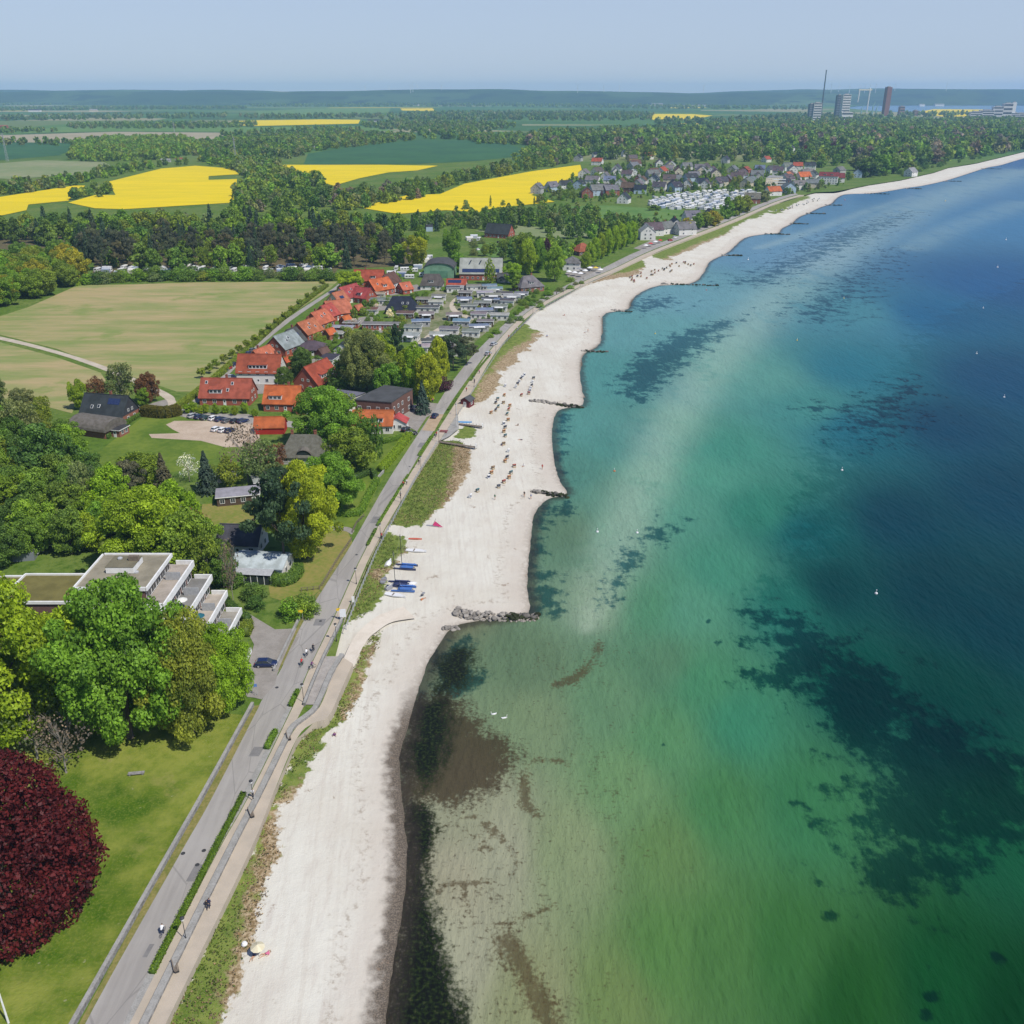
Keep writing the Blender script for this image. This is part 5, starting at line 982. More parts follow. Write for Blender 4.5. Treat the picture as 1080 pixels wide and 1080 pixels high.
mb = MB(); mb.box((0, 0, 1.3), (9.5, 2.6, 2.6), 1); [mb.box((-4.7 + i * 1.57, -1.33, 1.3), (.12, .08, 2.7)) for i in range(7)]; mb.add([(-4.9, -1.6, 2.62), (4.9, -1.6, 2.62), (4.9, 1.4, 3.0), (-4.9, 1.4, 3.0)], [(0, 1, 2, 3)], 2); mb.build("veranda", [MAT_white, MAT_glass, MAT_steel], o, (-.5, -5.4, 0))
# slate house with barn
o = house(117,442,16,10,-12,3.0,5.6,'slate','brick',"dark slate roofed house with black gable and solar panels","at the meadow edge",chim=[1.5],sky=[(-4,-1,.35),(-1.5,-1,.4)],solar=(3.6,-1,.66,4.4,2.2))
mb = MB(); mb.add([(0, -5.25, 2.9), (0, 5.25, 2.9), (0, 0, 8.8)], [(0, 1, 2)]); mb.build("gable_cladding", MAT_felt, o, (8.06, 0, 0), color=RC['slate'])
p = P(104,456); o = empty("barn", (p.x, p.y, LAND - .03), rad(-20)); reg(o, "round roofed grey barn", "in front of the dark slate house", "barn")
mb = MB(); mb.box((0, 0, 1.3), (14, 9, 2.6)); mb.build("wall", MAT_brick, o, color=WC['brick'])
pr = [(5.2 * math.cos(a), 2.4 + 3.2 * math.sin(a)) for a in np.linspace(0, math.pi, 13)]; mb = MB(); mb.extr(pr, -7.6, 7.6); mb.build("roof", MAT_thatch, o, color=RC['thatch'])
flatbox(122,458,7,5,-14,2.4,'slate','brick',"slate roofed garage annex","beside the round roofed barn")
# barns behind the village
p = P(465,290); o = empty("barn", (p.x, p.y, LAND), rad(-2)); reg(o, "green metal barn with dark curved roof", "behind the village", "barn")
mb = MB(); W, L = 18, 22; arc = [(W/2 * math.cos(a) * 1.0, 5.5 + 3.2 * math.sin(a)) for a in np.linspace(0, math.pi, 11)]; mb.extr([(-W/2, 0), (W/2, 0)] + arc, -L/2, L/2); k = mb.build("wall", MAT_felt, o, color=WC['green']); k.rotation_euler.z = math.pi / 2
mb = MB(); arc2 = [(y * 1.05, z + .25) for y, z in arc]; mb.extr(arc2 + [(y, z + .02) for y, z in arc][::-1], -L/2 - .5, L/2 + .5); k = mb.build("roof", MAT_felt, o, color=RC['dgrey']); k.rotation_euler.z = math.pi / 2
mb = MB(); mb.box((-2.7, 0, 2.2), (5.2, .1, 4.4)); mb.box((2.7, 0, 2.2), (5.2, .1, 4.4)); mb.build("gate", MAT_felt, o, (0, -L/2 - .06, 0), color=(.13, .28, .19))
o = house(508,293,25,17,-2,4.0,7.5,(.36,.35,.32),'redbrick',"big brick barn with pale roof and blue solar strip","behind the cabins",name="barn",cat="barn",tmat=MAT_felt,solar=(0,-1,.16,22,2.6))
mb = MB(); [mb.box((x, -3.2, 10.6), (.6, 3, .3)) for x in (-6, 0, 6)]; mb.build("roof_vent", MAT_dark, o)
house(527,250,20,12,-24,3.4,6.4,'slate','redbrick',"dark roofed brick farmhouse","in the hedgerows below the rapeseed",name="farmhouse")
house(456,304,12,11,-3,2.8,5.2,'purple','white',"white house with brownish roof and half timbered gable","below the green barn",hip=.3,dorm=[(2.6,0,-1)])
house(482,304,11,7,-4,2.6,2.6,'red','white',"small house with red roof and dark solar panels","between white house and brick barn",solar=(-1,-1,.5,7.5,2.2))
flatbox(480,307,9,5,-3,2.6,'lgrey','white',"white flat roofed cabin","in front of the red solar roof")
o = house(557,306,14,12,24,3.0,5.0,'grey','brick',"grey hip roofed house with dormers","on the bank above the promenade",hip=.7,dorm=[(2.6,0,-1)],chim=[2])
house(533,297,9,7,-5,2.6,2.2,'dgrey','grey',"dark grey roofed low house","beside the brick barn trees")
o = house(603,284,10,11,80,4.6,3.2,'grey','white',"white restaurant with grey roof","above the promenade terrace",hip=.5,name="restaurant",cat="restaurant")
mb = MB(); mb.box((0, 0, .4), (14, 9, .8)); mb.box((0, -4.6, 1.2), (14, .1, .8)); mb.box((7, 0, 1.2), (.1, 9, .8)); mb.build("terrace", MAT_conc, o, (1, -10, 0), rad(-40))
house(614,268,13,12,30,3.0,4.4,'brick','darkbrick',"red hip roofed house","behind the white restaurant",hip=.9)
# --- holiday cabins
CAB = [(463,317),(460,323),(456,329),(450,336),(444,344),(436,350),(433,359),(478,308),(491,313),(490,320),(495,327),(511,313),(516,320),(509,324),(511,332),(527,328),(527,337),(532,314),(479,337),(487,344),(474,352),(464,358),(455,365),(512,344),(505,349),(497,355),(456,371),(475,374),(447,320),(516,306),(550,314),(516,312),(535,322),(520,316),(529,321),(505,336),(540,317),(446,329),(470,366),(522,309),(500,306)]
rl = ['grey','lgrey','dgrey','grey','blue','lgrey']
for i, (a_, b_) in enumerate(CAB):
    rc_ = rl[(i * 7 + i // 5) % 6]; wl_ = ['white','white','grey','white','wood'][(i * 3) % 5]
    lk = f"{'white' if wl_=='white' else 'pale grey' if wl_=='grey' else 'brown'} holiday cabin with {dict(grey='grey', lgrey='pale grey', dgrey='dark grey', blue='bluish')[rc_]} roof"
    flatbox(a_, b_, R.uniform(6.6, 8.8), R.uniform(3.8, 5.0), R.choice((-6, -4, 8, 4, -10)), 2.7, rc_, wl_, lk, "in the cabin park", "holiday_cabin", "cabin", R.uniform(.3, .9), awn=i % 3 == 0)
# --- seaside village houses
SEA = [(616,187,'slate','white'),(630,185,'purple','white'),(649,186,'grey','white'),(667,185,'dgrey','darkbrick'),(625,195,'grey','white'),(611,199,'slate','blue'),(643,195,'blue','white'),(655,197,'brown','brick'),(673,193,'grey','brick'),(689,194,'navy','white'),(619,208,'brown','brick'),(630,206,'slate','blue'),(644,206,'slate','brick'),(662,203,'brown','darkbrick'),(675,204,'navy','blue'),(658,214,'slate','white'),(610,170,'slate','grey'),(630,174,'red','brick'),(695,176,'purple','white'),(698,184,'red','redbrick'),(667,171,'red','yellow'),(683,168,'pink','white'),(675,162,'slate','brick'),(597,199,'slate','white'),(582,202,'slate','blue'),(567,204,'slate','grey'),
 (724,179,'slate','white'),(740,183,'grey','white'),(751,184,'orange','white'),(715,185,'brown','cream'),(712,193,'grey','white'),(728,192,'slate','blue'),(740,197,'navy','white'),(725,199,'purple','brick'),(712,202,'slate','blue'),(756,197,'purple','grey'),(767,193,'slate','brick'),(780,190,'orange','blue'),(786,183,'red','redbrick'),(798,189,'grey','white'),(801,182,'blue','blue'),(765,172,'slate','grey'),(796,159,'slate','white'),(793,214,'thatch','brick'),
 (800,183,'slate','blue'),(815,183,'dgrey','white'),(830,180,'slate','white'),(841,179,'red','brick'),(854,179,'slate','white'),(830,190,'salmon','white'),(847,190,'orange','white'),(857,189,'slate','white'),(883,192,'maroon','white'),(885,183,'slate','grey'),(904,187,'slate','blue'),(913,185,'purple','white'),(831,203,'slate','blue'),(842,200,'grey','white'),(856,198,'grey','cream'),(815,206,'orange','brick'),(808,171,'red','white'),(834,159,'slate','white'),(857,155,'purple','white'),(882,160,'orange','white'),(700,246,'grey','brick'),(712,243,'navy','white'),(682,252,'lgrey','white'),(729,236,'slate','white'),(722,247,'slate','white'),(748,234,'slate','brick'),(688,248,'purple','redbrick'),(955,166,'slate','white'),(988,162,'pink','brick'),(936,155,'pink','white'),(960,186,'lgrey','white')]
TXT = dict(slate='slate', purple='brownish', grey='grey', dgrey='dark grey', blue='bluish', brown='brown', navy='navy', red='red', pink='pinkish', orange='orange', salmon='salmon', maroon='maroon', thatch='thatched', lgrey='pale grey')
for x_, y_ in scatter([(600,204),(650,178),(700,175),(760,180),(800,186),(840,182),(880,186),(870,194),(830,204),(800,206),(760,200),(700,206),(650,212),(615,208)], 46):
    q_ = topix((x_, y_, LAND)); SEA.append((q_[0], q_[1], R.choice(('grey', 'grey', 'dgrey', 'slate', 'purple', 'brown')), R.choice(('white', 'white', 'cream', 'grey'))))
SEA = [s_ for i, s_ in enumerate(SEA) if all((P(s_[0], s_[1]) - P(t_[0], t_[1])).length > 13 for t_ in SEA[:i])]
for a_, b_, rc_, wc_ in SEA:
    if 'brick' in wc_ and R.random() < .6: wc_ = 'white'
    if rc_ == 'slate' and R.random() < .6: rc_ = 'grey'
    if rc_ in ('red', 'orange') and R.random() < .35: rc_ = 'purple'
    s = R.uniform(1.05, 1.3); house(a_, b_, 12.5 * s, 10 * s, R.choice((-20, 15, 70, 60, -10, 40, 90)), R.choice((4.8, 5.6, 6.0)), R.uniform(4, 5.2), rc_, wc_, f"{dict(brick='brick', redbrick='red brick', darkbrick='dark brick', grey='pale grey').get(wc_, wc_)} house with {TXT[rc_]} roof", "in the seaside village", dorm=[(2.6, 0, -1)] if R.random() < .4 else (), chim=[1] if R.random() < .5 else (), rich=False)
o = house(638,168,42,13,12,8.5,3.0,'navy','white',"long white hotel with dark blue roof","above the seaside village",name="hotel",cat="hotel",storeys=3)
house(662,165,20,12,12,6.5,3.4,'navy','white',"white house with dark blue roof","beside the long hotel")
house(873,194,22,14,-20,9.5,4,'maroon','white',"white seafront hotel with red roof","at the end of the seaside village",name="hotel",cat="hotel",storeys=3,dorm=[(2.6,-4,-1),(2.6,4,-1)])
o, loc = block("apartment_block", "pale flat roofed four storey block with balconies", "in the seaside village", "apartment block", [(808,188),(823,187),(826,186),(812,185)], LAND, 15, 'cream', 'lgrey')
mb = MB(); [mb.box((0, loc[0][1] - .6, 1.8 + 3 * f), (15, 1.0, .9)) for f in range(4)]; mb.build("balcony", MAT_white, o)
# --- terraced flats: five storeys stepping down towards the sea
X0, YF = -84.0, 156.5; XE = [-56.6, -59.8, -63.0, -66.6, -70.2]; YB = [170.2, 172.2, 173.6, 174.2, 172.6]
o = empty("terraced_flats", (-70, 165, LAND - .02)); props(o, "white terraced apartment building stepping down towards the road", "apartment block")
ox, oy = -70, 165
TOPM = [(.34, .32, .28), (.46, .41, .35), (.24, .235, .225), (.42, .37, .32), (.30, .27, .20)]
for k in range(5):
    z0, z1 = k * 3.0, k * 3.0 + 3.0; x1, yb, yf = XE[k], YB[k], YF + (2.0 if k == 4 else 0); nx = XE[k + 1] if k < 4 else None
    mb = MB(); mb.box(((X0 + x1 - .5) / 2 - ox, (yf + yb) / 2 - oy, (z0 + z1) / 2 - .1), (x1 - X0 - .5, yb - yf, 2.78)); mb.build("wall", MAT_brick, o, color=(.17, .085, .07))
    mb = MB(); mb.box(((X0 + x1) / 2 - ox, (yf + yb) / 2 - oy, z1 - .09), (x1 - X0 + .2, yb - yf + .5, .24)); mb.build("roof" if k == 4 else "terrace_floor", MAT_felt, o, color=TOPM[k])
    # white parapets round the terrace
    mb = MB(); h = .95 if k < 4 else .4; hz = z1 + h / 2 - .2
    mb.box((x1 - ox + .12, (yf + yb) / 2 - oy, hz), (.3, yb - yf + .6, h + .4)); mb.box(((x1 + (nx or X0)) / 2 - ox, yb - oy + .2, hz), (abs(x1 - (nx or X0)) - .3, .28, h + .4)); mb.box(((x1 + X0) / 2 - ox, yf - oy - .2, hz), (x1 - X0 - .3, .28, h + .4))
    if k == 4: mb.box((X0 - ox - .1, (yf + yb) / 2 - oy, hz), (.28, yb - yf, h + .4))
    mb.build("parapet", MAT_white, o)
    for i in range(5):
        y = yf + 1.8 + i * (yb - yf - 3) / 4.2; link("window", WIN[(2.6, 2.2)], o, (x1 - .5 + .0 - ox + .02, y - oy, z0 + 1.3), math.pi / 2)
    for i in range(7): link("window", WIN[(2.6, 2.2)], o, (X0 + 2 + i * 3.4 - ox if X0 + 2 + i * 3.4 < x1 - 2 else X0 + 3 - ox, yf - oy - .03, z0 + 1.3)) if X0 + 2 + i * 3.4 < x1 - 2 else None
    if k < 4:
        mb = MB(); mb.box(((X0 + x1) / 2 - ox, yf - oy - 1.3, z0 + 2.95), (x1 - X0, 2.2, .2)); mb.box(((X0 + x1) / 2 - ox, yf - oy - 2.5, z0 + 3.3), (x1 - X0, .2, 1.1)); mb.build("balcony", MAT_white, o)
        mb = MB(); ym = YF + 8 + k; mb.box(((x1 + nx) / 2 - ox, ym - oy, z1 + .9), (x1 - nx - .5, .1, 1.8)); mb.build("divider", MAT_steel, o)
mb = MB(); mb.box((-77.5 - ox, 167 - oy, 15.75), (5.5, 5, 1.3), 0); mb.box((-77.5 - ox, 167 - oy, 16.45), (5.6, 5.1, .1), 1); mb.box((-75.6 - ox, 167.5 - oy, 17), (2, .7, 1.1), 2); mb.build("lift_housing", [MAT_white, MAT_felt, MAT_timber], o, color=(.2, .18, .12))
for x, y in ((-78.6, 168), (-74.5, 165), (-79, 162)): mb = MB(); mb.lathe([(.5, 0), (.5, .25), (.3, .4), (0, .42)], 10); mb.build("roof_vent", MAT_steel, o, (x - ox, y - oy, 16.55 if y == 168 else 15.02))
mb = MB(); mb.box((-91.5 - ox, 163.5 - oy, 6), (14.8, 11, 12)); mb.box((-105 - ox, 164.5 - oy, 5.4), (12, 12, 10.8)); mb.build("wing_wall", MAT_brick, o, color=(.17, .085, .07))
mb = MB(); mb.box((-91.5 - ox, 163.5 - oy, 12.1), (15, 11.2, .25)); mb.box((-105.2 - ox, 164.5 - oy, 10.9), (12, 12.2, .22)); mb.build("wing_roof", MAT_felt, o, color=(.18, .16, .05))
mb = MB(); [mb.box(c, d) for c, d in (((-91.5 - ox, 169.2 - oy, 12.3), (15.2, .3, .6)), ((-91.5 - ox, 157.8 - oy, 12.3), (15.2, .3, .6)), ((-99.0 - ox, 163.5 - oy, 12.3), (.3, 11, .6)), ((-105.2 - ox, 170.7 - oy, 11.1), (12.2, .3, .5)))]; mb.build("wing_parapet", MAT_white, o)
for x, y, z, c in ((-61.5, 160, 6, (.02, .12, .16)), (-64.8, 161, 9, (.7, .7, .66))):
    p = empty("parasol", (x, y, z + LAND + .05)); props(p, ("teal" if c[0] < .1 else "white") + " parasol standing on a terrace of the flats", "parasol"); mb = MB(); mb.lathe([(1.15, 2.0), (.6, 2.3), (.02, 2.5)], 8); mb.build("canopy", MAT_render, p, color=c); mb = MB(); mb.tube([(0, 0, 0), (0, 0, 2.5)], .04, 6); mb.lathe([(.28, 0), (.28, .08), (0, .1)], 10); mb.build("pole", MAT_steel, p)
# ================================================================ vehicles, boats, people, street furniture
import bmesh
def paint(name, rough=.35):
    m = N(name); return m.done(m.bsdf(m.ocol(), rough, .5, None, 0, **{"Coat Weight": .3}))
MAT_paint = paint("car_paint"); MAT_cloth = paint("plain_cloth", .9)
m = N("rubber"); MAT_rubber = m.done(m.bsdf((.02, .02, .02), .8, .2))
m = N("lamp_glass"); MAT_lens = m.done(m.bsdf((.75, .75, .72), .15, .6))
m = N("tail_lens"); MAT_tail = m.done(m.bsdf((.35, .01, .01), .2, .6))
def loft(secs, mi=0, mb=None):
    mb = mb or MB(); k = len(secs[0]); vs = [q for s in secs for q in s]
    fs = [(i * k + j, i * k + (j + 1) % k, (i + 1) * k + (j + 1) % k, (i + 1) * k + j) for i in range(len(secs) - 1) for j in range(k)] + [tuple(range(k))[::-1], tuple(range((len(secs) - 1) * k, len(secs) * k))]
    return mb.add(vs, fs, mi)
def sec(x, hw, z0, z1, top): return [(x, -hw, z0 + .1), (x, -hw * .96, z0), (x, hw * .96, z0), (x, hw, z0 + .1), (x, hw, z1 - .15), (x, hw * top, z1), (x, -hw * top, z1), (x, -hw, z1 - .15)]
body = loft([sec(-2.15, .78, .38, .78, .9), sec(-2.0, .86, .25, .92, .9), sec(-1.1, .88, .22, .96, .92), sec(.7, .88, .22, .94, .92), sec(1.6, .86, .22, .86, .9), sec(2.1, .78, .28, .70, .88), sec(2.2, .68, .38, .6, .88)])
CAR_body = body.mesh("body", MAT_paint, True)
g_ = [[(-1.95, .74, .92), (-1.45, .62, 1.42), (-.1, .62, 1.48), (.35, .62, 1.44), (1.15, .76, .92)]]
top = MB(); L_ = [(-2.0, .80, .93), (-1.5, .64, 1.40), (-.2, .64, 1.46), (.3, .64, 1.42), (1.15, .80, .91)]
top.add([(x, -y, z) for x, y, z in L_] + [(x, y, z) for x, y, z in L_], [(0, 1, 6, 5), (3, 4, 9, 8), (0, 4, 3, 2, 1), (5, 6, 7, 8, 9)], 0)
CAR_glass = top.mesh("window_glass", MAT_glass)
rf = MB(); rf.add([(-1.56, -.65, 1.40), (.34, -.65, 1.425), (.34, .65, 1.425), (-1.56, .65, 1.40), (-1.4, -.58, 1.49), (.18, -.58, 1.50), (.18, .58, 1.50), (-1.4, .58, 1.49), (-.6, -.66, 1.45), (-.6, .66, 1.45)], [(0, 1, 5, 4), (1, 2, 6, 5), (2, 3, 7, 6), (3, 0, 4, 7), (4, 5, 6, 7)])
[rf.tube([(a, s * .81, .93), (b_, s * .655, 1.42)], .04, 5) for s in (-1, 1) for a, b_ in ((1.12, .32), (-.5, -.5), (-1.97, -1.5))]
CAR_roof = rf.mesh("roof", MAT_paint)
wh = MB(); wh.at((0, 0, 0), 0, math.pi / 2); wh.lathe([(.0, -.11), (.28, -.11), (.33, -.07), (.33, .07), (.28, .11), (0, .11)], 16, 0); wh.lathe([(0, -.118), (.2, -.118)], 10, 1); wh.lathe([(0, .118), (.2, .118)], 10, 1); CAR_wheel = wh.mesh("wheel", [MAT_rubber, MAT_steel], True)
hl = MB(); hl.box((0, 0, 0), (.14, .36, .16), 0, .8); CAR_head = hl.mesh("headlight", MAT_lens); tl = MB(); tl.box((0, 0, 0), (.12, .3, .2), 0, .8); CAR_tail = tl.mesh("tail_light", MAT_tail)
CARC = dict(navy=(.012,.022,.075), black=(.012,.012,.014), white=(.72,.72,.72), silver=(.38,.39,.40), red=(.35,.015,.012), grey=(.10,.105,.11), green=(.015,.04,.03), blue=(.03,.09,.25))
def car(px, py, ang, c, look, place, z=LAND + .07, sc=1.0):
    p = P(px, py, z); o = empty("parked_car", p, rad(ang), sc); reg(o, look, place, "car", "cars " + place)
    link("body", CAR_body, o, color=CARC[c]); link("window_glass", CAR_glass, o); link("roof", CAR_roof, o, color=CARC[c])
    for x in (-1.35, 1.4):
        for y in (-.80, .80): link("wheel", CAR_wheel, o, (x, y, .33))
    for y in (-.58, .58): link("headlight", CAR_head, o, (2.12, y, .62)); link("tail_light", CAR_tail, o, (-2.1, y, .78))
    return o
for i, (a_, b_, c_) in enumerate([(204,440,'silver'),(211,441,'navy'),(217.5,442,'green'),(226,442.5,'white'),(232.5,443.5,'navy'),(240,445,'grey'),(249,445.5,'black'),(256.5,445.5,'navy')]): car(a_, b_, 55 + R.uniform(-4, 4), c_, f"{c_} car", "parked in the rear row of the gravel lot")
for a_, b_, c_ in [(228.7,454,'white'),(236,455,'white'),(243,455.5,'navy')]: car(a_, b_, 62, c_, f"{c_} car", "parked in the front row of the gravel lot")
for a_, b_, c_, an in [(212,415,'navy',74),(236.5,392.5,'navy',74),(241,389.5,'red',74),(247,385.5,'navy',74),(262.5,374,'navy',74),(266.5,370.5,'grey',74),(237,402,'silver',0),(245,399,'silver',0),(224,405.5,'white',10)]: car(a_, b_, an, c_, f"{c_} car", "parked along the village street", LAND + .1)
car(281,702,2,'navy',"dark blue estate car","parked alone on the driveway by the flats")
car(458.7,440,76,'navy',"dark blue car","driving on the coast road by the inn")
car(143,432,-8,'white',"white car","parked beside the dark slate house")
car(428,454,70,'black',"black car","parked beside the pink roofed annex"); car(433.5,458.5,20,'black',"black car","parked at the hedge by the inn"); car(435,431,75,'navy',"dark blue car","parked before the brick flats")
car(515,374,66,'silver',"silver car","parked on the coast road by the cabins"); car(521,364,62,'silver',"silver car","parked on the coast road by the cabins")
for a_, b_, c_ in [(541,264,'blue'),(533,262,'navy'),(505,264,'white'),(497,255,'white'),(527,256,'black'),(712,251,'white'),(726,246.5,'blue'),(736,242,'grey'),(742,239.5,'silver'),(750,236.5,'white'),(707,254,'red')]: car(a_, b_, 30, c_, f"{c_} car", "parked behind the village" if a_ < 600 else "parked beside the coast road restaurants")
# caravans
prof = [(-1.1, .45), (1.1, .45), (1.12, 1.4), (1.02, 2.3), (.8, 2.55), (-.8, 2.55), (-1.02, 2.3), (-1.12, 1.4)]
mb = MB(); mb.extr(prof, -2.8, 2.8, 0); mb.box((3.1, 0, .5), (1.2, .12, .1), 1); [mb.box((x, 0, 2.6), (.6, .7, .12), 0) for x in (-1.2, 1.0)]; CV_b = mb.mesh("body", [MAT_paint, MAT_steel])
mb = MB(); [mb.box((x, s * 1.13, 1.65), (1.2, .04, .6)) for x in (-1.6, .2, 1.9) for s in (-1, 1)]; [mb.box((s * 2.82, 0, 1.7), (.04, 1.5, .6)) for s in (-1, 1)]; CV_w = mb.mesh("window", MAT_glass)
mb = MB(); mb.extr([(-3.6, 0), (-1.15, 0), (-1.15, 2.4), (-3.6, 2.0)], -2.4, 2.4); CV_a = mb.mesh("awning", MAT_cloth)
mb = MB(); mb.at((0, 0, 0), 0, math.pi / 2); [mb.lathe([(0, -1.0 + d), (.32, -1.0 + d), (.32, -.8 + d), (0, -.8 + d)], 12) for d in (0, 1.8)]; CV_wh = mb.mesh("wheel", MAT_rubber)
def caravan(x, y, ang, look, place, aw, parts=True):
    o = empty("caravan", (x, y, LAND + .02), ang); reg(o, look, place, "caravan", "caravans " + place); k = R.uniform(.85, 1.0)
    link("body", CV_b, o, color=(.74 * k, .74 * k, .72 * k)); link("window", CV_w, o); link("wheel", CV_wh, o, (0, 0, .35))
    if aw: link("awning", CV_a, o, color=R.choice([(.5, .5, .5), (.25, .3, .38), (.6, .58, .52), (.18, .2, .22), (.45, .47, .5), (.1, .14, .22)]))
CAMP = [(582,214),(590,209),(612,202)]
for i, (x, y) in enumerate(scatter([(683,214),(690,209),(720,204.5),(760,201),(796,202),(801,206),(796,211),(765,221),(742,222),(700,221.5),(685,218)], 9.8, jitter=.18)):
    caravan(x, y, R.choice((.3, .3, 1.87)) + R.uniform(-.1, .1), "white caravan with an awning" if i % 3 else "plain white caravan", "packed in the seaside caravan park", i % 3)
for i, (x, y) in enumerate(scatter([(98,284),(150,283),(250,282),(345,282),(350,288.5),(250,289),(100,290)], 9, jitter=.3)): caravan(x, y, R.choice((0, 1.5, .3)), "white caravan" if i % 2 else "white caravan with an awning", "camped under the wood by the meadow", i % 2 == 0)
for a_, b_, an in [(424,291,0),(427,286,10),(436,287,0),(441,283,5),(447,292,8),(413,290,5),(432,294,0),(418,285,90),(448,276,20),(452,273,0),(495,253,10),(500,251,0),(505,254,80),(452,297,0)]: p = P(a_, b_); caravan(p.x, p.y, rad(an), "white caravan", "parked near the green barn", R.random() < .4)
for a_, b_, an in [(20,553,20),(50,553,5),(57,556,10),(36,556,60),(78,556,0),(112,543,10),(121,541,5),(60,575,15),(30,585,10)]: p = P(a_, b_); caravan(p.x, p.y, rad(an), "off white caravan", "among trees behind the flats", R.random() < .3)
# beach chairs
mb = MB(); mb.box((0, 0, .28), (1.25, .95, .36)); mb.box((0, .42, .75), (1.25, .1, .7)); [mb.box((s * .6, .05, .62), (.09, .85, .42)) for s in (-1, 1)]; SK_b = mb.mesh("basket", MAT_render)
mb = MB(); pr = [(-.55, 1.62), (-.1, 1.72), (.42, 1.5), (.58, 1.05), (.52, .85), (.34, 1.1), (.28, 1.36), (-.1, 1.56), (-.55, 1.5)]; mb.extr(pr, -.66, .66); [mb.add([(s * .65, -.5, 1.5), (s * .65, .4, 1.45), (s * .65, .55, .9), (s * .65, -.2, .86)], [(0, 1, 2, 3)]) for s in (-1, 1)]; SK_h = mb.mesh("hood", MAT_cloth)
mb = MB(); mb.box((0, -.02, .52), (1.1, .75, .14)); mb.box((0, .33, .85), (1.1, .12, .55)); SK_c = mb.mesh("seat_cushion", MAT_cloth)
STR = dict(orange=((.50,.22,.09), (.55,.40,.25)), white=((.75,.75,.74), (.2,.22,.3)), dark=((.05,.06,.09), (.4,.4,.4)), red=((.36,.07,.05), (.6,.5,.4)), teal=((.06,.15,.16), (.5,.5,.48)), brown=((.30,.19,.10), (.5,.42,.3)))
def strandkorb(px, py, c, place, parts=True):
    p = PB(px, py); rz = rad(R.uniform(20, 70)); a, b_ = STR[c]
    o = empty("beach_chair", p - Vector((0, 0, .04)), rz, .72); reg(o, f"{c} hooded beach chair", place, "beach chair", "beach chairs " + place)
    link("basket", SK_b, o, color=(.42, .33, .2) if c != 'white' else (.7, .7, .68)); link("hood", SK_h, o, color=a); link("seat_cushion", SK_c, o, color=b_)
SKP = [(532,418,'orange'),(550,418,'red'),(544,409,'white'),(546,406,'dark'),(547.6,403.4,'white'),(549.5,400.6,'dark'),(551,398.5,'white'),(553,396.5,'white'),(557.8,416,'red'),(558.7,413,'white'),(559.6,410.5,'white'),(561,407.8,'dark'),(561.5,404,'white'),(562.8,400,'dark'),(532.8,408,'white'),(525,422,'teal'),(523,426,'dark'),(531,426,'brown'),(525.7,430,'teal'),(523,433.7,'dark'),(518,436.5,'orange'),(537.8,429,'orange'),(536.7,433,'red'),(535,438,'teal'),(536,444,'orange'),(531.3,448,'white'),(532.8,452,'dark'),(531.5,456.3,'orange'),(533,461,'teal'),(531.3,469.4,'brown'),(536,477,'white'),(535,483.7,'dark'),(532.8,487.8,'orange'),(520,495,'brown'),(518.5,500,'orange'),(515.5,504.4,'white'),(542.4,493,'red'),(539,500,'teal'),(537,505,'orange'),(531.5,509.6,'red'),(526,514.6,'dark'),(503.7,519,'teal'),(496,525,'white')]
for a_, b_, c_ in SKP: strandkorb(a_, b_, c_, "in the line along the middle beach")
for i in range(34): t = i / 33; strandkorb(660 + 70 * t + R.uniform(-5, 5), 297 - 19 * t + R.uniform(-3.5, 3.5), R.choice(('dark', 'brown', 'red', 'dark', 'orange')), "on the far beach below the restaurants", False)
for i in range(26): t = i / 25; strandkorb(819 + 46 * t + R.uniform(-3, 3), 224 - 15 * t + R.uniform(-1.5, 1.5), R.choice(('dark', 'white', 'teal')), "on the seaside village beach", False)
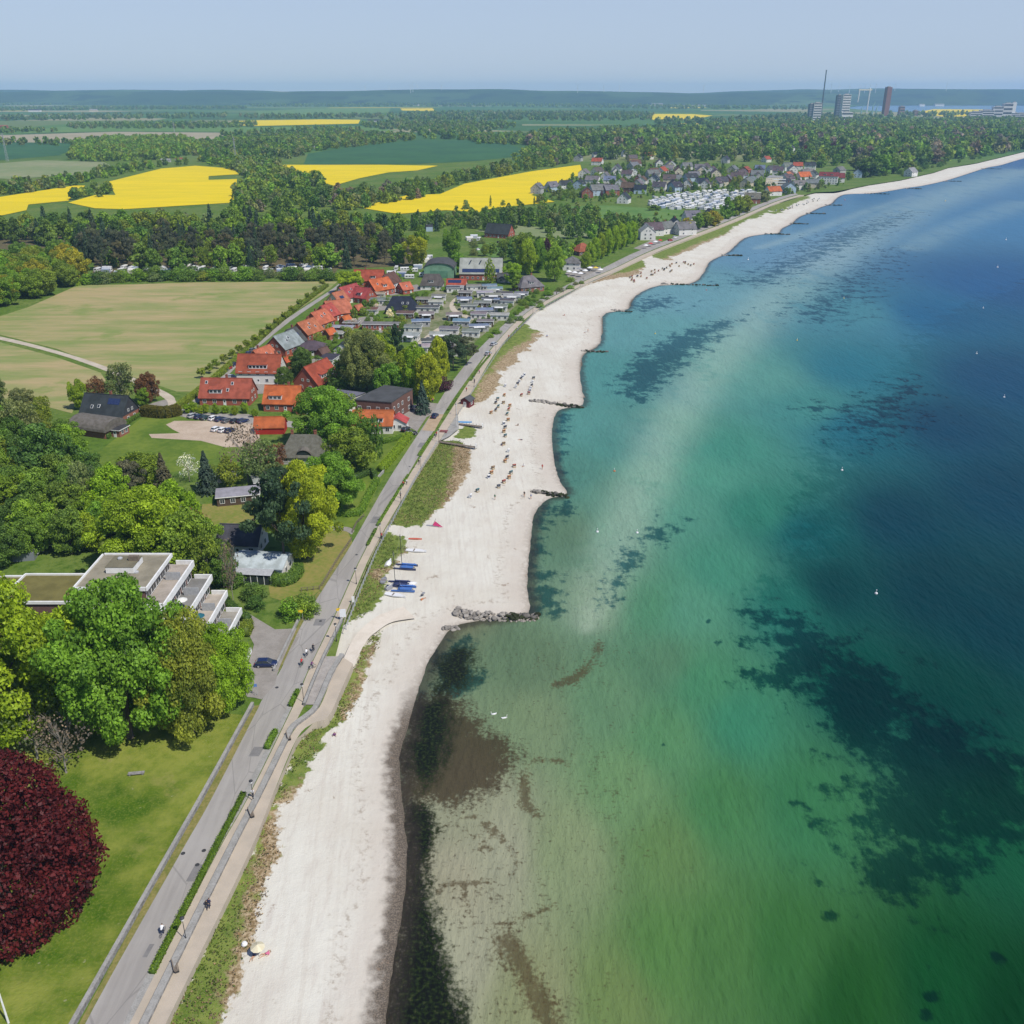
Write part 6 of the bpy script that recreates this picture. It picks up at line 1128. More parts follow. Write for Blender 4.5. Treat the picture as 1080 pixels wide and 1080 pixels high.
# people: one skin grown over a jointed skeleton
SKIN, HAIR, PANTS = (.50, .30, .20), (.08, .05, .03), (.03, .035, .06)
m = N("skin"); MAT_skin = m.done(m.bsdf(SKIN, .6, .3)); m = N("hair"); MAT_hair = m.done(m.bsdf(HAIR, .7, .3)); m = N("trousers"); MAT_pants = m.done(m.bsdf(PANTS, .9, .1))
def figure(J, bare=False):
    """J: joint positions; returns a mesh with shirt, skin, hair and trouser faces"""
    E = [('pel','chest',.155,.17,0),('chest','neck',.17,.065,0),('neck','head',.065,.095,1),('head','top',.105,.085,2)]
    for s in 'lr': E += [('chest','sh'+s,.12,.075,0),('sh'+s,'el'+s,.068,.05,0),('el'+s,'wr'+s,.048,.036,1),('wr'+s,'ha'+s,.040,.03,1),('pel','hi'+s,.14,.105,3),('hi'+s,'kn'+s,.10,.07,1 if bare else 3),('kn'+s,'an'+s,.065,.045,1 if bare else 3),('an'+s,'to'+s,.055,.04,2)]
    names = ['pel'] + [e[1] for e in E]; me = bpy.data.meshes.new("person"); me.from_pydata([J[n] for n in names], [(names.index(a), names.index(b_)) for a, b_, *_ in E], [])
    ob = bpy.data.objects.new("person_tmp", me); COL.objects.link(ob); ob.modifiers.new("skin", 'SKIN'); sub = ob.modifiers.new("sub", 'SUBSURF'); sub.levels = 1
    sv = me.skin_vertices[0].data; rr_ = {'pel': .145}; [rr_.__setitem__(b_, r2) for a, b_, r1, r2, mt in E]; rr_.update(chest=.165, head=.105)
    for n, v_ in zip(names, sv): v_.radius = (rr_[n] * (1.2 if n in ('pel', 'chest') else 1), rr_[n]); v_.use_root = n == 'pel'
    dg = bpy.context.evaluated_depsgraph_get(); out = bpy.data.meshes.new_from_object(ob.evaluated_get(dg)); bpy.data.objects.remove(ob)
    out.materials.clear(); [out.materials.append(q) for q in (MAT_cloth, MAT_skin, MAT_hair, MAT_pants)]
    for f in out.polygons:
        f.use_smooth = True; c = f.center; best = (9, 0)
        for a, b_, _, _, mt in E:
            A, B = Vector(J[a]), Vector(J[b_]); t = max(0, min(1, (c - A).dot(B - A) / max((B - A).length_squared, 1e-6))); d = (c - A.lerp(B, t)).length
            if d < best[0]: best = (d, mt)
        f.material_index = best[1]
    out.name = "person"; return out
stand = dict(pel=(0,0,.95),chest=(0,.02,1.28),neck=(0,.01,1.5),head=(.03,.0,1.62),top=(.02,0,1.74),shl=(0,.2,1.42),shr=(0,-.2,1.42),ell=(-.08,.25,1.13),elr=(.04,-.25,1.13),wrl=(.02,.25,.9),wrr=(.2,-.22,.94),hal=(.06,.24,.82),har=(.27,-.2,.88),hil=(0,.1,.88),hir=(0,-.1,.88),knl=(.14,.1,.5),knr=(-.06,-.1,.48),anl=(.2,.1,.08),anr=(-.26,-.1,.14),tol=(.36,.1,.04),tor=(-.14,-.1,.04))
ride = dict(pel=(-.22,0,.98),chest=(.02,0,1.3),neck=(.14,0,1.48),head=(.2,0,1.6),top=(.19,0,1.72),shl=(.08,.19,1.4),shr=(.08,-.19,1.4),ell=(.26,.24,1.16),elr=(.26,-.24,1.16),wrl=(.48,.23,1.06),wrr=(.48,-.23,1.06),hal=(.56,.23,1.05),har=(.56,-.23,1.05),hil=(-.2,.1,.94),hir=(-.2,-.1,.94),knl=(.18,.12,.82),knr=(.12,-.12,.6),anl=(.06,.12,.42),anr=(-.02,-.12,.18),tol=(.2,.12,.38),tor=(.12,-.12,.14))
sit = dict(pel=(0,0,.14),chest=(-.1,0,.46),neck=(-.13,0,.68),head=(-.1,0,.8),top=(-.11,0,.92),shl=(-.12,.2,.6),shr=(-.12,-.2,.6),ell=(-.26,.26,.36),elr=(-.26,-.26,.36),wrl=(-.36,.28,.12),wrr=(-.36,-.28,.12),hal=(-.4,.28,.05),har=(-.4,-.28,.05),hil=(.02,.1,.13),hir=(.02,-.1,.13),knl=(.4,.12,.4),knr=(.46,-.12,.2),anl=(.62,.12,.08),anr=(.88,-.12,.08),tol=(.76,.12,.05),tor=(.96,-.12,.14))
lie = dict(pel=(0,0,.15),chest=(-.34,0,.16),neck=(-.56,0,.16),head=(-.68,0,.16),top=(-.8,0,.15),shl=(-.47,.2,.14),shr=(-.47,-.2,.14),ell=(-.3,.34,.09),elr=(-.6,-.4,.09),wrl=(-.06,.36,.07),wrr=(-.78,-.3,.08),hal=(.03,.35,.06),har=(-.86,-.24,.08),hil=(.06,.1,.14),hir=(.06,-.1,.14),knl=(.48,.12,.14),knr=(.46,-.14,.3),anl=(.9,.13,.07),anr=(.74,-.15,.08),tol=(.98,.14,.16),tor=(.88,-.16,.06))
FIG = {'walk': figure(stand), 'ride': figure(ride), 'sit': figure(sit, True), 'lie': figure(lie, True), 'stroll': figure(stand, True)}
CL = dict(white=(.72,.72,.72), black=(.02,.02,.025), red=(.45,.03,.03), navy=(.02,.03,.1), purple=(.16,.05,.16), blue=(.05,.14,.4), grey=(.25,.25,.26), yellow=(.6,.45,.05), pink=(.55,.14,.24), green=(.05,.2,.1), orange=(.5,.15,.03))
def person(p, pose, c, ang, label, dz=0.0, kw="person"):
    o = link("person", FIG[pose], None, (p[0], p[1], p[2] + dz - .01), rad(ang), None, CL[c]); return props(o, label, "person")
# bicycles
def wheelm():
    mb = MB(); k = 20; pts = [(.33 * math.cos(2 * math.pi * i / k), 0, .33 * math.sin(2 * math.pi * i / k)) for i in range(k + 1)]; mb.tube(pts, .025, 5, 0, False)
    for i in range(5): a = i * math.pi / 5; mb.tube([(.31 * math.cos(a), 0, .31 * math.sin(a)), (-.31 * math.cos(a), 0, -.31 * math.sin(a))], .006, 3, 1)
    return mb.mesh("wheel", [MAT_rubber, MAT_steel])
BK_w = wheelm()
mb = MB(); [mb.tube(q, .022, 5) for q in ([(-.52, 0, .34), (-.1, 0, .3), (.38, 0, .82), (-.22, 0, .82), (-.1, 0, .3)], [(-.52, 0, .34), (-.24, 0, .82)], [(-.24, 0, .8), (-.27, 0, .95)], [(.52, 0, .34), (.36, 0, .9)])]; BK_f = mb.mesh("frame", MAT_paint)
mb = MB(); mb.tube([(.36, 0, .88), (.38, 0, 1.02)], .016, 5); mb.tube([(.34, -.3, 1.02), (.42, 0, 1.05), (.34, .3, 1.02)], .016, 5); BK_h = mb.mesh("handlebar", MAT_steel)
mb = MB(); mb.box((-.28, 0, .96), (.26, .17, .06), 0, .7); BK_s = mb.mesh("saddle", MAT_rubber)
def bicycle(p, ang, c, label):
    o = empty("bicycle", p, rad(ang)); props(o, label, "bicycle")
    for x in (-.52, .52): link("wheel", BK_w, o, (x, 0, .355))
    link("frame", BK_f, o, color=CL[c]); link("handlebar", BK_h, o); link("saddle", BK_s, o)
for a_, b_, an, c_, bc, lk, zz in [(330.5,687,78,'black','black',"in black, front rider of the group by the car park",LAND+.06),(323.5,692,78,'white','grey',"in a white top, second rider of the group by the car park",LAND+.06),(318.5,702,78,'red','green',"in a red top, last rider of the group on the road",LAND+.06),(329.5,705,40,'purple','white',"in purple with a white bicycle at the kerb",LAND+.16),(172,985,86,'white','navy',"in a white shirt on the near empty road",LAND+.06)]:
    p = P(a_, b_, zz); bicycle(p, an, bc, "bicycle ridden by the cyclist " + lk.split(',')[0]); person(p, 'ride', c_, an, "cyclist " + lk)
for a_, b_, an, c_, lk in [(219,959,70,'black',"walker in black on the low beach path"),(221.5,957,70,'navy',"walker in navy beside the walker in black"),(267,841,90,'white',"person in white by the lamp at the wall")]: person(P(a_, b_, 3.02 if b_ > 900 else LAND + .17), 'walk', c_, an, lk)
for i, (a_, b_, c_) in enumerate([(402,568,'red'),(425,513,'red'),(428.5,511,'white'),(422,525,'grey'),(441.5,490,'black'),(458.5,462,'navy'),(460,460,'red'),(456,424.5,'pink'),(491.5,413,'red'),(505,394,'pink'),(516,376,'orange'),(536,357,'red'),(545,348,'white'),(500,404,'navy')]):
    p = P(a_ + .5, b_, LAND + .17); reg(person(p, 'walk', c_, R.choice((70, 250)), None), f"walker in {c_}", "on the paved promenade", "person", "walkers on the promenade")
for i, (a_, b_, c_) in enumerate([(597,309,'navy'),(604,303,'black'),(590,311,'black'),(618,295.5,'grey')]): reg(person(P(a_ - 3, b_, LAND + .07), 'walk', c_, 60, None), f"walker in {c_}", "on the road near the white restaurant", "person", "walkers on the road")
for a_, b_, c_, pose, lk in [(553,524,'black','stroll',"standing bather in black by the middle groyne"),(560,526.5,'blue','stroll',"standing bather in blue by the middle groyne"),(572,495,'red','stroll',"bather in red walking at the water edge"),(522,527,'green','stroll',"bather in green walking on open sand"),(552,492,'white','sit',"sunbather in white sitting on the middle beach"),(529,470,'navy','sit',"sunbather in navy sitting by the beach chairs"),(353,776,'purple','sit',"person in purple sitting at the foot of the beach plants"),(617,351,'white','sit',"sunbather in white on the curved beach"),(620,350.5,'orange','stroll',"bather in orange on the curved beach"),(577,355,'blue','sit',"sunbather in blue by the tan dune grass"),(595,333,'red','sit',"sunbather in red by the dune edge"),(280,1007,'pink','lie',"sunbather lying beside the yellow parasol"),(268,1009,'navy','sit',"sunbather in navy sitting under the yellow parasol"),(546,449,'black','sit',"sunbather in black on the bare middle beach"),(549,464,'navy','lie',"sunbather in navy lying on the bare middle beach"),(446,632,'orange','lie',"sunbather in orange lying by the lounger")]:
    person(PB(a_, b_), pose, c_, R.uniform(0, 360), lk)
mb = MB(); mb.lathe([(1.9, 2.1), (1.0, 2.6), (.03, 2.9)], 8); PAR_c = mb.mesh('canopy', MAT_cloth); mb = MB(); mb.tube([(0, 0, 0), (0, 0, 2.9)], .04, 6); mb.lathe([(.35, 0), (.35, .1), (0, .12)], 10); PAR_p = mb.mesh('pole', MAT_steel)
# yellow parasol on the near beach
p = PB(273,1008); o = empty("parasol", p - Vector((0, 0, .3))); props(o, "pale yellow striped parasol stuck in the near sand", "parasol")
mb = MB(); k = 10; [mb.add([(.95 * math.cos(a), .95 * math.sin(a), 1.85), (.95 * math.cos(a + 2 * math.pi / k), .95 * math.sin(a + 2 * math.pi / k), 1.85), (0, 0, 2.35)], [(0, 1, 2)], i % 2) for i, a in enumerate(np.arange(k) * 2 * math.pi / k)]; k_ = mb.build("canopy", [MAT_cloth, MAT_render], o, color=(.66, .60, .42)); mb = MB(); mb.tube([(0, 0, 0), (0, 0, 2.4)], .025, 6); mb.build("pole", MAT_steel, o)
p = PB(258,997); o = link("beach_bag", None); bpy.data.objects.remove(o)
mb = MB(); mb.lathe([(0, 0), (.35, .02), (.42, .25), (.3, .5), (.12, .56), (0, .56)], 10); props(mb.build("beach_bag", MAT_white, None, p), "white beach bag lying by the dune plants", "bag")
for i, (a_, b_, c_) in enumerate([(600,290,'white'),(606,291,'white'),(612,292,'white'),(617,289,'white'),(622,286,'white'),(628,286,'yellow'),(633,288,'white'),(611,287,'grey'),(686,260,'red'),(691,258,'white'),(696,256.5,'red'),(681,262,'white')]):
    o = empty("parasol", P(a_, b_, LAND + .05)); reg(o, f"{c_} terrace parasol", "at the restaurants above the promenade", "parasol", "parasols on the restaurant terraces"); link("canopy", PAR_c, o, color=CL[c_]); link("pole", PAR_p, o)
# boats on the sand
def hull(L, Wd, H, mb, y=0.0, z=0.0, mi=0, flip=False):
    n = 9; secs = []
    for i in range(n):
        t = i / (n - 1); x = -L / 2 + L * t; w_ = Wd / 2 * max(.06, (1 - (2 * t - .85) ** 2 if t > .42 else .72 + .28 * t / .42) if t < 1 else .04); k = H * (.75 + .35 * t * t); f = -1 if flip else 1
        secs.append([(x, y - w_, z + (k if not flip else 0)), (x, y - w_ * .8, z + (.25 * H if not flip else .6 * H)), (x, y, z + (0 if not flip else H)), (x, y + w_ * .8, z + (.25 * H if not flip else .6 * H)), (x, y + w_, z + (k if not flip else 0))])
    return loft(secs, mi, mb)
def catamaran(px, py, ang, cover, hullc, label, mast=8.0, lean=None):
    p = PB(px, py); o = empty("catamaran", p + Vector((0, 0, .0)), rad(ang)); props(o, label, "catamaran")
    for s in (-1, 1): h_ = MB(); hull(5.4, .5, .55, h_, s * 1.05); h_.build("hull", MAT_paint, o, color=CL[hullc])
    mb = MB(); mb.box((.5, 0, .66), (2.6, 2.3, .10)); mb.box((-1.0, 0, .72), (.16, 2.4, .12)); mb.box((1.9, 0, .72), (.16, 2.4, .12)); mb.build("trampoline", MAT_cloth, o, color=CL[cover])
    mb = MB(); mb.tube([(-.9, 0, .75), (-1.0, 0, .75 + mast)], .07, 7); mb.build("mast", MAT_dark, o)
    mb = MB(); mb.tube([(-.9, 0, 1.1), (2.6, .1, 1.0)], [.16, .2], 8); mb.build("boom_cover", MAT_cloth, o, color=CL[cover])
    mb = MB(); [mb.tube([(-1.0, 0, .7 + mast), q], .012, 3) for q in ((-2.5, 0, .6), (.6, 1.05, .6), (.6, -1.05, .6))]; mb.build("rigging", MAT_steel, o)
catamaran(428,599,-8,'blue','navy',"catamaran with bright blue cover and tall dark mast")
catamaran(421,617,-6,'navy','navy',"catamaran with dark navy cover on dark hulls")
catamaran(426,622,-4,'blue','blue',"catamaran with light blue cover beside the navy one",0.9)
def dinghy(px, py, ang, c, label, L=4.2, flip=False):
    p = PB(px, py); o = empty("dinghy", p, rad(ang)); props(o, label, "dinghy"); h_ = MB(); hull(L, 1.5, .6, h_, 0, 0, 0, flip); h_.build("hull", MAT_paint, o, color=CL[c])
    mb = MB(); z = .62 if flip else .5; mb.box((-L * .1, 0, z if not flip else .64), (.3, 1.2, .05)) if not flip else mb.box((0, 0, .63), (L * .7, .06, .06)); mb.build("thwart" if not flip else "keel", MAT_timber if not flip else MAT_white, o)
dinghy(439,582,-8,'white',"long white dinghy with grey side above the blue catamaran",5.2); dinghy(410,594,78,'white',"upturned white dinghy on the dune grass",3.6,True); dinghy(405,613,84,'grey',"small grey dinghy in the dune grass",3.0); dinghy(411,620,60,'grey',"grey upturned dinghy beside the light blue catamaran",3.0,True); dinghy(417,629,-18,'white',"white dinghy at the near end of the boats",5.0); dinghy(434,616,-5,'white',"white dinghy tip behind the navy catamaran",2.6,True)
p = PB(438,569); h_ = MB(); hull(3.4, .75, .35, h_); props(h_.build("kayak", MAT_paint, None, p, rad(-4), color=(.55, .10, .04)), "orange red kayak on the sand", "kayak")
p = PB(490,445.5); h_ = MB(); hull(5, 1.2, .4, h_, 0, 0, 0, True); props(h_.build("rowing_boat", MAT_paint, None, p, rad(-4), color=(.06, .25, .5)), "upturned light blue rowing boat beside the walkway", "boat")
p = PB(457,555); o = empty("windsurf_board", p, rad(-12)); props(o, "windsurf board with a pink sail lying on the sand", "windsurf board"); mb = MB(); mb.extr([(-.3, .04), (.3, .04), (.34, .14), (-.34, .14)], -1.9, 1.6); mb.build("board", MAT_paint, o, color=CL['grey']); mb = MB(); mb.add([(-.2, .1, .2), (2.8, -.6, .22), (.4, .4, 1.3), (.7, .2, .5), (-.2, .14, .2), (2.8, -.56, .25), (.4, .44, 1.3)], [(0, 1, 3), (0, 3, 2), (1, 2, 3), (4, 6, 5)]); mb.build("sail", MAT_cloth, o, color=(.62, .05, .18)); mb = MB(); mb.tube([(-.2, .1, .2), (.6, .5, 2.0)], .04, 6); mb.build("mast", MAT_dark, o)
p = PB(446,628); o = empty("sun_lounger", p, rad(80)); props(o, "grey folding lounger alone on the sand", "sun lounger"); mb = MB(); mb.box((.3, 0, .34), (1.3, .6, .05)); mb.build("seat", MAT_cloth, o, color=CL['grey']); mb = MB(); mb.add([(-.35, -.3, .34), (-.35, .3, .34), (-.9, .3, .85), (-.9, -.3, .85)], [(0, 1, 2, 3)]); mb.build("backrest", MAT_cloth, o, color=CL['grey']); [MB().box((x, y, .16), (.04, .04, .33)).build("leg", MAT_steel, o) for x in (-.25, .85) for y in (-.28, .28)]
# groynes
def rockmesh(seed):
    bm = bmesh.new(); bmesh.ops.create_icosphere(bm, subdivisions=2, radius=.5); g = random.Random(seed); of = Vector((seed * 3.1, seed, 0))
    for v_ in bm.verts: v_.co *= 1 + .45 * noise.noise(v_.co * 2.2 + of); v_.co.x *= 1.25; v_.co.z *= .8
    me = bpy.data.meshes.new("rock"); bm.to_mesh(me); bm.free(); me.materials.append(MAT_rock); return me
m = N("rock"); v = m.obj(); MAT_rock = m.done(m.bsdf(m.mix(1.0, m.mix(m.noise(v, 2.2, 5, .65), (1, 1, 1), (.45, .43, .4)), m.ocol(), 'MULTIPLY'), .9, .2, m.bump(m.noise(v, 5, 4), .6, .1)))
ROCK = [rockmesh(i) for i in range(5)]
def groyne(line, n, size, wid, label, dark=.6, maxz=.7, fill=0):
    L = [P(a, b_, 0) for a, b_ in line]; c = sum(L, Vector()) / len(L); o = empty("stone_groyne", (c.x, c.y, 0)); props(o, label, "groyne")
    if fill: rubble(o, line, fill, size * .7, wid, c, dark)
    for i in range(n):
        t = (i + R.random()) / n * (len(L) - 1); k = min(int(t), len(L) - 2); q = L[k].lerp(L[k + 1], t - k); f = (i + .5) / n; off = R.uniform(-1, 1) * wid / 2; d = (L[-1] - L[0]).normalized(); q = q + Vector((-d.y, d.x, 0)) * off
        z = max(float(beach_z([(q.x, q.y)])[0]), -.1) + R.uniform(.0, 1) * maxz * (1 - abs(off) / wid); s = size * R.uniform(.65, 1.4); b_ = R.uniform(.6, 1.1) * (1 if f < dark else .45); col = (.42 * b_, .39 * b_, .35 * b_) if f < dark or R.random() < .3 else (.10 * b_, .12 * b_, .05 * b_)
        r_ = link("rock", R.choice(ROCK), o, (q.x - c.x, q.y - c.y, z), R.uniform(0, 6), None, col); r_.scale = (s, s * R.uniform(.7, 1.1), s * R.uniform(.7, 1)); r_.rotation_euler.x = R.uniform(-.5, .5)
def rubble(o, line, n, size, wid, c, dark):
    co, q, tc = [], [], []; L = [P(a, b_, 0) for a, b_ in line]; off = 0; me0 = ROCK[1]; V0 = np.array([v_.co[:] for v_ in me0.vertices]); F0 = np.array([f.vertices[:] for f in me0.polygons])
    for i in range(n):
        f = R.random(); t = f * (len(L) - 1); k = min(int(t), len(L) - 2); p_ = L[k].lerp(L[k + 1], t - k); d = (L[-1] - L[0]).normalized(); p_ = p_ + Vector((-d.y, d.x, 0)) * R.uniform(-.6, .6) * wid; z = max(float(beach_z([(p_.x, p_.y)])[0]), -.1); s = size * R.uniform(.4, 1); a = R.uniform(0, 6.28); ca, sa = math.cos(a), math.sin(a)
        co.append(np.column_stack([(V0[:, 0] * ca - V0[:, 1] * sa) * s + p_.x - c.x, (V0[:, 0] * sa + V0[:, 1] * ca) * s + p_.y - c.y, V0[:, 2] * s + z + .1])); q.append(F0 + off); off += len(V0)
    k = link("rubble", npmesh("rubble", np.vstack(co), np.vstack(q), MAT_rock, tri=True), o, color=(.36, .33, .29)); k['kind'] = 'stuff'
groyne([(480,648),(500,651),(540,652),(568,651)], 100, 1.0, 2.6, "broad near groyne of pale boulders ending in dark weedy rocks", .62, .8, 260)
groyne([(467,664),(476,663),(484,664)], 14, .9, 1.5, "small heap of pinkish boulders below the broad near groyne", 1)
groyne([(561,521),(575,522),(600,524)], 46, 1.0, 1.6, "narrow rocky groyne beside the two standing bathers", .35)
groyne([(559,426),(580,427),(600,429),(615,430)], 60, 1.1, 1.7, "rocky groyne half pale half dark below the beach chairs", .45)
for i, (q, lk) in enumerate([([(613,370.5),(626,371),(640,371.5)], "short dark groyne with a sandy tip on the curved beach"), ([(645,327.5),(656,328.5),(667,329)], "short groyne with tan boulders at the dune bend"), ([(697,300),(725,300.5),(757,301.5)], "long thin dark groyne below the restaurants"), ([(762,269.5),(783,270)], "short dark groyne beyond the long thin one"), ([(806,247),(833,247.5)], "dark groyne at the start of the seaside village"), ([(833,236),(852,236.3)], "dark groyne near the seaside village beach"), ([(850,225.3),(870,225.6)], "dark groyne opposite the village chairs"), ([(870,216.4),(888,216.7)], "small groyne beside the seafront hotel"), ([(912,204.3),(938,204.8)], "dark groyne at the wide far beach"), ([(953,198.8),(972,199.2)], "dark groyne below the wooded shore"), ([(996,191.3),(1014,191.4)], "far dark groyne below the purple tree"), ([(1035,178),(1056,178.3)], "farthest dark groyne on the far beach")]):
    groyne(q, 26, 1.1 if i < 2 else 1.5, 1.5, lk, .2 if i != 1 else .7, .6)
# lamps, benches, walls, hedges, jetties
def lamp(px, py, z=LAND + .16):
    p = P(px, py, z); o = empty("street_lamp", p); reg(o, "slim dark street lamp", "along the promenade wall", "street lamp", "lamps along the promenade")
    mb = MB(); mb.lathe([(.13, 0), (.11, .5), (.06, .55), (.045, 3.6)], 8); mb.build("pole", MAT_dark, o); mb = MB(); mb.lathe([(.05, 3.6), (.2, 3.62), (.26, 3.95), (.18, 4.02)], 10); mb.build("lamp_glass", MAT_lens, o); mb = MB(); mb.lathe([(.32, 3.98), (.3, 4.08), (.05, 4.2), (0, 4.2)], 10); mb.build("lamp_cap", MAT_dark, o)
for a_, b_ in [(196.5,992),(267.5,845),(320.5,741),(355,676),(376,616),(401.5,568),(423,530),(444,495),(463,466),(481,438),(500,408),(523,373),(562,331),(612,302)]: lamp(a_, b_)
def bench(px, py, ang, label):
    p = P(px, py, LAND + .16); o = empty("park_bench", p, rad(ang)); props(o, label, "bench"); mb = MB(); [mb.box((0, y, .45), (1.9, .11, .05)) for y in (-.2, -.06, .08, .22)]; mb.build("seat", MAT_timber, o); mb = MB(); [mb.box((0, .3 + .04 * i, .6 + .14 * i), (1.9, .05, .1)) for i in range(3)]; mb.build("backrest", MAT_timber, o)
    for x in (-.75, .75): mb = MB(); mb.box((x, 0, .22), (.08, .5, .44)); mb.build("leg", MAT_dark, o)
bench(186,1021,118,"dark wooden bench by the wall, nearest to the long hedge end"); bench(265.5,859,118,"dark wooden bench by the wall above the long hedge"); bench(305,778,110,"dark wooden bench at the bend of the wall")
def wall(px_line, h, t, mat, name, label, cat, z=LAND, cap=True):
    L = smooth_line([P(a, b_, z) for a, b_ in px_line], 3); mb = MB(); cp = MB()
    for B, hh, w_, z0 in ((mb, h, t, -.4), (cp, .1, t + .12, h + .002)):
        vs = []
        for i, q in enumerate(L):
            d = (L[min(i + 1, len(L) - 1)] - L[max(i - 1, 0)]).normalized(); n_ = Vector((-d.y, d.x, 0)) * w_ / 2
            zb = q.z + z0; zt = q.z + (h if B is mb else h + .1); vs += [(q.x - n_.x, q.y - n_.y, zb), (q.x + n_.x, q.y + n_.y, zb), (q.x + n_.x, q.y + n_.y, zt), (q.x - n_.x, q.y - n_.y, zt)]
        B.add(vs, [(4 * i + j, 4 * i + (j + 1) % 4, 4 * i + 4 + (j + 1) % 4, 4 * i + 4 + j) for i in range(len(L) - 1) for j in range(4)] + [(3, 2, 1, 0), tuple(4 * (len(L) - 1) + j for j in range(4))])
    c = L[0]; o = empty(name, c); props(o, label, cat); 
    k = mb.build("masonry", mat, o, (-c.x, -c.y, -c.z))
    if cap: cp.build("coping", MAT_conc, o, (-c.x, -c.y, -c.z))
    return o
wall([(-15.5,1250),(89,1063),(181.5,899),(215,840),(267,745)], .9, .4, MAT_stone, "stone_wall", "long low grey stone wall between park lawn and road", "wall")
wall([(69,1250),(162.5,1061),(242.5,899),(273,840),(303,779),(310,767),(327,754),(335,744),(349,712),(361,692)], .55, .8, MAT_stone, "retaining_wall", "grey stone wall between the two beach paths", "wall", LAND)
wall([(321,745),(330,722),(342,694),(350,678),(361,655)], .7, .35, MAT_stone, "retaining_wall", "low wall along the landward side of the wooden ramp", "wall", LAND)
wall([(289,708.5),(315,655),(318,651)], .6, .3, MAT_conc, "garden_wall", "pale low wall along the car park edge", "wall")
wall([(250,712),(265,688)], 1.0, .3, MAT_white, "garden_wall", "white wall beside the car park hedge", "wall")
wall([(398,506),(408,494),(416,480),(434,462)], .7, .3, MAT_conc, "garden_wall", "pale wall between the garden hedge and the road", "wall")
o = strip("boardwalk_ramp", [(321,744),(342,693)], [(337,744),(361.5,693)], mottled('grey_boards', lit(182,176,168), lit(158,152,146), .8, .85, 6, .4, .2), LAND + .18, None, 1); del o['kind']; props(o, "grey wooden ramp beside the promenade", "ramp")
def fence(line, h, label, posts, name="fence", z=LAND, mat=None):
    L = [P(a, b_, z) for a, b_ in line]; c = L[0]; o = empty(name, c); props(o, label, "fence"); rl_ = MB(); mat = mat or MAT_timber
    for hh in (h * .5, h * .95): rl_.tube([(q.x - c.x, q.y - c.y, hh) for q in L], .05, 4)
    rl_.build("rail", mat, o); pm = MB().box((0, 0, h / 2), (.14, .14, h + .1)).mesh("post", mat); D = dense(L, max(1.0, sum((b_ - a).length for a, b_ in zip(L, L[1:])) / posts))
    for q in D[:100]: link("post", pm, o, (q.x - c.x, q.y - c.y, 0))
fence([(318,624),(337,622),(340,618),(357,590),(371,570)], 1.0, "grey wooden fence around the dry lawn", 30)
fence([(365,664),(380,625),(397,584),(420,540),(440,503),(461,468)], 1.05, "grey railing on the seaward edge of the near promenade", 60, "railing", LAND + .16, MAT_steel)
fence([(484,437),(505,404),(529,366),(566,329),(617,301),(656,285)], 1.05, "grey railing on the seaward edge of the far promenade", 60, "railing", LAND + .16, MAT_steel)
fence([(372,562),(376,553),(384,545)], .9, "low timber fence beside the lane", 8)
MAT_hedge = leafmat("hedge_leaf")
def hedge(line, w_, h, c, label, z=LAND, dens=26, leaf=.2):
    L = smooth_line([P(a, b_, z) for a, b_ in line], 3); c0 = L[0]; pts, nr = [], []; LL = sum((b_ - a).length for a, b_ in zip(L, L[1:])); inner = MB(); vs = []
    for i, q in enumerate(L):
        d = (L[min(i + 1, len(L) - 1)] - L[max(i - 1, 0)]).normalized(); n_ = Vector((-d.y, d.x, 0)) * w_ * .44; q = q - c0
        vs += [(q.x - n_.x, q.y - n_.y, -.1), (q.x + n_.x, q.y + n_.y, -.1), (q.x + n_.x * .9, q.y + n_.y * .9, h * .93), (q.x - n_.x * .9, q.y - n_.y * .9, h * .93)]
    inner.add(vs, [(4 * i + j, 4 * i + (j + 1) % 4, 4 * i + 4 + (j + 1) % 4, 4 * i + 4 + j) for i in range(len(L) - 1) for j in range(4)] + [(3, 2, 1, 0), tuple(4 * (len(L) - 1) + j for j in range(4))])
    N_ = int(LL * (w_ + 2 * h) * dens); N_ = min(N_, 26000); s_ = NR.random(N_) * (len(L) - 1); A = np.array([(q - c0)[:] for q in L]); k = np.minimum(s_.astype(int), len(L) - 2); f = (s_ - k)[:, None]; base = A[k] * (1 - f) + A[k + 1] * f; dd = A[k + 1] - A[k]; dd /= np.linalg.norm(dd, axis=1, keepdims=True); nn = np.stack([-dd[:, 1], dd[:, 0], 0 * dd[:, 0]], 1)
    u = NR.random(N_) * (w_ + 2 * h); side = np.where(u < h, -1, np.where(u > h + w_, 1, 0)); off = np.where(side == 0, u - h - w_ / 2, side * w_ / 2); zz = np.where(side == 0, h, np.where(side < 0, u, w_ + 2 * h - u))
    co = base + nn * off[:, None] + np.array([0, 0, 1.0]) * zz[:, None] + NR.normal(0, .06, (N_, 3)); nrm = unit(nn * side[:, None] + np.array([0, 0, 1.0]) * (side == 0)[:, None] + NR.normal(0, .55, (N_, 3))); cc_, qq = cards(co, nrm, leaf * NR.uniform(.6, 1.4, N_))
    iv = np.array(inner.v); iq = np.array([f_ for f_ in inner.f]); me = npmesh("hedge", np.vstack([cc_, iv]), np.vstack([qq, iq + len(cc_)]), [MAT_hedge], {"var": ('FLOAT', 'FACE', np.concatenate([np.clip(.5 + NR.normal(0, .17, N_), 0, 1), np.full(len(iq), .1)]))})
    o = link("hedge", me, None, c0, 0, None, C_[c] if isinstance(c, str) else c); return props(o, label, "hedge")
hedge([(160.5,1028),(193,964),(226.5,898),(257.5,838)], .85, .65, (.15, .25, .02), "long clipped box hedge between road and promenade", dens=55, leaf=.13)
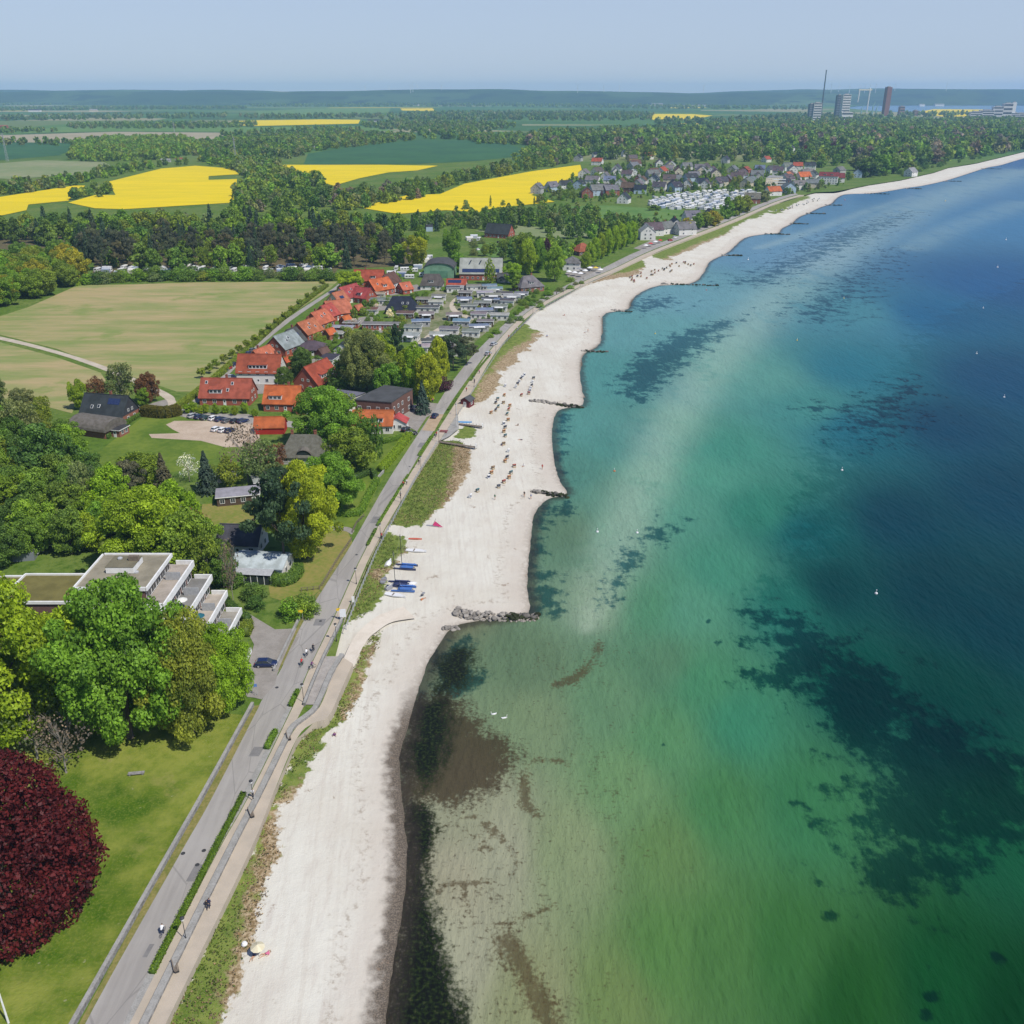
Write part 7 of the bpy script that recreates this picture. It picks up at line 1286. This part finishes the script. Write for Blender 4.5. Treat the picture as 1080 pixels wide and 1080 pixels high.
hedge([(281.5,791),(291,773)], .9, 1.0, 'fresh', "short clipped hedge by the wall bend", dens=55, leaf=.13); hedge([(306.5,746),(314.5,730)], .7, .9, 'fresh', "small clipped hedge opposite the car park exit", dens=55, leaf=.13)
hedge([(387.5,576),(396.5,559)], .65, .6, 'mid', "short roadside hedge beside the boats"); hedge([(398,555),(414,529),(430.5,502)], .65, .6, 'fresh', "long roadside hedge across from the gardens"); hedge([(441.5,481),(455,461)], .65, .6, 'fresh', "roadside hedge opposite the inn"); hedge([(472.5,433),(482,421)], .65, .6, 'mid', "roadside hedge before the kiosk"); hedge([(496.5,402),(506,388),(517,375)], .65, .6, 'mid', "roadside hedge beside the cabin park")
hedge([(113,463),(130,450),(152,436)], 1.4, 1.6, 'mid', "clipped boundary hedge of the dark slate house"); hedge([(152,438),(160,439),(175,440),(190,437)], 3.6, 3.4, (.13, .12, .015), "thick yellowish hedge at the lane corner", leaf=.3); hedge([(402,498),(416,482),(432,461)], 2.2, 2.0, 'bright', "tall bright hedge along the garden wall"); hedge([(404,468),(428,462)], 1.2, 1.6, 'fresh', "bright hedge behind the white annex"); hedge([(370,508),(392,500),(396,506)], 1.4, 1.8, 'deep', "dark garden hedge above the road"); hedge([(348,544),(378,543),(388,526),(398,508)], 1.6, 1.6, 'fresh', "garden hedge along the lower lawn"); hedge([(237,531),(262,527)], 1.2, 1.2, 'mid', "small hedge before the black cabin"); hedge([(283,612),(296,617),(310,612),(316,602)], 2.6, 2.2, 'mid', "rounded hedge by the blue white house"); hedge([(238,636),(252,650),(262,656)], 1.8, 1.6, 'deep', "dark hedge along the car park ramp"); hedge([(258,672),(263,662)], 2.2, 2.2, 'olive', "olive shrub hedge by the white wall")
hedge([(184,434),(208,416),(230,398),(256,375),(300,336),(345,302)], 2.4, 1.7, 'olive', "low bushy hedge between the village street and the meadow", dens=12, leaf=.3)
hedge([(78,302),(100,297),(135,295),(180,295)], 4, 1.6, 'bright', "strip of bright green undergrowth along the meadow top", dens=9, leaf=.4)
# walkways, kiosk, signs
for q, lk in [([(484,448),(496,450.5),(509,452)], "narrow wooden walkway with a white end post"), ([(458,466),(480,470),(502,474)], "long wooden walkway over the sand beside the terrace")]:
    L = [PB(a, b_) for a, b_ in q]; c = L[0]; o = empty("boardwalk", c); props(o, lk, "walkway"); mb = MB(); d = (L[-1] - L[0]); an = math.atan2(d.y, d.x); mb.at((d.x / 2, d.y / 2, .35), an); n_ = int(d.length / .4); [mb.box((-d.length / 2 + (i + .5) * .4, 0, 0), (.36, 1.3, .07)) for i in range(n_)]; mb.build("deck", MAT_timber, o)
    pm = MB().box((0, 0, .0), (.12, .12, 1.4)).mesh("post", MAT_timber)
    for i in range(8):
        for s in (-1, 1): qd = Vector((d.x, d.y, 0)) * (i / 7) + Vector((-math.sin(an), math.cos(an), 0)) * s * .6; link("post", pm, o, (qd.x, qd.y, .2))
    mb = MB().box((0, 0, .9), (.5, .3, 1.2)); mb.build("end_box", MAT_white, o, (d.x, d.y, 0))
fieldp = [(452,470),(462,452),(474,436),(483,437),(484,452),(474,460),(462,466)]
sheet("terrace", [P(a, b_, 2.9) for a, b_ in fieldp], MAT_conc, flat(2.9))
p = PB(493,428); o = empty("kiosk", (p.x, p.y, p.z - .05), rad(66)); props(o, "dark red beach kiosk with grey gabled roof", "kiosk"); mb = MB(); mb.extr([(-1.7, 0), (1.7, 0), (1.7, 2.5), (0, 3.5), (-1.7, 2.5)], -2, 2); mb.build("wall", MAT_render, o, color=(.16, .035, .04)); mb = MB(); mb.extr([(-2.1, 2.3), (0, 3.56), (2.1, 2.3), (2.1, 2.45), (0, 3.72), (-2.1, 2.45)], -2.3, 2.3); mb.build("roof", MAT_felt, o, color=RC['dgrey']); link("window", WIN[(1.3, 1.35)], o, (0, -1.73, 1.5)); link("door", DOOR, o, (-2.04, 0, 1.05), -math.pi / 2)
p = PB(482,452); o = empty("flagpole", p); props(o, "tall white flagpole on the beach terrace", "flagpole"); mb = MB(); mb.lathe([(.3, 0), (.3, .3), (.09, .35), (.05, 9)], 8); mb.build("pole", MAT_white, o); mb = MB(); mb.lathe([(0, 9), (.12, 9.06), (.12, 9.2), (0, 9.26)], 8); mb.build("finial", MAT_steel, o)
p = PB(468,457.5); mb = MB(); mb.box((0, 0, .4), (2.6, 1.1, .1)); [mb.box((0, y, .26), (2.6, .4, .08)) for y in (-1.0, 1.0)]; [mb.box((x, 0, .2), (.1, 2.2, .4)) for x in (-1, 1)]; k = mb.build("picnic_table", MAT_cloth, None, (p.x, p.y, 2.92), rad(-8), color=(.22, .06, .06)); props(k, "reddish picnic table on the beach terrace", "table")
def sign(px, py, w_, h, c, label, z=LAND + .16, hh=2.6, an=10):
    p = P(px, py, z); o = empty("sign", p, rad(an)); props(o, label, "sign"); mb = MB(); mb.box((0, .06, hh - h / 2), (w_, .06, h)); mb.build("panel", MAT_cloth, o, color=c)
    for x in (-w_ * .35, w_ * .35): MB().tube([(x, .1, 0), (x, .1, hh)], .04, 6).build("post", MAT_steel, o)
sign(362,654,1.3,1.9,(.7,.72,.74),"white information board at the end of the railing"); sign(357.5,653,.8,.6,(.75,.5,.02),"small yellow sign beside the information board"); sign(318,655,.9,.7,(.75,.5,.02),"yellow sign above the car park bank",LAND); sign(328.5,645,.7,1.5,(.75,.75,.73),"white sign post box by the lawn corner",LAND); sign(373,640,.6,1.5,(.72,.72,.7),"white marker on the dune grass beside the railing",2.2); sign(270.5,734,.6,.6,(.1,.2,.5),"small blue sign at the car park exit",LAND)
p = P(9,1079); o = empty("street_lamp", p, rad(200)); props(o, "tall white lamp post at the corner of the park lawn", "street lamp"); mb = MB(); mb.lathe([(.14, 0), (.09, 5.5)], 8); mb.build("pole", MAT_white, o); mb = MB(); mb.box((.3, 0, 5.6), (.9, .3, .16), 0, .8); mb.build("lamp_head", MAT_white, o)
p = P(144,817); mb = MB(); mb.box((0, 0, .35), (2.6, .7, .1)); [mb.box((x, 0, .15), (.2, .6, .36)) for x in (-1, 1)]; props(mb.build("park_bench", MAT_stone, None, p, rad(8)), "pale backless bench alone on the park lawn", "bench")
for i, (a_, b_) in enumerate([(191,900),(213,897),(206,912),(290,725),(336,655),(374,585),(397,548),(430,492)]):
    p = P(a_ + 2, b_, LAND + .075); mb = MB(); mb.lathe([(0, .004), (.28, .004), (.33, .0)], 14); props(mb.build("manhole_cover", MAT_dark, None, p), None, "manhole cover"); reg(bpy.context.scene.objects[-1] if False else [q for q in COL.objects if q.name.startswith("manhole_cover")][-1], "round dark manhole cover", "in the road surface", "manhole cover", "manhole covers in the road", a_)
# on the water
mb = MB(); mb.lathe([(0, -.3), (.5, -.25), (.62, .1), (.45, .5), (.2, .62)], 14, 0); BUOY = mb.mesh("float", MAT_paint, True); mb = MB(); mb.tube([(0, 0, .6), (0, 0, 1.5)], .05, 6); mb.box((0, 0, 1.55), (.3, .3, .22)); BUOYT = mb.mesh("topmark", MAT_paint)
for a_, b_, c_ in [(648,497,'orange'),(691,352,'yellow'),(840.7,359,'yellow'),(890,314.6,'yellow'),(888,496,'white'),(745,306,'red'),(789,274,'white'),(1059,419,'white'),(1030,373,'white'),(1037,325,'white'),(1052,282,'white'),(1061,253,'white'),(630,561,'white'),(924,626,'white'),(997,212,'yellow'),(891,211,'red'),(818,235,'yellow'),(672,562,'white')]:
    o = empty("buoy", P(a_, b_, 0), 0, .6 if b_ > 300 else .95); reg(o, f"small {c_} buoy", "floating on the sea", "buoy", "buoys on the sea"); link("float", BUOY, o, color=CL[c_]); link("topmark", BUOYT, o, color=CL['white'])
mb = MB(); hull(1.1, .5, .3, mb, 0, -.05); mb.tube([(.35, 0, .2), (.52, 0, .5), (.5, 0, .75), (.62, 0, .78)], [.11, .06, .05, .05], 7); mb.box((-.55, 0, .22), (.25, .2, .08)); SWAN = mb.mesh("swan", MAT_white, True)
for i, (a_, b_, an) in enumerate([(520.5,753.5,200),(532,757.5,10)]): props(link("swan", SWAN, None, P(a_, b_, 0), rad(an), .9), ["white swan swimming nearer the beach beside the dark weed", "white swan swimming farther out beside the dark weed"][i], "swan")
# ================================================================ far city, hills, turbines, haze
def tower(px, ybase, ytop, wpx, dep, ang, wall, look, label, name="tower_block", bands=None, cat="tower block"):
    p = P(px, ybase); k = ppm(ybase); h = (ybase - ytop) / k; w_ = wpx / k; o = empty(name, p, rad(ang)); props(o, label, cat)
    mb = MB(); mb.box((0, 0, h / 2), (w_, dep, h)); mb.build("wall", MAT_render if wall != 'brick' else MAT_brick, o, color=look)
    if bands:
        st = MB(); [st.box((0, -dep / 2 - .15, h * (i + .62) / bands), (w_ * .94, .4, h / bands * .42)) for i in range(bands)]; st.build("window_band", MAT_glass, o)
        st = MB(); [st.box((w_ / 2 + .15, 0, h * (i + .62) / bands), (.4, dep * .9, h / bands * .42)) for i in range(bands)]; st.build("window_band", MAT_glass, o)
    mb = MB(); mb.box((0, 0, h + 1.6), (w_ * .5, dep * .5, 3.2)); mb.build("roof_house", MAT_conc, o); return o, h, w_
tower(860,126.5,110,9,15,14,'r',(.55,.55,.54),"shorter pale tower block left of the taller white one",bands=7)
tower(854,126.5,111,5,14,14,'r',(.16,.18,.22),"dark bluish side wall of the shorter tower block",bands=7)  # the pale block's side wall, built as a separate dark slab
tower(889.5,126,102,9,16,12,'r',(.62,.62,.61),"tall white banded tower block",bands=10)
tower(882,125.5,102.5,5,15,12,'r',(.12,.14,.18),"dark grey side wall of the tall white tower block",bands=10)  # separate dark box standing in for the white block's side wall
tower(892,126.8,119,13,16,12,'r',(.6,.6,.6),"low white annex at the foot of the tall white tower",bands=2)
tower(933,122.5,94.5,6,18,20,'brick',(.20,.075,.055),"tall dark red brick tower",bands=None)
tower(950,121,113,5,24,0,'brick',(.3,.16,.12),"squat brown block beside the dark red tower",bands=3); tower(965,122,117,4,24,0,'brick',(.36,.2,.15),"small pinkish block by the far yellow field",bands=3)
for px, yt, w_, lab in [(1028,118.5,12,"lowest white wing of the seaside clinic"),(1039,117,14,"long white wing of the seaside clinic"),(1050,113.5,10,"taller white wing of the seaside clinic"),(1060,110.5,9,"main high block of the seaside clinic"),(1068,119.5,10,"white eastern wing of the seaside clinic"),(1076,120,8,"end pavilion of the seaside clinic")]: tower(px,126,yt,w_,26,-8,'r',(.6,.61,.62),lab,"clinic_building",4,"clinic")
tower(1066.5,126,109.5,4,14,-8,'r',(.74,.74,.73),"slim bright white stair tower of the seaside clinic")
p = P(865.5,124); k = ppm(124); o = empty("chimney_stack", p); props(o, "very tall dark smokestack", "smokestack"); hh = (124 - 78.5) / k; mb = MB(); mb.lathe([(4.0, 0), (2.8, hh * .5), (2.2, hh)], 16); mb.build("shaft", MAT_render, o, color=(.08, .10, .12)); mb = MB(); mb.lathe([(2.6, hh - 4), (2.6, hh - .5), (2.0, hh)], 16); mb.build("rim", MAT_dark, o)
p = P(909,121); k = ppm(121); o = empty("gantry_crane", p, rad(10)); props(o, "pale shipyard gantry crane between the towers", "crane"); h = (121 - 97) / k; L = 15 / k
mb = MB(); mb.box((0, 0, h), (L, 5, 6)); mb.build("girder", MAT_render, o, color=(.62, .60, .48))
for x, t in ((-L * .42, .55), (L * .36, 1)): mb = MB(); mb.tube([(x - 2, 0, h * (1 - t) + 6), (x, 0, h)], [2.5, 3.5], 6); mb.build("leg", MAT_render, o, color=(.72, .72, .70))
mb = MB(); mb.box((L * .36, 0, h + 5), (6, 5, 6)); mb.build("trolley", MAT_white, o)
for i, (px, yt) in enumerate([(908,112),(919.5,108),(923.5,111)]): 
    p = P(px, 122); k = ppm(122); o = empty("dock_crane", p); reg(o, "thin greenish dock crane", "beside the gantry crane", "crane"); h = (122 - yt) / k; mb = MB(); mb.tube([(0, 0, 0), (0, 0, h * .7)], [4, 2.5], 6); mb.build("tower", MAT_render, o, color=(.25, .42, .40)); mb = MB(); mb.tube([(0, 0, h * .7), (8, 0, h)], [2, 1], 5); mb.build("jib", MAT_render, o, color=(.25, .42, .40))
# white sheds and houses scattered far off, each a small thing
FARB = [(288,148,14,'white'),(278,150,10,'white'),(312,146,9,'white'),(330,155,8,'white'),(335,157,7,'cream'),(37,118,12,'white'),(99,118,8,'cream'),(4,135,9,'redbrick'),(264,152,9,'white'),(298,147,8,'cream'),(175,171,10,'grey'),(190,170,9,'grey'),(266,146,7,'white'),(394,129,12,'grey'),(780,109.5,12,'white'),(693,111.5,12,'cream'),(740,112,10,'white'),(264,172,6,'white'),(268,210,7,'blue'),(453,244,7,'blue'),(442,111.5,6,'white'),(820,110,10,'white'),(847,109,14,'pink'),(960,105.5,8,'white'),(995,104.5,10,'pink'),(1012,105,9,'cream'),(1025,104.4,10,'redbrick'),(1045,103.6,6,'white'),(1066,102.6,8,'white'),(1075,102.6,7,'white'),(972,106,8,'pink'),(984,106.5,7,'cream'),(1003,106,7,'pink'),(1018,106,8,'pink'),(1033,106.6,6,'white'),(950,106.3,6,'redbrick'),(940,107,6,'pink'),(1052,106,7,'redbrick'),(990,112,10,'white'),(972,112.2,6,'white')]
for a_, b_, wp, c_ in FARB:
    p = P(a_, b_); k = ppm(b_); w_ = min(wp / k, 90); o = empty("far_building", p, rad(R.uniform(-10, 10))); reg(o, f"distant {dict(redbrick='red brick').get(c_, c_)} building", "on the far plain", "building"); h = max(3.6, min(1.9 / k, 12)); mb = MB(); mb.box((0, 0, h / 2), (w_, w_ * .4, h)); mb.build("wall", wm(c_), o, color=WC[c_]); mb = MB(); mb.extr([(-w_ * .22, h + .02), (w_ * .22, h + .02), (0, h * 1.5)], -w_ * .52, w_ * .52); mb.build("roof", MAT_tile, o, color=RC[R.choice(('slate', 'brick', 'lgrey'))])
# masts and turbines
def turbine(px, ytop, dist, h=110):
    dist += 1900; u = (px - 540) / FPX; x, y = u * dist * .93, dist; z0 = 96; o = empty("wind_turbine", (x, y, z0), rad(R.uniform(-30, 30))); reg(o, "white wind turbine", "on the far horizon", "wind turbine", "wind turbines on the horizon")
    zt = CAMZ + (ytop - 97) * -1 / FPX * dist * .93; h = min(max(60, zt - z0), 84); mb = MB(); mb.lathe([(2.4, 0), (1.3, h)], 8); mb.build("tower", MAT_white, o); mb = MB(); mb.box((0, -1, h + 1.5), (4, 9, 4)); mb.build("nacelle", MAT_white, o); a0 = R.uniform(0, 2)
    for i in range(3): a = a0 + i * 2.094; mb = MB(); mb.tube([(0, -6, h + 1.5), (math.cos(a) * 36, -6, h + 1.5 + math.sin(a) * 36)], [1.2, .4], 4); mb.build("blade", MAT_white, o)
for px, yt in [(388,92),(413,91.5),(435,91),(437.5,91.5),(442,91),(467,91),(608,91),(635,92),(651,91),(870,90),(878,92),(889,91),(900,91),(905,90.5),(910,91),(916,90),(936,90),(989,89),(738,93)]: turbine(px, yt, R.uniform(7600, 8200))
for a_, yb, yt, lab in [(249,171,147,"tall grey lattice mast beside the left rapeseed field"),(184,140,130,"pylon on the bare field"),(8,170,143,"thin pylon by the far left wood")]:
    p = P(a_, yb); k = ppm(yb); h = (yb - yt) / k; o = empty("lattice_mast", p); props(o, lab, "mast"); mb = MB(); r_ = .035 * h; [mb.tube([(sx * r_, sy * r_, 0), (sx * r_ * .3, sy * r_ * .3, h)], .18, 4) for sx in (-1, 1) for sy in (-1, 1)]; [mb.tube([(r_ * (1 - .7 * i / 8), r_ * (1 - .7 * i / 8), h * i / 8), (-r_ * (1 - .7 * (i + 1) / 8), -r_ * (1 - .7 * (i + 1) / 8), h * (i + 1) / 8)], .12, 3) for i in range(8)]; mb.build("lattice", MAT_steel, o); mb = MB(); [mb.box((0, 0, h * f), (h * .11, .4, .4)) for f in (.84, .93, 1.0)]; mb.build("crossarm", MAT_steel, o)
# hills on the horizon
xs = np.linspace(-9000, 11500, 260); ys = np.linspace(8600, 12800, 60); gx, gy = np.meshgrid(xs, ys, indexing='ij')
hz = np.zeros(gx.shape)
for i in range(gx.shape[0]):
    for j in range(gx.shape[1]):
        x, y = gx[i, j], gy[i, j]; t = min(1, max(0, (y - 8600) / 1500)); t = t * t * (3 - 2 * t); b_ = 112 + 44 * noise.noise((x / 2600, 3.3, y / 4000)) + 15 * noise.noise((x / 600, y / 900, 1)) + (16 if x > 3000 else 0) * min(1, (x - 3000) / 900 if x > 3000 else 0); hz[i, j] = LAND - 2 + t * (b_ + 20 * noise.noise((x / 1500, y / 1500, 7)))
n0, n1 = gx.shape; ii, jj = np.meshgrid(np.arange(n0 - 1), np.arange(n1 - 1), indexing='ij'); b = (ii * n1 + jj).ravel(); q = np.stack([b, b + n1, b + n1 + 1, b + 1], 1)
m = N("hill_country"); v = m.pos(); vo = m.n("TexVoronoi"); m.t.links.new(m.scale(v, .0012, .0014, .001, .2), vo.inputs['Vector']); vo.inputs['Scale'].default_value = 1
cr = m.n("ValToRGB"); m.t.links.new(vo.outputs['Color'], cr.inputs[0]); cr.color_ramp.interpolation = 'CONSTANT'
els = [(0, (.03, .06, .02)), (.45, (.05, .09, .03)), (.62, (.03, .055, .02)), (.78, (.08, .13, .04)), (.88, (.26, .25, .15)), (.93, (.6, .46, .02))]
while len(cr.color_ramp.elements) < len(els): cr.color_ramp.elements.new(.5)
for e, (a_, k) in zip(cr.color_ramp.elements, els): e.position = a_; e.color = (*k, 1)
MAT_hill = m.done(m.bsdf(m.mix(m.step(m.noise(v, .004, 5), .52, .60), cr.outputs[0], (.014, .03, .018)), .95, .05))
o = link("hills", npmesh("hills", np.stack([gx.ravel(), gy.ravel(), hz.ravel()], 1), q, MAT_hill)); o['kind'] = 'structure'; o.data.polygons.foreach_set('use_smooth', [True] * len(o.data.polygons))
# haze: one even body of air round everything
m = N("haze"); vp = m.n("VolumePrincipled"); vp.inputs['Color'].default_value = (.42, .70, 1, 1); vp.inputs['Density'].default_value = HAZE = 7e-5; vp.inputs['Anisotropy'].default_value = 0.0
m.t.links.new(vp.outputs[0], m.out.inputs['Volume'])
o = MB().box((0, 6900, 100), (29000, 14000, 208)).build("haze", m.m); o['kind'] = 'stuff'
# dune plants: tufts on the sand
def tufts():
    cos, va, tc = [], [], []
    for poly in VEG[:6]:
        P_ = scatter(poly, .8, world=True, jitter=.5)
        far = P_[:, 1] < 330; P_ = P_[far]
        if not len(P_): continue
        vf, tf = veg_f(P_), tan_f(P_); pn = np.array([noise.noise((a * .16, b_ * .16, 2.2)) + .5 * noise.noise((a * .5, b_ * .5, 5)) for a, b_ in P_]); keep = NR.random(len(P_)) < np.clip((vf - .45 + pn * .7) * 2.5, 0, .9); P_, tf = P_[keep], tf[keep]; z = beach_z(P_)
        for r_ in range(7):
            c = np.column_stack([P_ + NR.normal(0, .35, P_.shape), z + NR.uniform(.05, .38, len(P_))]); nrm = unit(NR.normal(0, .6, c.shape) + np.array([0, -.3, .6])); co, q = cards(c, nrm, .19 * NR.uniform(.5, 1.4, len(c)), 1.6); cos.append(co); va.append(np.clip(.5 + NR.normal(0, .2, len(c)), 0, 1))
            tan = NR.random(len(c)) < np.clip(tf * 1.1 + .20 + .35 * np.sin(P_[:, 0] * .31 + 2 * np.sin(P_[:, 1] * .19)), 0.04, .92); col = np.where(tan[:, None], np.array([.27, .20, .115]), np.where(NR.random(len(c))[:, None] < .3, np.array([.14, .165, .04]), np.array([.085, .125, .022]))); tc.append(np.column_stack([col, np.ones(len(c))]))
    co = np.vstack(cos); q = np.arange(len(co)).reshape(-1, 4); o = link("dune_grass", npmesh("dune_grass", co, q, MAT_wood, {"var": ('FLOAT', 'FACE', np.concatenate(va)), "tcol": ('FLOAT_COLOR', 'FACE', np.vstack(tc))})); props(o, "green and tan dune plants along the back of the beach", "dune grass", None, "stuff")
tufts()
finish_labels()
print("objects", len(bpy.data.objects), "polys", sum(len(me.polygons) for me in bpy.data.meshes))
